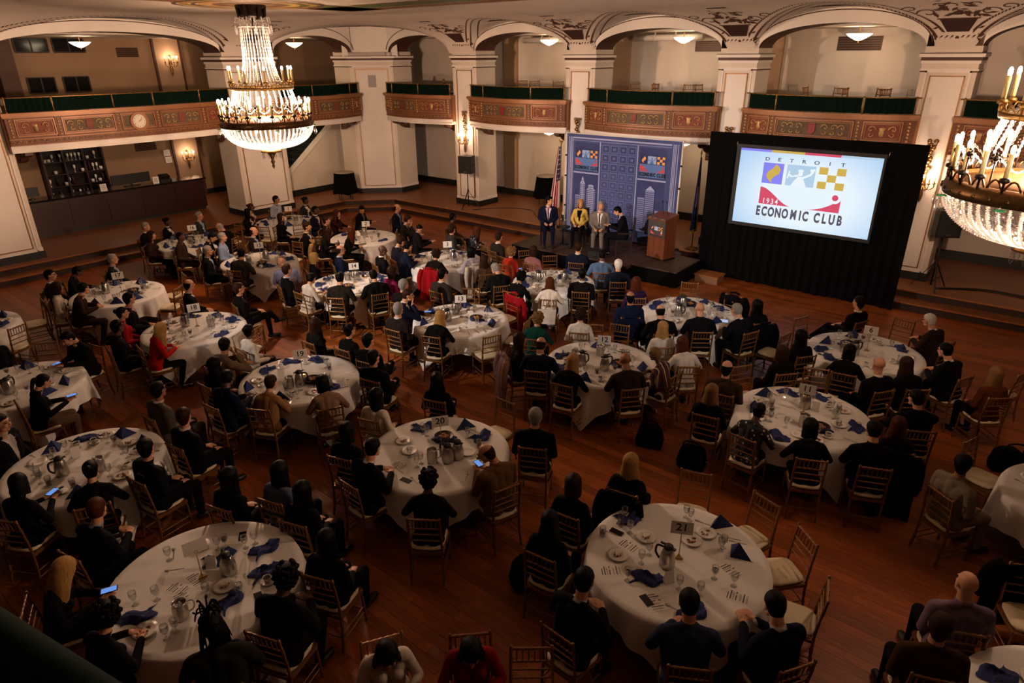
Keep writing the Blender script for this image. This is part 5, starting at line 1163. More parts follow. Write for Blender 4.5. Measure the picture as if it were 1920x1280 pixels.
('21', -0.76, 4.57, 57.0, -20.0, 'phone', 'm', 's', 'k', 'suit', '0c1020', '1,sh:b8b0b0', 'dark-haired man in navy jacket with white collar'),
('RE', 0.06, 8.01, -37.0, 40.0, 'lap', 'm', 's', 'k', 'suit', '7c7060', '3', 'black-haired man in pale grey suit'),
('RE', 0.16, 11.11, 40.0, 0.0, 'lap', 'f', 'l', 't', 'top', '5a2c16', '1', 'blonde-streaked woman in rust leather jacket'),
('BR', 0.35, 5.89, 24.0, 0.0, 'lap', 'm', 'b', 'n', 'top', '6e5c6c', '1', 'bald man in pale lavender shirt'),
('BR', 0.23, 5.21, 22.0, -20.0, 'lap', 'm', 's', 'n', 'top', '3a2410', '1', 'brown-haired man in olive brown jacket'),
('NR', -3.34, 2.46, -122.0, 0.0, 'phone', 'f', 'l', 'k', 'top', 'c4b8a8', '1,gl', 'black-haired woman in white blouse with head bowed'),
('NR', -2.8, 2.93, -136.0, 0.0, 'phone', 'f', 'l', 'k', 'top', '7c0c12', '1', 'woman with long black hair in red'),
]
EMPTY = [
('13', -7.23, 8.31, 67.0),
('13', -7.19, 9.13, -252.0),
('13', -8.09, 9.91, -190.0),
('13', -8.92, 9.74, -147.0),
('17', -14.33, 5.97, -235.0),
('17', -15.03, 6.44, -192.0),
('SL', -15.6, 3.76, -187.0),
('SL', -14.53, 3.06, -247.0),
('FL', -12.85, 3.07, -125.0),
('18', -10.9, 5.76, -247.0),
('1', -17.71, 10.57, 29.0),
('1', -17.14, 11.26, 63.0),
('15', -15.26, 9.73, -167.0),
('16', -18.32, 9.78, -175.0),
('20', -5.32, 6.28, -180.0),
('21', -2.33, 6.31, -163.0),
('21', -1.64, 6.31, -200.0),
('21', -1.18, 6.02, -223.0),
('21', -0.87, 5.46, -257.0),
('12', -6.0, 9.99, 30.0),
('12', -5.42, 9.86, -163.0),
('5', -5.41, 12.93, -156.0),
('6', -2.75, 12.38, -115.0),
('5', -3.15, 11.55, 78.0),
('6', -1.44, 13.3, -190.0),
('11', -2.88, 9.59, -127.0),
('11', -2.01, 10.14, -160.0),
('RE', 0.3, 9.31, -111.0),
('RE', 0.28, 12.24, 68.0),
('NR', -2.28, 3.1, -141.0),
('4', -9.75, 12.89, -125.0),
('4', -9.0, 12.83, -137.0),
('3', -10.99, 12.93, -18.0),
('3', -10.03, 12.43, -9.0),
]
TABLES = {'21': (-2, 5.2), '20': (-5.32, 5.12), '19': (-8.58, 5.28), '18': (-11.97, 5.31), '17': (-15.28, 5.31), '13': (-8.29, 8.77), '11': (-1.88, 8.99), '6': (-1.7, 11.9), 'BL': (-5.52, 2.04), '15': (-15, 8.6), '5': (-4.94, 11.87), '12': (-5.08, 8.75), '14': (-11.75, 8.9), '16': (-18.2, 8.5), '1': (-18.25, 11.6), '2': (-14.75, 11.75), '3': (-11.4, 11.55), '4': (-8.2, 11.8), 'LM': (-8.67, 2.14), 'FL': (-11.9, 2.4), 'SL': (-15.6, 2.6), 'RE': (1.38, 8.9), 'BR': (1.35, 5.3), 'NR': (-0.4, 0.6)}
# ================================================================ TABLES AND CLOTHS
TNAME = {'BL': 'the dim table at lower left', 'LM': 'the numberless table at middle left', 'FL': 'the table at far left', 'SL': 'the table cut by the left edge', 'RE': 'the table cut by the right edge',
         'BR': 'the table in the lower right corner', 'NR': 'the lower photo edge', '4': 'the table right before the stage', '5': 'the cluttered table right of the stage'}
NUMW = dict(zip(map(str, range(1, 23)), 'one two three four five six seven eight nine ten eleven twelve thirteen fourteen fifteen sixteen seventeen eighteen nineteen twenty twenty-one twenty-two'.split()))
def tname(t): return TNAME.get(t) or 'table ' + NUMW[t]
SHORT = {'BL': 'dim lower left table', 'LM': 'middle left table', 'FL': 'far left table', 'SL': 'left edge table', 'RE': 'right edge table', 'BR': 'lower right corner table', 'NR': 'lower photo edge', '4': 'table before the stage', '5': 'cluttered table by the stage'}
def at(t): return 'at ' + tname(t)
def fit(pre, desc, t, n=16):
    """a label of at most n words: shorten the place first, then the tail of the description"""
    d = desc.split(); pl = ('at ' + tname(t)).split()
    if len(pre.split()) + len(d) + len(pl) > n: pl = ['at'] + (SHORT.get(t) or tname(t)).split()
    while len(pre.split()) + len(d) + len(pl) > n: d = d[:-1]
    while d[-1] in ('with', 'and', 'in', 'the', 'on', 'of', 'a', 'his', 'her', 'at', 'under', 'to', 'before', 'behind', 'white', 'pale', 'dark', 'black', 'by'): d = d[:-1]
    return ' '.join(pre.split() + d + pl).replace(', at', ' at')
TR, TZ = .915, .752
def table_meshes():
    b = MB(); b.lathe([(0, TZ - .03), (TR - .01, TZ - .03), (TR, TZ - .018), (TR - .01, TZ - .006), (0, TZ - .006)], 56); top = b.mesh('table_top', mat('plywood_top', '8a6a44', .6))
    b = MB(); b.bar((-.55, -.45, 0), (-.55, -.45, TZ - .03), .03); leg = b.mesh('table_leg', darkmetal)
    return top, leg
_top, _leg = table_meshes()
def cloth_mesh(seed):
    rr = random.Random(seed); n = 160; ph = rr.uniform(0, pi / 2); a = 1.14; vs = []; p1, p2 = rr.uniform(0, 6), rr.uniform(0, 6)
    def drop(t):
        c, s = abs(cos(t - ph)), abs(sin(t - ph)); return min(a / max(c, .01), a / max(s, .01)) - TR
    rows = [(0.0, 0)] + [(r, 0) for r in (.3, .6, .85)] + [(TR + .004, 0)] + [(None, k) for k in (.06, .2, .45, .75, 1.0)]
    for r, k in rows:
        for i in range(n):
            t = 2 * pi * i / n
            if r is not None: z = TZ + .004 - (.006 if r > .9 else 0); rad = r
            else:
                d = drop(t) + .09; fold = (sin(t * 22 + p1) * .5 + sin(t * 13 + p2) * .5); rad = TR + .012 + k * d * .10 + fold * .035 * k * min(1, d / .3); z = TZ - .002 - k * d
            vs.append((rad * cos(t), rad * sin(t), z))
    b = MB(); m = len(rows); b.add(vs, [(i * n + j, i * n + (j + 1) % n, (i + 1) * n + (j + 1) % n, (i + 1) * n + j) for i in range(m - 1) for j in range(n)], 0, True)
    me = b.mesh('linen', cloth_w); return me
_cl = [cloth_mesh(s) for s in range(3)]
for i, (t, (x, y)) in enumerate(TABLES.items()):
    if t == 'NR': continue
    o = thing('round_table', 'round banquet table hidden under the white cloth of ' + tname(t), 'table', (x, y, 0), i * .7, 'round banquet tables')
    put('table_top', _top, o)
    for k in range(4): put('leg', _leg, o, (0, 0, 0), k * pi / 2)
    put('tablecloth', _cl[i % 3], None, (x, y, 0), i * 1.1, label='white linen cloth covering ' + tname(t), category='tablecloth', group='white tablecloths')

# ================================================================ CHAIRS
def bamboo(a, b, r, k=7):
    a, b = Vector(a), Vector(b); n = k * 3; pts = []; rs = []
    for i in range(n + 1): pts.append(a + (b - a) * i / n); rs.append(r * (1.35 if i % 3 == 0 and 0 < i < n else 1))
    return pts, rs
def chair_parts():
    P = []
    def part(nm, mb, m): P.append((nm, mb.mesh(nm, m)))
    b = MB(); vs = []
    prof = [(.0, .0), (.165, .0), (.19, .012), (.195, .028), (.18, .044), (.10, .052), (0, .054)]
    n = 24; b = MB()
    for r, z in prof:
        for j in range(n):
            t = 2 * pi * j / n; sq = (abs(cos(t)) ** 5 + abs(sin(t)) ** 5) ** (-1 / 5); vs.append((r * sq * cos(t) * (1 + .06 * sin(t)), r * sq * sin(t), .445 + z))
    b.add(vs, [(i * n + j, i * n + (j + 1) % n, (i + 1) * n + (j + 1) % n, (i + 1) * n + j) for i in range(len(prof) - 1) for j in range(n)], 0, True); part('cushion', b, cushion_m)
    b = MB()
    for a, c in (((-.19, .19), (.19, .19)), ((-.18, -.19), (.18, -.19)), ((-.19, .19), (-.18, -.19)), ((.19, .19), (.18, -.19))): b.bar((*a, .425), (*c, .425), .035, .035)
    part('seat_frame', b, goldwood)
    for s in (-1, 1):
        b = MB(); p, r = bamboo((s * .195, .205, 0), (s * .185, .185, .43), .013, 4); b.tube(p, r, 6); part('front_leg', b, goldwood)
        b = MB(); pts = [(s * .185, -.235, 0), (s * .182, -.20, .2), (s * .18, -.19, .43), (s * .178, -.20, .62), (s * .174, -.235, .92)]; q = curve_pts(pts, 24); b.tube(q, [.014 * (1.3 if i % 3 == 0 and i else 1) for i in range(25)], 6); b.ball(q[-1], .018, 6, 4); part('back_post', b, goldwood)
    def by(z): return -.19 - .045 * max(0, (z - .43) / .49) ** 1.5
    for z, r in ((.905, .013), (.775, .010), (.69, .009), (.60, .009)):
        b = MB(); p, rs = bamboo((-.177, by(z), z), (.177, by(z), z), r, 6); b.tube(p, rs, 6); part('top_rail' if z > .9 else 'back_rail', b, goldwood)
    for i in range(6):
        b = MB(); x = -.127 + i * .0508; p, rs = bamboo((x, by(.775), .775), (x, by(.905), .905), .0065, 3); b.tube(p, rs, 5); part('spindle', b, goldwood)
    for a, c in (((-.19, .19, .17), (.19, .19, .17)), ((-.183, -.205, .17), (.183, -.205, .17)), ((-.19, .19, .21), (-.183, -.2, .21)), ((.19, .19, .21), (.183, -.2, .21)), ((-.19, .19, .13), (-.184, -.21, .13)), ((.19, .19, .13), (.184, -.21, .13))):
        b = MB(); p, rs = bamboo(a, c, .008, 4); b.tube(p, rs, 5); part('stretcher', b, goldwood)
    return P
CHP = chair_parts()
_far = MB()      # joined back for chairs too small to show single spindles
def merged(names, nm):
    b = MB()
    for n_, me in CHP:
        if n_ in names: b.add([tuple(v.co) for v in me.vertices], [list(p.vertices) for p in me.polygons], 0, True)
    return b.mesh(nm, goldwood)
FARP = [p for p in CHP if p[0] in ('cushion', 'seat_frame', 'front_leg', 'back_post', 'top_rail')] + [('chair_back', merged(('back_rail', 'spindle'), 'chair_back')), ('leg_brace', merged(('stretcher',), 'leg_brace'))]
def chair(x, y, rz, label, z=0., group='gold ballroom chairs', far=None):
    c = thing('ballroom_chair', label, 'chair', (x, y, z), rz, group)
    d = sqrt(x * x + y * y)
    for nm, me in (CHP if (d < 11.5 if far is None else not far) else FARP): put(nm, me, c)
    return c
for i, (x, y, w) in enumerate(((-15.0, 19.3, 'left group behind the red shield balcony'), (-14.35, 19.35, 'middle of the red shield balcony'), (-13.4, 19.25, 'right end of the red shield balcony'), (-10.4, 19.3, 'left end of the backdrop balcony'), (-10.05, 19.32, 'second from left on the backdrop balcony'), (-9.65, 19.3, 'third from left on the backdrop balcony'), (-8.75, 19.2, 'right half of the backdrop balcony'), (-8.35, 19.4, 'second from right on the backdrop balcony'), (-7.95, 19.3, 'right end of the backdrop balcony'), (-5.3, 19.4, 'left end of the screen balcony'), (-4.7, 19.3, 'left pair on the screen balcony'), (-4.3, 19.3, 'middle pair on the screen balcony'), (-3.75, 19.4, 'right pair on the screen balcony'), (-3.4, 19.2, 'far right on the screen balcony'), (-20.0, 19.2, 'left end of the short corner balcony'), (-18.3, 19.3, 'right end of the short corner balcony'))):
    chair(x, y, random.Random(i).uniform(-2.6, -.6) if i % 2 else random.Random(i).uniform(2.2, 3.6), 'empty gold chair up on the balcony, ' + w, 3.75, 'gold chairs up on the balconies', True)
for t, x, y, a in EMPTY: pass

# ================================================================ PEOPLE
def rx(p, a, o):
    y, z = p[1] - o[1], p[2] - o[2]; return (p[0], o[1] + y * cos(a) + z * sin(a), o[2] - y * sin(a) + z * cos(a))
HIP = (0, 0, .52)
SK, TOP, SHT, BOT, SHOE, TIE = range(6)
POSE = {   # lean, (elbow, wrist, hand dir) right / left, (knee, ankle, toe) right / left ; x mirrored for the left
    'lap': (0, ((.25, -.02, .75), (.11, .25, .655), (-.35, .9, -.12)), None, ((.11, .45, .52), (.12, .43, .10), (.13, .60, .04)), None),
    'table': (.24, ((.29, .14, .79), (.10, .36, .815), (-.75, .65, -.05)), None, ((.12, .44, .52), (.12, .33, .10), (.13, .50, .04)), None),
    'cross': (-.12, ((.25, -.06, .74), (.10, .24, .70), (-.4, .85, -.1)), None, ((-.01, .47, .61), (-.20, .66, .36), (-.24, .82, .32)), ((.13, .45, .52), (.12, .47, .10), (.13, .64, .04))),
    'chin': (.14, ((.20, .34, .80), (.07, .25, 1.03), (-.2, -.1, .95)), ((.27, .22, .78), (.10, .44, .79), (-.5, .85, 0)), ((.11, .44, .52), (.12, .36, .10), (.13, .53, .04)), None),
    'phone': (.17, ((.26, .12, .76), (.07, .40, .80), (-.25, .9, .25)), None, ((.11, .45, .52), (.12, .42, .10), (.13, .59, .04)), None),
    'arms': (.0, ((.25, .09, .77), (-.10, .24, .84), (-.9, -.1, .1)), ((.25, .08, .75), (-.08, .22, .78), (-.9, .1, .1)), ((.11, .45, .52), (.12, .43, .10), (.13, .60, .04)), None)}
def hand(L, w, d, side, curl=.5):
    d = Vector(d).normalized(); up = Vector((0, 0, 1)); r = d.cross(up).normalized() if abs(d.z) < .9 else Vector((1, 0, 0)); n = r.cross(d).normalized()
    w = Vector(w); k = w + d * .085
    L.append(('cap', w, w + d * .02, .026, .028, SK)); L.append(('cap', w + d * .035 - r * .020, k - r * .026, .016, .013, SK)); L.append(('cap', w + d * .035 + r * .020, k + r * .026, .016, .013, SK)); L.append(('cap', w + d * .03, k, .018, .014, SK))
    for j, ln in enumerate((.062, .072, .066, .05)):
        o = k + r * side * (.030 - j * .020); m = o + d * ln * .5 - n * .012 * curl; e = m + d * ln * .42 - n * ln * .5 * curl
        L.append(('cap', o, m, .0098, .009, SK)); L.append(('cap', m, e, .009, .008, SK))
    t0 = w + d * .03 + r * side * .026; t1 = t0 + d * .035 + r * side * .026 - n * .008; t2 = t1 + d * .028 - n * .006
    L.append(('cap', t0, t1, .013, .011, SK)); L.append(('cap', t1, t2, .011, .009, SK))
HEADC = Vector((0, .045, 1.25))
def prims(sex, pose):
    L = []; f = sex == 'f'
    stand = pose == 'stand'
    lean, ra, la, rl, ll = POSE['lap' if stand else pose]
    U = lambda p: Vector(rx(p, lean, HIP)) + (Vector((0, 0, .40)) if stand else Vector((0, 0, 0)))
    sw = .94 if f else 1.12
    for s in (-1, 1):
        L.append(('cap', U((s * .075 * sw, -.03, .56)), U((s * .085 * sw, .0, .53)), .118, .12, BOT))
        L.append(('cap', U((s * .05 * sw, -.01, .62)), U((s * .06 * sw, .0, .74)), .112 if f else .130, .108 if f else .130, TOP))
        L.append(('cap', U((s * .06 * sw, .0, .76)), U((s * .085 * sw, -.005, .93)), .108 if f else .128, .10 if f else .122, TOP))
        L.append(('cap', U((s * .06, -.015, .98)), U((s * .155 * sw, -.015, .995)), .078, .072, TOP))
        L.append(('cap', U((s * .02, -.02, 1.06)), U((s * .14 * sw, -.018, 1.025)), .05, .045, TOP))
        if f: L.append(('ell', U((s * .07, .095, .90)), (.062, .055, .06), TOP))
    L.append(('cap', U((0, -.012, .60)), U((0, -.012, .80)), .118 if f else .134, .112 if f else .130, TOP)); L.append(('cap', U((0, -.012, .80)), U((0, -.022, .985)), .112 if f else .130, .086 if f else .096, TOP))
    L.append(('cap', U((0, .004, 1.06)), U((0, .022, 1.17)), .052 if f else .060, .050 if f else .058, SK))
    L.append(('ell', U((0, .002, 1.098)), (.064, .068, .020) if f else (.070, .076, .022), SHT))
    # head
    h = U(tuple(HEADC)); H = lambda x, y, z: h + Vector((x, y, z))
    E_ = lambda c, r: L.append(('ell', H(*c), r, SK))
    E_((0, -.012, .032), (.076, .095, .086)); E_((0, .022, -.03), (.063, .072, .082)); E_((0, .05, -.088), (.034, .032, .028)); E_((0, -.02, -.04), (.062, .06, .06))
    for s in (-1, 1):
        E_((s * .034, .066, -.022), (.026, .022, .022)); E_((s * .078, -.008, -.005), (.011, .026, .034)); L.append(('cap', H(s * .012, .083, .030), H(s * .05, .068, .034), .010, .010, SK))
        E_((s * .04, .03, -.075), (.028, .035, .025))
    L.append(('cap', H(0, .088, .018), H(0, .108, -.020), .009, .015, SK)); E_((0, .084, -.054), (.027, .014, .012))
    # arms
    for s, a in ((1, ra), (-1, la or ra)):
        m = lambda p: Vector((s * p[0], p[1], p[2])) + (Vector((0, 0, .40)) if stand else Vector((0, 0, 0)))
        sh = U((s * .178 * sw, -.012, .985)); el, wr, hd = m(a[0]), m(a[1]), Vector((s * a[2][0], a[2][1], a[2][2]))
        if stand: el, wr, hd = Vector((s * .24, -.03, 1.12)), Vector((s * .24, .05, .88)), Vector((0, .2, -1))
        L.append(('cap', sh, el, .060 if f else .072, .048 if f else .056, TOP)); L.append(('cap', el, wr, .048 if f else .057, .036 if f else .042, TOP))
        dd = (wr - el).normalized(); L.append(('cap', wr - dd * .005, wr + dd * .012, .033, .031, SHT)); hand(L, wr + dd * .015, hd, -s)
    for s, g in ((1, rl), (-1, ll or rl)):
        kn, an, to = (Vector((s * p[0], p[1], p[2])) for p in g)
        hp = Vector((s * .09, .0, .53))
        if stand: hp, kn, an, to = Vector((s * .09, 0, .93)), Vector((s * .10, .02, .50)), Vector((s * .10, -.01, .10)), Vector((s * .12, .15, .04))
        L.append(('cap', hp, kn, .094, .066, BOT)); L.append(('cap', kn, an, .064, .044, BOT))
        L.append(('cap', an + Vector((0, -.03, -.035)), to, .046, .040, SHOE)); L.append(('cap', an, an + Vector((0, 0, -.03)), .042, .044, SHOE))
    return L, lean, U
def cap_mesh(b, a, c, r1, r2, n=12):
    a, c = Vector(a), Vector(c); d = c - a; ln = d.length; d = d.normalized() if ln > 1e-6 else Vector((0, 0, 1))
    pts = [a - d * r1 * sin(t) for t in (1.35, .9, .45)] + [a, c] + [c + d * r2 * sin(t) for t in (.45, .9, 1.35)]
    rs = [r1 * cos(t) for t in (1.35, .9, .45)] + [r1, r2] + [r2 * cos(t) for t in (.45, .9, 1.35)]
    b.tube(pts, rs, n)
def sdf(L, V):
    D = np.empty((len(L), len(V)))
    for i, p in enumerate(L):
        if p[0] == 'cap':
            a, c = np.array(p[1]), np.array(p[2]); ab = c - a; t = np.clip(((V - a) @ ab) / max(1e-9, ab @ ab), 0, 1)
            D[i] = np.linalg.norm(V - a - t[:, None] * ab, axis=1) - (p[3] + (p[4] - p[3]) * t)
        else:
            q = (V - np.array(p[1])) / np.array(p[2]); k = np.linalg.norm(q, axis=1); D[i] = (k - 1) * min(p[2])
    return D
BODY = {}
def base_body(sex, pose):
    if (sex, pose) in BODY: return BODY[(sex, pose)]
    L, lean, U = prims(sex, pose); b = MB()
    for p in L:
        if p[0] == 'cap': cap_mesh(b, p[1], p[2], p[3], p[4], 14 if p[3] > .02 else 8)
        else: b.ball(p[1], p[2], 18, 12)
    me = b.mesh('tmp', []); o = bpy.data.objects.new('tmp', me); COL.objects.link(o)
    md = o.modifiers.new('r', 'REMESH'); md.mode = 'VOXEL'; md.voxel_size = .0068
    dg = bpy.context.evaluated_depsgraph_get(); m2 = bpy.data.meshes.new_from_object(o.evaluated_get(dg)); bpy.data.objects.remove(o); bpy.data.meshes.remove(me)
    n = len(m2.vertices); V = np.empty(n * 3); m2.vertices.foreach_get('co', V); V = V.reshape(-1, 3)
    lab = np.array([p[-1] for p in L])[sdf(L, V).argmin(0)]
    o = bpy.data.objects.new('tmp', m2); COL.objects.link(o)
    vg = o.vertex_groups.new(name='keep'); vg.add([int(i) for i in np.where(lab != SK)[0]], 1.0, 'REPLACE'); vg2 = o.vertex_groups.new(name='body'); vg2.add([int(i) for i in np.where(lab != SK)[0]], 1.0, 'REPLACE')
    sm = o.modifiers.new('s', 'SMOOTH'); sm.factor = .5; sm.iterations = 7; sm.vertex_group = 'body'
    s2 = o.modifiers.new('s2', 'SMOOTH'); s2.factor = .5; s2.iterations = 2
    dc = o.modifiers.new('d', 'DECIMATE'); dc.ratio = .26; dc.vertex_group = 'keep'; dc.vertex_group_factor = 3.
    dg = bpy.context.evaluated_depsgraph_get(); m3 = bpy.data.meshes.new_from_object(o.evaluated_get(dg)); bpy.data.objects.remove(o); bpy.data.meshes.remove(m2)
    nf = len(m3.polygons); C = np.empty(nf * 3); m3.polygons.foreach_get('center', C); C = C.reshape(-1, 3)
    lab = np.array([p[-1] for p in L])[sdf(L, C).argmin(0)]
    # open jacket front: shirt triangle and tie, measured in the unleaned torso
    z0 = .4 if pose == 'stand' else 0
    y, z = C[:, 1] - HIP[1], C[:, 2] - HIP[2] - z0; yy = y * cos(-lean) + z * sin(-lean); zz = -y * sin(-lean) + z * cos(-lean) + HIP[2]
    front = (lab == TOP) & (yy > .03) & (zz > .70) & (zz < 1.09)
    w = .012 + .075 * np.clip((zz - .70) / .36, 0, 1)
    lab[front & (np.abs(C[:, 0]) < w)] = SHT; lab[(lab == SHT) & (yy > .03) & (zz < 1.07) & (np.abs(C[:, 0]) < .019)] = TIE
    back = (yy < .035) & (np.abs(C[:, 0]) < .16)
    lab[back & (lab == SHT) & (zz < 1.082) & (zz > .6)] = TOP; lab[back & (lab == SK) & (zz < 1.085) & (zz > .6)] = TOP
    # jacket skirt covers the hips at the back
    lab[(lab == BOT) & (yy < .06) & (zz > .47)] = TOP
    m3.materials.clear()
    for _ in range(6): m3.materials.append(None)
    m3.polygons.foreach_set('material_index', lab.astype(np.int32)); m3.polygons.foreach_set('use_smooth', [True] * nf)
    BODY[(sex, pose)] = (m3, lean, z0); return BODY[(sex, pose)]
VAR = {}
def body(sex, pose, yaw, pit):
    k = (sex, pose, yaw, pit)
    if k in VAR: return VAR[k]
    m, lean, z0 = base_body(sex, pose)
    piv = Vector(rx((0, .005, 1.13), lean, HIP)) + Vector((0, 0, z0)); hc = Vector(rx(tuple(HEADC), lean, HIP)) + Vector((0, 0, z0))
    R = Matrix.Rotation(radians(yaw), 3, 'Z') @ Matrix.Rotation(-radians(pit) + (0 if pit else 0), 3, 'X')
    if yaw or pit:
        me = m.copy(); n = len(me.vertices); V = np.empty(n * 3); me.vertices.foreach_get('co', V); V = V.reshape(-1, 3)
        y, z = V[:, 1], V[:, 2] - HIP[2] - z0; zz = -y * sin(-lean) + z * cos(-lean) + HIP[2]
        d = np.linalg.norm(V - np.array(hc), axis=1)
        w = np.clip((zz - 1.09) / .08, 0, 1) * (d < .24)
        P_ = V - np.array(piv); Q = P_ @ np.array(R).T; V2 = V + (Q - P_) * w[:, None]; me.vertices.foreach_set('co', V2.ravel()); me.update()
    else: me = m
    hm = Matrix.Translation(piv) @ R.to_4x4() @ Matrix.Translation(hc - piv)
    VAR[k] = (me, hm); return VAR[k]
# ---- hair, built round the head centre
def hair_mesh(style):
    b = MB(); rr = random.Random(2)
    def shell(thick=.012, bottom=-.10, side=-.02, face=1.15, hairline=.060, drop=0, back_w=1., noise=0., n=40, m=18):
        """cap of hair: full at the crown, thinning to nothing at nape and over the ears; the face stays free"""
        rows = []; zt = .118 + thick
        for i in range(m + 1):
            t = i / m
            for j in range(n):
                a = 2 * pi * j / n; fr = abs(a - pi); back = min(fr, pi) / pi          # back: 1 at the nape, 0 at the brow
                s_ = abs(sin(a)); lo = bottom if drop else bottom * max(0, cos(a)) ** .7 + side * s_ ** 2 if cos(a) > 0 else side * s_ ** 2
                if fr < face and not drop: lo = hairline - (fr / face) ** 4 * (hairline - side) * .55
                if drop and fr < face: lo = hairline if fr < face * .75 else hairline + (bottom - hairline) * ((fr / face - .75) / .25) ** .6
                z = zt - (zt - lo) * t ** 1.15
                q = sqrt(max(0., 1 - ((z - .032) / (.086 + thick)) ** 2)) if z > .032 else (1. if drop else sqrt(max(.2, 1 - ((z - .032) / .19) ** 2)))
                th = thick if drop else thick * min(1., (1 - t) * 3.2 + .0) - .004 * t
                k = 1 + noise * (sin(a * 9 + z * 70) * .5 + sin(a * 23 + z * 31) * .35 + rr.uniform(-.4, .4))
                X = (.077 + th) * q * k; Y = (.096 + th) * q * k
                if drop and z < -.04:
                    w = min(1, (-.04 - z) / .12); X *= 1 + (back_w - 1) * w; Y *= 1 - .12 * w; X *= 1 + (.03 * sin(a * 11 + z * 20) + .02 * sin(a * 27 - z * 33)) * w; Y *= 1 + .03 * sin(a * 19 + z * 26) * w
                    if z < bottom + .05: X *= .93; Y *= .95
                x, y = X * sin(a), -.012 - Y * cos(a)
                if drop and z < -.05: y = min(y, .02)
                rows.append((x, y, z))
        b.add(rows, [(i * n + j, i * n + (j + 1) % n, (i + 1) * n + (j + 1) % n, (i + 1) * n + j) for i in range(m) for j in range(n)], 0, True)
        b.f.append([len(b.v) - len(rows) + j for j in range(n)]); b.m.append(0); b.sm.append(True)
    if style == 's': shell(thick=.015, bottom=-.115, side=-.01, noise=.012)
    elif style == 'k': shell(thick=.008, bottom=-.09, side=.0, face=1.2)
    elif style == 'f':
        n, m = 40, 8; rows = []
        for i in range(m + 1):
            t = i / m
            for j in range(n):
                a = 2 * pi * j / n; back = max(0., cos(a)); z = (.045 + .02 * back) * (1 - t) + (-.005 - .10 * back ** .8) * t
                out = abs(a - pi) > 1.5; th = .009 * sin(pi * (.15 + .7 * t)) if out else -.02
                q = sqrt(max(.1, 1 - ((z - .032) / (.095 if z > .032 else .19)) ** 2)); rows.append(((.077 + th) * q * sin(a), -.012 - (.096 + th) * q * cos(a), z))
        b.add(rows, [(i * n + j, i * n + (j + 1) % n, (i + 1) * n + (j + 1) % n, (i + 1) * n + j) for i in range(m) for j in range(n)], 0, True)
    elif style == 'o': shell(thick=.022, bottom=-.14, face=1.05, back_w=1.12, noise=.012, drop=1)
    elif style == 'l': shell(thick=.020, bottom=-.33, face=1.05, back_w=1.28, noise=.014, drop=1, m=26)
    elif style in 'up':
        shell(thick=.012, bottom=-.10, side=-.01, noise=.006)
        if style == 'u': b.ball((0, -.115, .06), (.042, .04, .042), 12, 8)
        else: b.tube(curve_pts([(0, -.10, .03), (0, -.15, .02), (0, -.15, -.10), (.01, -.12, -.24)], 12), [.018, .03, .034, .034, .034, .033, .032, .03, .028, .026, .022, .016, .008], 8)
    elif style == 'c':
        shell(thick=.026, bottom=-.10, side=-.05, noise=.03)
        for i in range(150):
            a, z = rr.uniform(0, 2 * pi), rr.uniform(-.08, .14); fr = abs(a - pi)
            if fr < 1.0 and z < .06: continue
            q = sqrt(max(.05, 1 - ((z - .03) / .125) ** 2)); b.ball((.10 * q * sin(a), -.012 - .118 * q * cos(a), z), rr.uniform(.014, .026), 6, 4)
    elif style == 'd':
        shell(thick=.014, bottom=-.11, side=-.03, noise=.02)
        for i in range(46):
            a = rr.uniform(-1.9, 1.9); l_ = rr.uniform(.12, .24); x, y = .085 * sin(a), -.012 - .10 * cos(a)
            b.tube(curve_pts([(x * .8, y * .8, .06), (x * 1.1, y * 1.1, 0), (x * 1.2 + rr.uniform(-.03, .03), y * 1.15, -l_)], 6), [.008, .009, .009, .009, .009, .008, .004], 5)
        for i in range(22):
            a = rr.uniform(0, 2 * pi); r = rr.uniform(.03, .12); b.tube(curve_pts([(0, -.03, .11), (.02 * cos(a), -.03 + .02 * sin(a), .17), (r * cos(a), -.03 + r * sin(a), .19 + rr.uniform(-.04, .06)), (r * 1.3 * cos(a), -.03 + r * 1.3 * sin(a), .17 + rr.uniform(-.06, .05))], 8), [.008] * 8 + [.004], 5)
    return b.mesh('hair_' + style, None or [bpy.data.materials.get('hair0') or bpy.data.materials.new('hair0')])
HAIR = {}
HC = dict(k='060404', n='2a170d', r='47200f', y='a47c46', g='857f78', w='d2ccc2', t='74552f')
SKC = {'1': 'c08a68', '2': '4c2e1e', '3': '94623f'}
def cloth(c, kind='cloth'): return mat('%s_%s' % (kind, c), c, .85, var=.18, scale=7, bump=.12, bscale=22, spec=.08)
def skin(k): return mat('skin_' + k, SKC[k], .5, var=.05, scale=20)
def hairm(k): return mat('hair_' + k, HC[k], .5, var=.35, scale=10, bump=.3, bscale=40, stretch=(9, 9, 1.2), spec=.08)
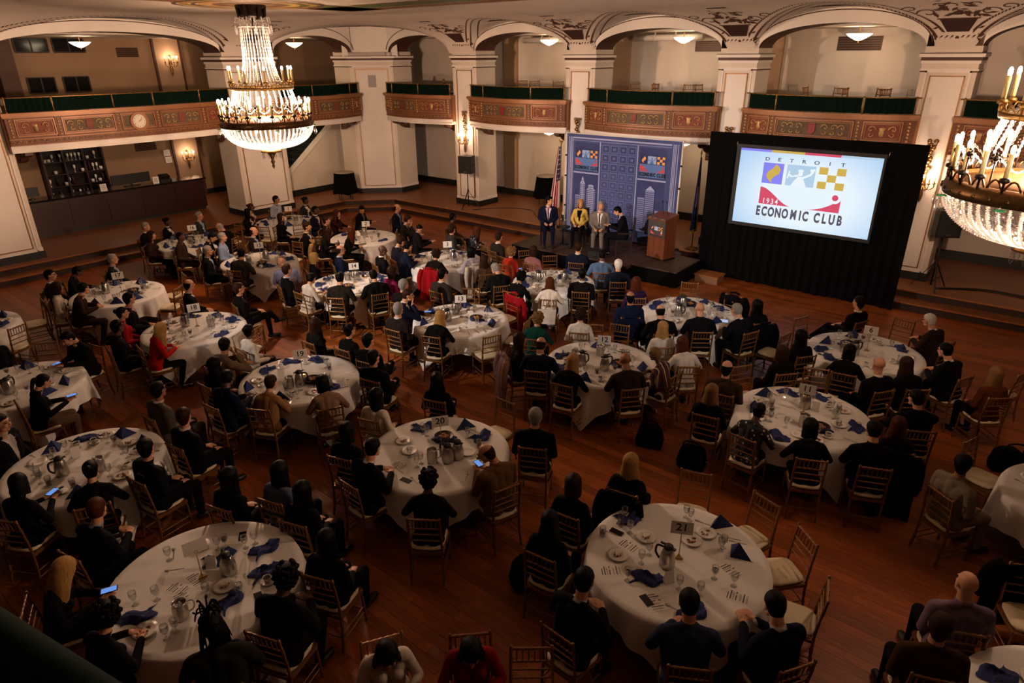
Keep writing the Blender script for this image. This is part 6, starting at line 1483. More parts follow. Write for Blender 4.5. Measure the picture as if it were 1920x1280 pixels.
def stripes_mat(kind):
    nm = 'pattern_' + kind
    if nm in MATS: return MATS[nm]
    m = bpy.data.materials.new(nm); m.use_nodes = True; N = m.node_tree.nodes; L = m.node_tree.links; b = N['Principled BSDF']; b.inputs['Roughness'].default_value = .85
    tc = N.new('ShaderNodeTexCoord'); sp = N.new('ShaderNodeSeparateXYZ'); L.new(tc.outputs['Object'], sp.inputs[0])
    if kind == 'dots':
        v = N.new('ShaderNodeTexVoronoi'); v.inputs['Scale'].default_value = 16; L.new(tc.outputs['Object'], v.inputs['Vector']); r = N.new('ShaderNodeValToRGB'); r.color_ramp.interpolation = 'CONSTANT'
        r.color_ramp.elements[0].color = (.5, .47, .44, 1); r.color_ramp.elements[1].color = (.006, .005, .007, 1); r.color_ramp.elements[1].position = .25; L.new(v.outputs['Distance'], r.inputs[0])
    else:
        mm = N.new('ShaderNodeMath'); mm.operation = 'MULTIPLY'; mm.inputs[1].default_value = 7.5 if kind == 'stripes' else 26; L.new(sp.outputs['X' if kind == 'stripes' else 'Z'], mm.inputs[0])
        fr = N.new('ShaderNodeMath'); fr.operation = 'FRACT'; L.new(mm.outputs[0], fr.inputs[0]); r = N.new('ShaderNodeValToRGB'); r.color_ramp.interpolation = 'CONSTANT'; L.new(fr.outputs[0], r.inputs[0])
        cs = ((0, '10080a'), (.28, '5c1c1c'), (.5, '10080a'), (.66, 'c8b090'), (.8, '4a1a18')) if kind == 'stripes' else ((0, '0a0a0c'), (.6, 'b8b0a6'))
        for i, (p, c) in enumerate(cs):
            e = r.color_ramp.elements[i] if i < 2 else r.color_ramp.elements.new(p); e.position = p; e.color = (*hx(c), 1)
    L.new(r.outputs[0], b.inputs['Base Color']); MATS[nm] = m; return m
_b = MB(); _b.ball((.031, .083, .010), (.015, .010, .009), 8, 6); EYE_R = _b.mesh('eye', None or [mat('eye_dark', '1a1210', .2)])
_b = MB(); _b.ball((-.031, .083, .010), (.015, .010, .009), 8, 6); EYE_L = _b.mesh('eye', [mat('eye_dark', '1a1210', .2)])
_b = MB(); _b.tube([(-.024, .093, -.054), (0, .101, -.052), (.024, .093, -.054)], [.003, .007, .003], 6); LIPS = _b.mesh('lips', [mat('lips', '8a4a40', .5)])
_b = MB(); _b.tube([(.014, .096, .036), (.034, .091, .041), (.054, .076, .034)], [.003, .005, .003], 5); _b.tube([(-.014, .096, .036), (-.034, .091, .041), (-.054, .076, .034)], [.003, .005, .003], 5); BROW = _b.mesh('eyebrows', [mat('eyebrow_hair', '2a1a10', .7)])
_b = MB()
for s in (-1, 1): _b.tube([(s * .034 + .025 * cos(t), .108, .010 + .02 * sin(t)) for t in np.linspace(0, 2 * pi, 13)], .0022, 4, 0, False); _b.tube([(s * .059, .107, .012), (s * .084, .01, .010)], .002, 4)
_b.tube([(-.01, .111, .014), (.01, .111, .014)], .002, 4); GLS = _b.mesh('eyeglasses', [black_m])
_b = MB(); _b.box(-.028, .028, 0, .003, -.02, .02); BADGE = _b.mesh('name_badge', [paper])
def phone_mesh(lit):
    b = MB(); b.box(-.038, .038, -.075, .075, -.004, .004, 0); b.box(-.034, .034, -.066, .066, .004, .0048, 1)
    return b.mesh('phone_lit' if lit else 'phone_dark', [black_m, emis('phone_screen_light', '6f9be8', .9) if lit else mat('phone_glass', '08080a', .1)])
PH_LIT, PH_DARK = phone_mesh(True), phone_mesh(False)
def person(x, y, yaw, hy, pose, sex, hair, hc, top, tc, ex, label, z=0., seat=0.):
    ex = dict((e.split(':') + [''])[:2] for e in (ex or '1').split(','))
    sk = next((k for k in ex if k in '123'), '1'); sc = 1. if sex == 'm' else .95
    pit = 26 if pose == 'phone' else (10 if pose in ('table', 'chin') else 0)
    hyq = int(round(hy / 20.)) * 20
    me, hm = body(sex, pose, hyq, pit)
    o = thing('person', label, 'person', (x, y, z), radians(yaw)); o.scale = (sc, sc, sc)
    bo = put('body', me, o)
    tm = cloth(tc); sh = cloth(ex['sh'], 'shirt') if 'sh' in ex else tm
    if 'stripes' in ex: tm = sh = stripes_mat('stripes')
    if 'hstripes' in ex: sh = stripes_mat('hstripes')
    if 'dots' in ex: tm = sh = stripes_mat('dots')
    bt = cloth(ex['bt']) if 'bt' in ex else cloth(tc if top == 'suit' else '0b0a0c')
    for i, m in enumerate((skin(sk), tm, sh, bt, mat('black_leather_shoe', '0a0807', .35), cloth(ex['tie'], 'tie') if 'tie' in ex else sh)):
        bo.material_slots[i].link = 'OBJECT'; bo.material_slots[i].material = m
    d = sqrt(x * x + y * y)
    if hair != 'b':
        if hair not in HAIR: HAIR[hair] = hair_mesh(hair)
        h = put('hair', HAIR[hair], o); h.matrix_local = hm; h.material_slots[0].link = 'OBJECT'; h.material_slots[0].material = hairm(hc)
    for nm, m, ok in (('eye', EYE_R, d < 17), ('eye', EYE_L, d < 17), ('lips', LIPS, d < 13), ('eyebrows', BROW, d < 17), ('eyeglasses', GLS, 'gl' in ex)):
        if ok: q = put(nm, m, o); q.matrix_local = hm
    lean = POSE.get(pose, POSE['lap'])[0]
    if 'bg' in ex:
        p = rx((.10, .137 if sex == 'm' else .16, .90), lean, HIP); q = put('name_badge', BADGE, o); q.matrix_local = Matrix.Translation(p) @ Matrix.Rotation(-lean, 4, 'X')
    if 'ph' in ex:
        hpos = Vector({'phone': (.0, .50, .855), 'lap': (.0, .37, .72), 'chin': (-.05, .52, .84), 'table': (0, .6, .84)}.get(pose, (0, .4, .75))) * sc; hpos.rotate(Matrix.Rotation(radians(yaw), 3, 'Z'))
        put('smartphone', PH_LIT, None, Vector((x, y, z)) + hpos, radians(yaw), label='lit phone held by the ' + label.split(' at ')[0].split(' beside ')[0], category='phone')
        bpy.data.objects[-1:] if False else None
    return o
for t, x, y, yaw, hy, pose, sex, hair, hc, top, tc, ex, desc in PEOPLE:
    place = at(t) if t != 'NR' else 'at the lower photo edge'
    if t == 'NR' and 'bowed' in desc: place = 'at the lower photo edge'
    person(x, y, yaw, hy, pose, sex, hair, hc, top, tc, ex, fit('', desc, t))
    f = Vector((-sin(radians(yaw)), cos(radians(yaw)))) * .045
    chair(x + f.x, y + f.y, radians(yaw), fit('gold chair under the', desc, t))
_v = next(o for o in bpy.data.objects if 'varsity' in str(o.get('label', '')))
for r in (.085, .115):
    b = MB(); b.tube([(r * cos(t), -.153 + .25 * (.12 - r) * 0 - .004, .86 + r * sin(t)) for t in np.linspace(.25, pi - .25, 16)], .007, 5); b.build('jacket_emblem', mat('emblem_print', '8a8494', .8), _v)
_ord = {}
for t, x, y, yaw in EMPTY:
    k = _ord.get(t, 0); _ord[t] = k + 1
    tot = sum(1 for e in EMPTY if e[0] == t); q = '' if tot == 1 else ('nearest ', 'second ', 'third ', 'fourth ')[k]
    chair(x, y, radians(yaw), ('empty gold chair ' + at(t)) if tot == 1 else 'empty gold chair %s, %s' % (at(t), ('the one nearest the photographer', 'the next one behind', 'the third one', 'the one farthest back')[k]))
# the four panelists on stage, dark wooden chairs
pw = mat('dark_walnut_chair', '24110a', .4, var=.2)
def panel_chair(x, y, yaw, lab):
    c = thing('panel_chair', lab, 'chair', (x, y, SZ), radians(yaw), 'dark chairs on the stage')
    b = MB(); b.box(-.22, .22, -.2, .22, .40, .46); b.build('seat', mat('black_leather_seat', '0c0a0a', .4), c)
    b = MB(); b.prism([(-.2, .6), (.2, .6), (.18, 1.0), (-.18, 1.0)], 0, .04, lambda u, z, t: (u, -.26 - (z - .6) * .12 + t, z)); b.build('backrest', mat('black_leather_seat', '0c0a0a', .4), c)
    for sx in (-.2, .2):
        for sy in (-.22, .2): b = MB(); b.bar((sx, sy, 0), (sx, sy * .95, .42), .035); b.build('leg', pw, c)
        b = MB(); b.bar((sx, -.23, .42), (sx * .95, -.29, 1.0), .03); b.build('back_post', pw, c); b = MB(); b.bar((sx * 1.1, -.23, .64), (sx * 1.1, .18, .64), .035); b.build('armrest', pw, c)
for x, y, yaw, hy, pose, sex, hair, hc, top, tc, ex, desc in (
    (-10.97, 15.45, 218, 60, 'lap', 'm', 's', 'k', 'suit', '0e1428', '1,sh:d8b8c0,tie:40305a,gl', 'dark-haired panelist in navy suit with purple tie'),
    (-10.2, 15.95, 200, 20, 'lap', 'f', 'o', 'y', 'top', 'c8a850', '1,sh:0c0b0d,bt:0b0a0c', 'blonde panelist in yellow jacket'),
    (-9.42, 15.75, 205, 20, 'lap', 'm', 's', 'g', 'suit', '6e6660', '1,sh:d8d0c8,tie:15141a', 'grey-haired panelist in grey suit'),
    (-8.62, 15.72, 120, 0, 'phone', 'm', 's', 'k', 'suit', '0b0b10', '1,sh:98a8c8', 'dark-haired panelist in black suit turned to the others')):
    person(x, y, yaw, hy, pose, sex, hair, hc, top, tc, ex, desc + ' on stage', SZ)
    panel_chair(x, y, yaw, 'dark wooden armchair under the ' + desc)
# ================================================================ TABLEWARE
def mk(fn):
    b = MB(); fn(b); return b
_b = MB(); _b.lathe([(.0, .006), (.062, .006), (.075, .012), (.108, .02), (.110, .023), (.076, .016), (.06, .010), (0, .010)], 24); M_PLATE = _b.mesh('plate', china)
_b = MB(); _b.lathe([(.032, .0), (.032, .003), (.006, .008), (.005, .055), (.022, .07), (.036, .10), (.035, .155), (.034, .155), (.034, .10), (.020, .073), (0, .068)], 14); M_GOB = _b.mesh('goblet', clear)
_b = MB(); _b.lathe([(.030, .0), (.032, .004), (.036, .12), (.0345, .12), (.030, .012), (0, .010)], 14); M_TUM = _b.mesh('tumbler', clear)
_b = MB(); _b.lathe([(0, .074), (.020, .076), (.033, .10), (.033, .115), (0, .115)], 12); M_WINE = _b.mesh('drink', redwine)
_b = MB(); _b.lathe([(0, .012), (.029, .013), (.032, .05), (0, .05)], 12); M_TEA = _b.mesh('drink_pale', mat('amber_drink', '6b3a18', .1))
_b = MB(); _b.lathe([(0, .004), (.045, .004), (.068, .014), (.069, .017), (.045, .008), (0, .008)], 20); M_SAU = _b.mesh('saucer', china)
_b = MB(); _b.lathe([(.022, .008), (.026, .012), (.040, .058), (.041, .068), (.038, .066), (.034, .03), (.0, .02)], 16); _b.tube([(.038, 0, .055), (.062, 0, .052), (.060, 0, .03), (.034, 0, .026)], .005, 6); M_CUP = _b.mesh('cup', china)
_b = MB(); _b.lathe([(0, .052), (.0365, .054)], 14); M_COF = _b.mesh('coffee', coffee)
_b = MB(); _b.box(-.008, .008, -.09, .03, 0, .003); _b.prism([(-.009, .03), (.009, .03), (.012, .10), (0, .105), (-.006, .09)], 0, .003, lambda a, q, t: (a, q, t)); M_KNIFE = _b.mesh('knife', chrome)
_b = MB(); _b.box(-.005, .005, -.09, .04, 0, .003); _b.box(-.012, .012, .04, .055, .0, .003)
for k in range(4): _b.box(-.012 + k * .0067, -.008 + k * .0067, .055, .095, .001, .003)
M_FORK = _b.mesh('fork', chrome)
_b = MB(); _b.box(-.005, .005, -.09, .045, 0, .003); _b.ball((0, .068, .004), (.017, .026, .006), 10, 5); M_SPOON = _b.mesh('spoon', chrome)
_b = MB(); _b.add([(-.15, -.05, 0), (.15, -.05, 0), (0, .10, 0), (0, .0, .15), (-.02, -.045, .06), (.03, -.05, .05)], [(0, 4, 3), (4, 5, 3), (5, 1, 3), (0, 4, 5, 1), (1, 2, 3), (2, 0, 3), (0, 1, 2)]); M_NAPT = _b.mesh('napkin_folded', navy_nap)
def crumple(seed):
    rr = random.Random(seed); b = MB(); nx, ny = 12, 10; ph = [rr.uniform(0, 6) for _ in range(6)]; vs = []
    for j in range(ny + 1):
        for i in range(nx + 1):
            u, v = i / nx - .5, j / ny - .5; e = 1 - max(abs(u), abs(v)) * 2
            z = .004 + (.05 * (sin(u * 9 + ph[0]) * .5 + .5) * (sin(v * 7 + ph[1]) * .5 + .5) + .03 * abs(sin(u * 15 + v * 9 + ph[2]))) * min(1, e * 2.2 + .12)
            vs.append((u * .30 + .03 * sin(v * 7 + ph[3]), v * .17 + .03 * sin(u * 8 + ph[4]), z))
    b.add(vs, [(j * (nx + 1) + i, j * (nx + 1) + i + 1, (j + 1) * (nx + 1) + i + 1, (j + 1) * (nx + 1) + i) for j in range(ny) for i in range(nx)], 0, True); return b.mesh('napkin_crumpled', navy_nap)
M_NAPC = [crumple(k) for k in range(4)]
_b = MB(); _b.prism([(0, -.04), (.075, 0), (0, .04)], .012, .045, lambda a, q, t: (a - .03, q, t)); M_CAKE = _b.mesh('cake_slice', creamfood)
_b = MB(); _r = random.Random(4)
for k in range(5): _b.ball((_r.uniform(-.04, .04), _r.uniform(-.04, .04), .022), .009, 6, 4)
M_BERRY = _b.mesh('berries', berry)
_b = MB()
for k in range(7): _b.ball((_r.uniform(-.05, .05), _r.uniform(-.05, .05), .018), (_r.uniform(.008, .02), .012, .006), 6, 4)
M_CRUMB = _b.mesh('crumbs', foodm)
_b = MB(); _b.lathe([(.062, 0), (.075, .01), (.080, .07), (.074, .14), (.055, .20), (.046, .225)], 22); M_CAR = _b.mesh('carafe_body', chrome)
_b = MB(); _b.lathe([(.048, .222), (.05, .24), (.046, .255), (.03, .268), (0, .272)], 18); _b.bar((.03, 0, .262), (.085, 0, .268), .022, .012); _b.bar((-.045, 0, .235), (-.075, 0, .228), .03, .014); M_CLID = _b.mesh('carafe_lid', black_m)
_b = MB(); _b.tube(curve_pts([(.05, 0, .225), (.115, 0, .22), (.125, 0, .13), (.082, 0, .07)], 12), .012, 6); M_CHAN = _b.mesh('carafe_handle', black_m)
_b = MB(); _b.lathe([(.062, 0), (.066, .008), (.070, .12), (.062, .165), (.066, .185), (.062, .184), (.058, .165), (.06, .14), (0, .135)], 22); M_PIT = _b.mesh('pitcher_body', chrome)
_b = MB(); _b.tube(curve_pts([(.064, 0, .16), (.115, 0, .15), (.115, 0, .07), (.068, 0, .04)], 12), .008, 6); M_PHAN = _b.mesh('pitcher_handle', chrome)
_b = MB()
for k in range(9): a = k * .7; _b.ball((.035 * cos(a) * (k % 3) / 2, .035 * sin(a) * (k % 3) / 2, .148), .016, 6, 4)
M_ICE = _b.mesh('ice_cubes', mat('ice', 'd8d8d8', .1))
_b = MB(); _b.lathe([(.07, 0), (.075, .004), (.125, .06), (.130, .07), (.124, .07), (.07, .012), (0, .012)], 24); M_BASK = _b.mesh('basket_bowl', darkmetal)
M_BNAP = crumple(9)
_b = MB()
for k in range(4): _b.ball((.04 * cos(k * 1.7), .04 * sin(k * 1.7), .06), (.035, .025, .02), 8, 6)
M_ROLL = _b.mesh('bread_rolls', mat('bread_crust', 'a8703a', .6, var=.3, scale=20))
gold_rod = mat('gilt_sign_rod', 'a8823c', .3, metal=.8)
_b = MB(); _b.prism([(-.04, -.03), (.04, -.03), (0, .045)], 0, .018, lambda a, q, t: (a, q, t)); _b.tube([(0, 0, .015), (0, 0, .30)], .0045, 6); _b.tube([(.016 * cos(t), 0, .316 + .016 * sin(t)) for t in np.linspace(0, 2 * pi, 13)], .0035, 5, 0, False); M_ROD = _b.mesh('sign_rod', gold_rod)
_b = MB(); _b.box(-.11, .11, -.002, .002, .30, .455); M_CARD = _b.mesh('number_card', paper)
_b = MB(); _b.prism([(-.035, 0), (.035, 0), (0, .14)], -.05, .05, lambda a, z, t: (t, a, z)); M_TENT = _b.mesh('menu_tent', paper)
_b = MB()
for k in range(5): _b.add([(-.036, -.0355 + .0045 + (.028 + k * .019) * .25, .028 + k * .019), (.036 - .01 * (k % 2), -.0355 + .0045 + (.028 + k * .019) * .25, .028 + k * .019), (.036 - .01 * (k % 2), -.0355 + .0045 + (.034 + k * .019) * .25, .034 + k * .019), (-.036, -.0355 + .0045 + (.034 + k * .019) * .25, .034 + k * .019)], [(0, 1, 2, 3)])
M_TENTL = _b.mesh('menu_print', ink)
_b = MB(); _b.box(-.075, .075, -.11, .11, 0, .0012); M_PROG = _b.mesh('program_sheet', paper)
_b = MB()
for k, (y0, x0, x1, h) in enumerate(((.088, -.06, .03, .010), (.06, -.06, .06, .012), (.045, -.06, .045, .004), (.035, -.06, .03, .004), (.01, -.06, .01, .012), (.01, .03, .06, .012), (-.02, -.06, .05, .004), (-.03, -.06, .03, .004), (-.06, -.06, .06, .012), (-.08, -.06, .04, .004), (-.09, -.06, .05, .004))): _b.box(x0, x1, y0, y0 + h, .0012, .0016)
M_PRINT = _b.mesh('program_print', mat('dark_print', '55505a', .8))
_b = MB(); _b.lathe([(.03, 0), (.034, .03), (.03, .03), (0, .02)], 12); M_SUG = _b.mesh('sugar_bowl', china)
WORD = dict(zip(map(str, range(1, 25)), 'one two three four five six seven eight nine ten eleven twelve thirteen fourteen fifteen sixteen seventeen eighteen nineteen twenty twenty-one twenty-two'.split()))
TH = TZ + .0045
def item(kind, x, y, rz, parts, label, cat, group=None, tilt=0):
    o = put(kind, parts[0][1] if len(parts) == 1 else None, None, (x, y, TH), rz, label=label, category=cat)
    if group: o['group'] = group
    if len(parts) > 1:
        for nm, me in parts: put(nm, me, o)
    return o
DESS = [[('food', M_CAKE), ('berries', M_BERRY)], [('crumbs', M_CRUMB)], [('crumbs', M_CRUMB), ('berries', M_BERRY)], []]
def place_item(kind, t, x, y, rz, rr, far):
    T = tname(t); on = 'on ' + T; cx_, cy_ = TABLES[t]; vx, vy = (x - cx_) * .7815 + (y - cy_) * .6239, -(x - cx_) * .6239 + (y - cy_) * .7815
    fb_ = 'far' if vy > .18 else 'near' if vy < -.18 else ''; lr_ = 'left' if vx < -.18 else 'right' if vx > .18 else ''
    gp = on; on = ('on the %s of %s' if len(T.split()) < 3 else '%s on %s') % (((fb_ + ' ' + lr_).strip() + ' side' if fb_ or lr_ else 'middle'), T if len(T.split()) < 3 else 'the ' + SHORT[t])
    if len(T.split()) >= 3: on = on.replace(' side', '')
    if kind == 'plate':
        k = rr.randrange(4) if not far else 1
        lab = ('white plate with cake and berries ', 'white plate with crumbs ', 'white plate with red berries ', 'empty white plate ')[k] + on
        item('plate', x, y, rz, [('plate_dish', M_PLATE)] + DESS[k] if DESS[k] else [('plate', M_PLATE)], lab, 'plate', 'plates ' + gp)
    elif kind == 'goblet': item('stemmed_glass', x, y, rz, [('g', M_GOB)], 'clear stemmed water glass ' + on, 'glass', 'water glasses ' + gp)
    elif kind == 'tumbler': item('tea_glass', x, y, rz, [('glass', M_TUM), ('drink', M_TEA)], 'straight glass with amber drink ' + on, 'glass', 'straight glasses ' + gp)
    elif kind == 'wine': item('wine_glass', x, y, rz, [('glass', M_GOB), ('drink', M_WINE)], 'stemmed glass with dark red drink ' + on, 'glass', 'drink glasses ' + gp)
    elif kind == 'cup': item('coffee_cup', x, y, rz, [('saucer', M_SAU), ('cup', M_CUP), ('coffee', M_COF)], 'white coffee cup on its saucer ' + on, 'cup', 'coffee cups ' + gp)
    elif kind in ('knife', 'fork', 'spoon'): item(kind, x, y, rz, [(kind, {'knife': M_KNIFE, 'fork': M_FORK, 'spoon': M_SPOON}[kind])], 'steel %s lying %s' % (kind, on), 'cutlery', 'cutlery ' + gp)
    elif kind == 'nap_t': item('napkin', x, y, rz, [('n', M_NAPT)], 'navy napkin folded to a standing triangle ' + on, 'napkin', 'folded napkins ' + gp)
    elif kind == 'nap_c': item('napkin', x, y, rz, [('n', M_NAPC[rr.randrange(4)])], 'crumpled navy napkin ' + on, 'napkin', 'crumpled napkins ' + gp)
    elif kind == 'carafe': item('coffee_carafe', x, y, rz, [('carafe_body', M_CAR), ('carafe_lid', M_CLID), ('carafe_handle', M_CHAN)], 'steel coffee carafe with black lid ' + on, 'carafe', 'coffee carafes')
    elif kind == 'pitcher': item('steel_pitcher', x, y, rz, [('pitcher_body', M_PIT), ('pitcher_handle', M_PHAN), ('ice', M_ICE)], 'open steel water pitcher with ice ' + on, 'pitcher', 'water pitchers')
    elif kind == 'basket': item('bread_basket', x, y, rz, [('basket_bowl', M_BASK), ('basket_napkin', M_BNAP), ('bread_rolls', M_ROLL)], 'bread basket lined with navy napkin ' + on, 'basket', 'bread baskets')
    elif kind == 'tent': item('menu_tent', x, y, rz, [('card', M_TENT), ('printed_lines', M_TENTL)], 'small white menu tent card ' + on, 'card', 'menu tents')
    elif kind == 'program': item('program_sheet', x, y, rz, [('sheet', M_PROG), ('print', M_PRINT)], 'printed white program sheet lying ' + on, 'paper', 'program sheets ' + gp)
    elif kind == 'phone': item('smartphone', x, y, rz, [('p', PH_DARK)], 'dark smartphone lying ' + on, 'phone')
    elif kind == 'sugar': item('sugar_bowl', x, y, rz, [('s', M_SUG)], 'small white sugar bowl ' + on, 'bowl', 'sugar bowls')
RAD = dict(plate=.11, goblet=.038, tumbler=.038, wine=.038, cup=.07, knife=.05, fork=.05, spoon=.05, nap_t=.13, nap_c=.14, carafe=.09, pitcher=.09, basket=.14, tent=.07, program=.12, phone=.07, sugar=.04)
def number_stand(t, x, y, yaw):
    o = thing('table_number', 'white table number card reading %s on a gilt rod' % WORD[t] if t in WORD else 'blank white card on a gilt rod on ' + tname(t), 'sign', (x, y, TH), yaw, 'table number stands')
    put('sign_rod', M_ROD, o); c = put('number_card', M_CARD, o)
    if t in WORD:
        text('number', t, .125, ink, c, Matrix(((1, 0, 0, 0), (0, 0, -1, -.0025), (0, 1, 0, .382), (0, 0, 0, 1))), 1., .0004, .002)
        text('number', t, .125, ink, c, Matrix(((-1, 0, 0, 0), (0, 0, 1, .0025), (0, 1, 0, .382), (0, 0, 0, 1))), 1., .0004, .002)
EXPL = {   # pieces the photo shows plainly: kind, dx, dy (metres from the table centre), turn
    '21': [('sign', .02, .02, 0), ('carafe', -.13, -.10, 2.6), ('plate', .22, .26, 0), ('plate', .40, .38, 0), ('nap_c', -.38, .62, .3), ('goblet', -.42, .40, 0), ('phone', -.56, .42, .9), ('nap_t', .58, .52, .2), ('goblet', .28, .60, 0), ('goblet', .25, .66, 0), ('fork', .42, .56, 1.), ('knife', .5, .40, .9), ('nap_t', .64, .06, 2.), ('fork', .70, .24, 1.2), ('spoon', .68, -.02, 1.1), ('knife', .66, .3, 1.2), ('goblet', .48, .12, 0), ('goblet', .52, .16, 0),
           ('program', .50, -.18, .5), ('wine', .30, -.28, 0), ('goblet', .46, -.38, 0), ('program', .46, -.52, 1.1), ('goblet', .10, -.50, 0), ('goblet', -.08, -.42, 0), ('nap_c', -.02, -.72, .7), ('program', -.34, -.58, .2), ('phone', -.42, -.56, .4), ('spoon', -.18, -.66, .9), ('nap_c', -.36, -.28, -.2), ('wine', -.56, -.30, 0), ('program', -.70, -.16, 1.6), ('plate', -.60, .05, 0), ('goblet', -.38, -.06, 0), ('goblet', -.28, .06, 0), ('program', -.46, .2, .8), ('plate', -.26, .32, 0), ('tumbler', -.72, .36, 0), ('spoon', -.62, .40, 1.), ('tent', -.16, -.32, .4), ('goblet', -.44, .64, 0), ('tumbler', -.5, .52, 0)],
    'BL': [('sign', -.06, .06, 0), ('carafe', .20, .10, 2.3), ('pitcher', -.02, -.46, .6), ('program', -.10, .02, .9), ('program', -.22, -.10, 1.2), ('program', -.12, -.24, .7), ('tent', -.02, .2, .2), ('nap_c', -.44, -.46, .4), ('nap_c', .02, .30, .6), ('nap_c', .44, .46, .9), ('nap_c', .56, .12, .7), ('nap_c', .34, -.26, 1.2), ('plate', -.28, .50, 0), ('plate', -.28, -.62, .4), ('goblet', -.50, .30, 0), ('goblet', .22, .48, 0), ('goblet', .30, .54, 0), ('spoon', -.38, .16, 1.8), ('fork', .40, .02, .6), ('plate', .22, -.08, 0), ('goblet', .10, -.20, 0), ('goblet', .42, -.20, 0), ('phone', .60, -.22, .5), ('goblet', -.36, -.24, 0), ('goblet', -.54, -.30, 0), ('goblet', .0, -.62, 0), ('goblet', -.05, -.70, 0), ('phone', .12, .66, .3), ('wine', .0, .5, 0), ('goblet', -.06, .46, 0), ('spoon', -.5, .4, .4), ('cup', .62, -.02, 0)],
    '20': [('sign', .02, .14, 0), ('carafe', .14, -.22, 2.5), ('carafe', .26, -.14, 2.8), ('pitcher', -.06, -.22, .4), ('basket', .04, .30, 0), ('tent', .06, -.04, .3), ('nap_t', .30, .62, .4), ('nap_c', .56, .36, .8), ('nap_c', -.28, .60, .2), ('plate', -.50, .26, 0), ('plate', -.38, .02, .5), ('plate', .38, -.02, 0), ('goblet', -.20, .40, 0), ('wine', -.26, .46, 0), ('goblet', -.36, -.12, 0), ('goblet', -.20, -.26, 0), ('goblet', -.24, -.34, 0), ('goblet', .36, .34, 0), ('tumbler', .52, .10, 0), ('spoon', -.24, -.62, .6), ('spoon', .40, -.56, -.2), ('knife', .46, .5, .9), ('fork', .36, .5, .9), ('phone', -.34, -.62, 1.0), ('fork', -.46, -.40, .8), ('program', -.46, -.30, .9), ('cup', .54, -.24, 0), ('goblet', -.02, -.42, 0)]}
for t, (tx_, ty_) in TABLES.items():
    if t == 'NR': continue
    rr = random.Random(sum(map(ord, t)) * 7); yaw = math.atan2(ty_, tx_) - pi / 2 + rr.uniform(-.25, .25); far = sqrt(tx_ ** 2 + ty_ ** 2) > 15
    # sign faces the photographer
    syaw = math.atan2(-tx_, ty_) * 1.0
    if t in EXPL:
        # offsets are given in the photographer's axes: x to the right of the view, y away
        A = radians(-38.6) if False else None
        ex_, ey_ = Vector((.7815, .6239)), Vector((-.6239, .7815))
        for k, dx, dy, rz in EXPL[t]:
            p = ex_ * dx + ey_ * dy
            if k == 'sign': number_stand(t, tx_ + p.x, ty_ + p.y, syaw + .1)
            else: place_item(k, t, tx_ + p.x, ty_ + p.y, rz + radians(38.6), rr, False)
        continue
    used = []
    def tryput(kind, r, a, rz, tries=14):
        for _ in range(tries):
            x, y = r * cos(a), r * sin(a)
            if r + RAD[kind] * .8 < .90 and all((x - u) ** 2 + (y - v) ** 2 > (RAD[kind] + q) ** 2 * .72 for u, v, q in used):
                used.append((x, y, RAD[kind])); place_item(kind, t, tx_ + x, ty_ + y, rz, rr, far); return True
            a += rr.uniform(-.25, .25); r += rr.uniform(-.05, .05)
        return False
    if t not in ('SL', 'BR', 'RE', '4', '5', 'LM', 'FL'): number_stand(t, tx_ + rr.uniform(-.1, .05), ty_ + .1, syaw); used.append((0, .1, .07))
    tryput('carafe', .26, rr.uniform(0, 6), rr.uniform(0, 6)); tryput('pitcher', .30, rr.uniform(0, 6), rr.uniform(0, 6)); tryput('basket', .32, rr.uniform(0, 6), 0); tryput('tent', .3, rr.uniform(0, 6), syaw)
    if t in ('13', '3', '4', '12', '5'): tryput('carafe', .34, rr.uniform(0, 6), 0)
    tidy = t in ('13', '17')
    n = 10
    for s in range(n):
        a = 2 * pi * s / n + .2; J = lambda w: rr.uniform(-w, w)
        if rr.random() < .62: tryput('nap_t' if (tidy or rr.random() < .35) else 'nap_c', .70, a + J(.1), a + pi / 2 + J(.4))
        if rr.random() < (.25 if tidy else .5): tryput('plate', .66, a + J(.12), rr.uniform(0, 6))
        if rr.random() < .85: tryput('goblet', .52 + J(.05), a + .18 + J(.08), 0)
        if rr.random() < .5: tryput(rr.choice(['tumbler', 'wine', 'goblet']), .47 + J(.06), a - .14 + J(.1), 0)
        if rr.random() < .32: tryput('cup', .58, a + .3 + J(.08), rr.uniform(0, 6))
        for kd in ('fork', 'knife', 'spoon'):
            if rr.random() < (.6 if tidy else .25): tryput(kd, .74 + J(.04), a + J(.28), a - pi / 2 + J(.4), 5)
        if rr.random() < .10: tryput('program', .6, a + J(.1), a + pi / 2 + J(.5))
    if rr.random() < .6: tryput('sugar', .2, rr.uniform(0, 6), 0)

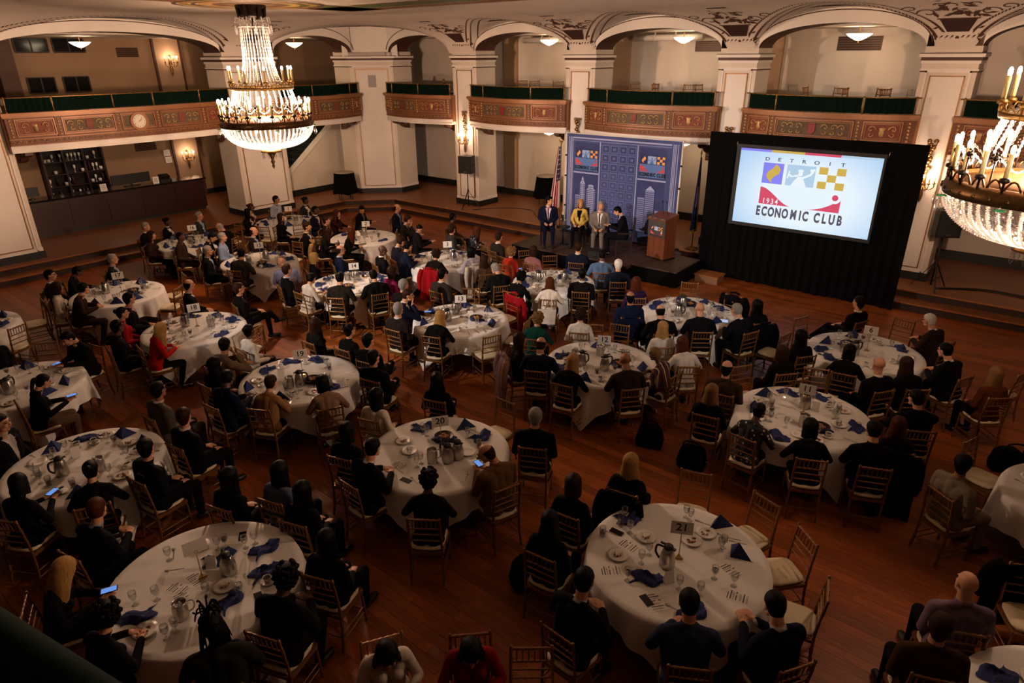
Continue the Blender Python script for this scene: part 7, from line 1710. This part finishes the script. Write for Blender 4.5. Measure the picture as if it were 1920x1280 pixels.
# ================================================================ COATS, BAGS, LAPTOP, TABLET
def coat(x, y, yaw, col, label, w=.42, hem=.75, hung=.2):
    """a coat hung over a chair back (local: back rail at y=-.23, z=.92)"""
    o = thing('hung_coat', label, 'coat', (x, y, 0), radians(yaw)); b = MB(); nu, nv = 20, 16; rr = random.Random(int(abs(x * 100))); ph = rr.uniform(0, 6); vs = []
    for j in range(nv + 1):
        s = j / nv * (hem + hung) - hung           # s<0 hangs on the front
        for i in range(nu + 1):
            u = i / nu - .5; fold = .018 * sin(u * 16 + ph) * min(1, abs(s) * 4)
            if s < 0: yy, z = -.20 + fold, .935 + s
            else: yy, z = -.255 - .06 * min(1, s * 3) - fold, .935 - s
            if abs(s) < .03: z += .012
            vs.append((u * w * (1 + .18 * abs(s)), yy, z - .05 * (2 * u) ** 2))
    b.add(vs, [(j * (nu + 1) + i, j * (nu + 1) + i + 1, (j + 1) * (nu + 1) + i + 1, (j + 1) * (nu + 1) + i) for j in range(nv) for i in range(nu)], 0, True)
    bd_ = b.build('coat_body', cloth(col, 'coat'), o); m = bd_.modifiers.new('s', 'SOLIDIFY'); m.thickness = .02
    for s in (-1, 1):
        c = MB(); c.tube(curve_pts([(s * w * .45, -.24, .90), (s * w * .58, -.30, .70), (s * w * .55, -.31, .42)], 8), [.05, .06, .06, .058, .055, .055, .05, .05, .045], 8); c.build('sleeve', cloth(col, 'coat'), o)
    c = MB(); c.tube([(-.10, -.27, .95), (0, -.30, .965), (.10, -.27, .95)], .022, 6); c.build('collar', cloth(col, 'coat'), o)
    return o
def near_person(sub):
    for p in PEOPLE:
        if sub in p[-1]: return p[1], p[2], p[3]
for sub, col, lab, hem in (('curly brown hair before the red coat', '8e1018', 'bright red coat hung on the chair of the curly-haired woman', .75), ('black-haired woman in pale lilac', 'b4a698', 'cream coat hung on the chair of the woman in lilac', .8), ('dark-haired woman before the mauve coat', '8a6a62', 'mauve coat hung on the chair left of table twelve', .85),
                          ('brown-haired woman in black facing the table marked two', 'a8835c', 'tan trench coat hung on a chair at table two', .8), ('balding man in dark blue suit', '0f1730', 'navy jacket hung on the chair of the balding man', .4), ('woman with dark red hair', '050506', 'long black coat hung on the chair of the red-haired woman', .9),
                          ('woman with very long black hair', '08090c', 'black coat over the chair of the very long-haired woman', .7), ('blonde woman in black and white', '08080a', 'black blazer over the shoulders chair of the striped top', .6), ('white-sleeved', '0', '', 0)):
    p = near_person(sub)
    if p: coat(*p, col, lab, .44, hem)
e = [e for e in EMPTY if e[0] == '13']; coat(e[2][1], e[2][2], e[2][3], '8e1018', 'bright red coat over an empty chair beyond table thirteen', .46, .8)
e = [e for e in EMPTY if e[0] == '5']; coat(1.0 * e[0][1] + .95, e[0][2] - .25, e[0][3] - 30, '060607', 'black coat heaped on a chair behind the cluttered table', .5, .5)
chair(e[0][1] + .95, e[0][2] - .25, radians(e[0][3] - 30), 'gold chair under the heaped black coat right of the stage')
coat(.92, 6.85, 205, '050506', 'long black coat hung on a chair at the right photo edge', .55, .85)
chair(.92, 6.85, radians(205), 'gold chair under the long black coat at the right photo edge')
def bag(x, y, yaw, col, label, s=1., straps=True):
    o = thing('bag', label, 'bag', (x, y, 0), radians(yaw)); b = MB()
    pr = [(-.19, .0), (.19, .0), (.21, .12), (.17, .30), (.08, .36), (-.08, .36), (-.17, .30), (-.21, .12)]
    b.prism([(a * s, q * s) for a, q in pr], -.09 * s, .09 * s, lambda a, z, t: (a, t, z + .0)); bb = b.build('bag_body', cloth(col, 'bag'), o); m = bb.modifiers.new('b', 'BEVEL'); m.width = .03 * s; m.segments = 2
    b = MB(); b.tube(curve_pts([(-.12 * s, -.09 * s, .30 * s), (-.10 * s, -.12 * s, .48 * s), (.10 * s, -.12 * s, .48 * s), (.12 * s, -.09 * s, .30 * s)], 12), .012, 6); b.build('bag_strap', cloth(col, 'bag'), o)
    b = MB(); b.prism([(a * s, q * s) for a, q in [(-.12, .04), (.12, .04), (.11, .17), (-.11, .17)]], .09 * s, .12 * s, lambda a, z, t: (a, -t, z)); b.build('bag_pocket', cloth(col, 'bag'), o)
for x, y, yw, col, lab, s in ((-3.45, 4.62, 60, '121210', 'dark leather bag on the floor behind the woman with glasses', 1.1), (-3.75, 8.05, 20, '08080a', 'black handbag on the floor beside the striped person', 1.), (-3.0, 7.9, 10, '0a0a0c', 'black tote on the floor left of the blonde by table eleven', 1.), (.55, 10.6, 30, '0a0a0a', 'black bag under the chair of the rust leather jacket', 1.), (-2.75, 11.1, 200, '09090a', 'black backpack behind the woman at table six', 1.2)):
    bag(x, y, yw, col, lab, s)
p = near_person('long auburn hair in white top')
tb = thing('tote_bag', 'white canvas tote hung on the chair of the auburn-haired woman', 'bag', (p[0], p[1], 0), radians(p[2])); b = MB(); b.prism([(-.17, .42), (.17, .42), (.19, .74), (-.19, .74)], -.30, -.275, lambda a, z, t: (a, t, z)); b.build('bag_body', cloth('c8bcae', 'bag'), tb)
b = MB(); b.tube(curve_pts([(-.1, -.29, .73), (-.09, -.26, .9), (-.09, -.24, .93)], 6), .008, 5); b.tube(curve_pts([(.1, -.29, .73), (.09, -.26, .9), (.09, -.24, .93)], 6), .008, 5); b.build('bag_handle', cloth('c8bcae', 'bag'), tb)
tb_ = TABLES['19']; lp = thing('laptop', 'open grey laptop on table nineteen', 'laptop', (tb_[0] + .66, tb_[1] + .28, TH), radians(150)); b = MB(); b.box(-.15, .15, -.1, .1, 0, .014); b.build('laptop_base', mat('laptop_grey', '6a6662', .4, metal=.5), lp); b = MB(); b.prism([(-.15, 0), (.15, 0), (.15, .19), (-.15, .19)], 0, .008, lambda a, z, t: (a, .1 + z * .5 + t, .014 + z * .86)); b.build('laptop_lid', mat('laptop_grey', '6a6662', .4, metal=.5), lp)
b = MB(); b.box(-.13, .13, -.08, .05, .014, .0145); b.build('keyboard', black_m, lp)
tb_ = TABLES['5']; tl = thing('tablet', 'lit white tablet screen on the cluttered table', 'tablet', (tb_[0] + .72, tb_[1] - .08, TH), .4); b = MB(); b.box(-.13, .13, -.09, .09, 0, .008); b.build('tablet_case', black_m, tl); b = MB(); b.box(-.12, .12, -.08, .08, .008, .009); b.build('tablet_display', emis('tablet_light', 'c4d2f0', .8), tl)
# water bottles on the small stage table
sm = thing('side_table', 'small black side table between two panelists', 'table', (-10.55, 15.62, SZ)); b = MB(); b.lathe([(0, .50), (.2, .50), (.2, .53), (0, .53)], 20); b.build('table_top', black_m, sm); b = MB(); b.tube([(0, 0, .02), (0, 0, .5)], .025, 8); b.lathe([(.15, 0), (.14, .02), (.03, .03)], 14); b.build('pedestal', black_m, sm)
for i, dx in enumerate((-.07, .07)):
    w = thing('drink_bottle', ('left' if i == 0 else 'right') + ' clear water bottle on the stage side table', 'bottle', (-10.55 + dx, 15.62, SZ + .531)); b = MB(); b.lathe([(.03, 0), (.032, .01), (.032, .13), (.012, .17), (.012, .19)], 12); b.build('bottle_body', glass('bottle_plastic', (.9, .93, .95), .4), w); b = MB(); b.lathe([(.014, .188), (.014, .205), (0, .205)], 10); b.build('bottle_cap', paper, w)
# near balcony rail with its green velvet, at the photographer's left
nb = struct('balcony', label='green velvet draped rail of the near balcony at the lower left')
RA, RB = Vector((-2.4, -.27, 4.965)), Vector((.6, .31, 4.965)); b = MB(); b.tube([RA, RB], .03, 12); b.build('rail', greenvel, nb)
b = MB(); n = 90; dn = Vector((RB.y - RA.y, RA.x - RB.x, 0)).normalized(); vs = []
for z, k in ((0, .2), (-.2, .6), (-.55, 1)):
    for i in range(n + 1): q = RA + (RB - RA) * i / n + dn * k * (.018 * sin(i * 1.3) + .01 * sin(i * .4)); vs.append((q.x, q.y, 4.96 + z))
b.add(vs, [(r * (n + 1) + i, r * (n + 1) + i + 1, (r + 1) * (n + 1) + i + 1, (r + 1) * (n + 1) + i) for r in (0, 1) for i in range(n)], 0, True); b.build('velvet_drape', greenvel, nb)
b = MB(); b.bar(RA - Vector((0, 0, .62)), RB - Vector((0, 0, .62)), .16, .08); b.build('ledge', orn_frame, nb)
b = MB(); b.bar(RA - Vector((0, 0, 1.05)), RB - Vector((0, 0, 1.05)), .10, .80); b.build('parapet', orn_brown, nb)
for o in list(bpy.data.objects):
    if 'category' in o and 'kind' not in o: o['kind'] = 'thing'
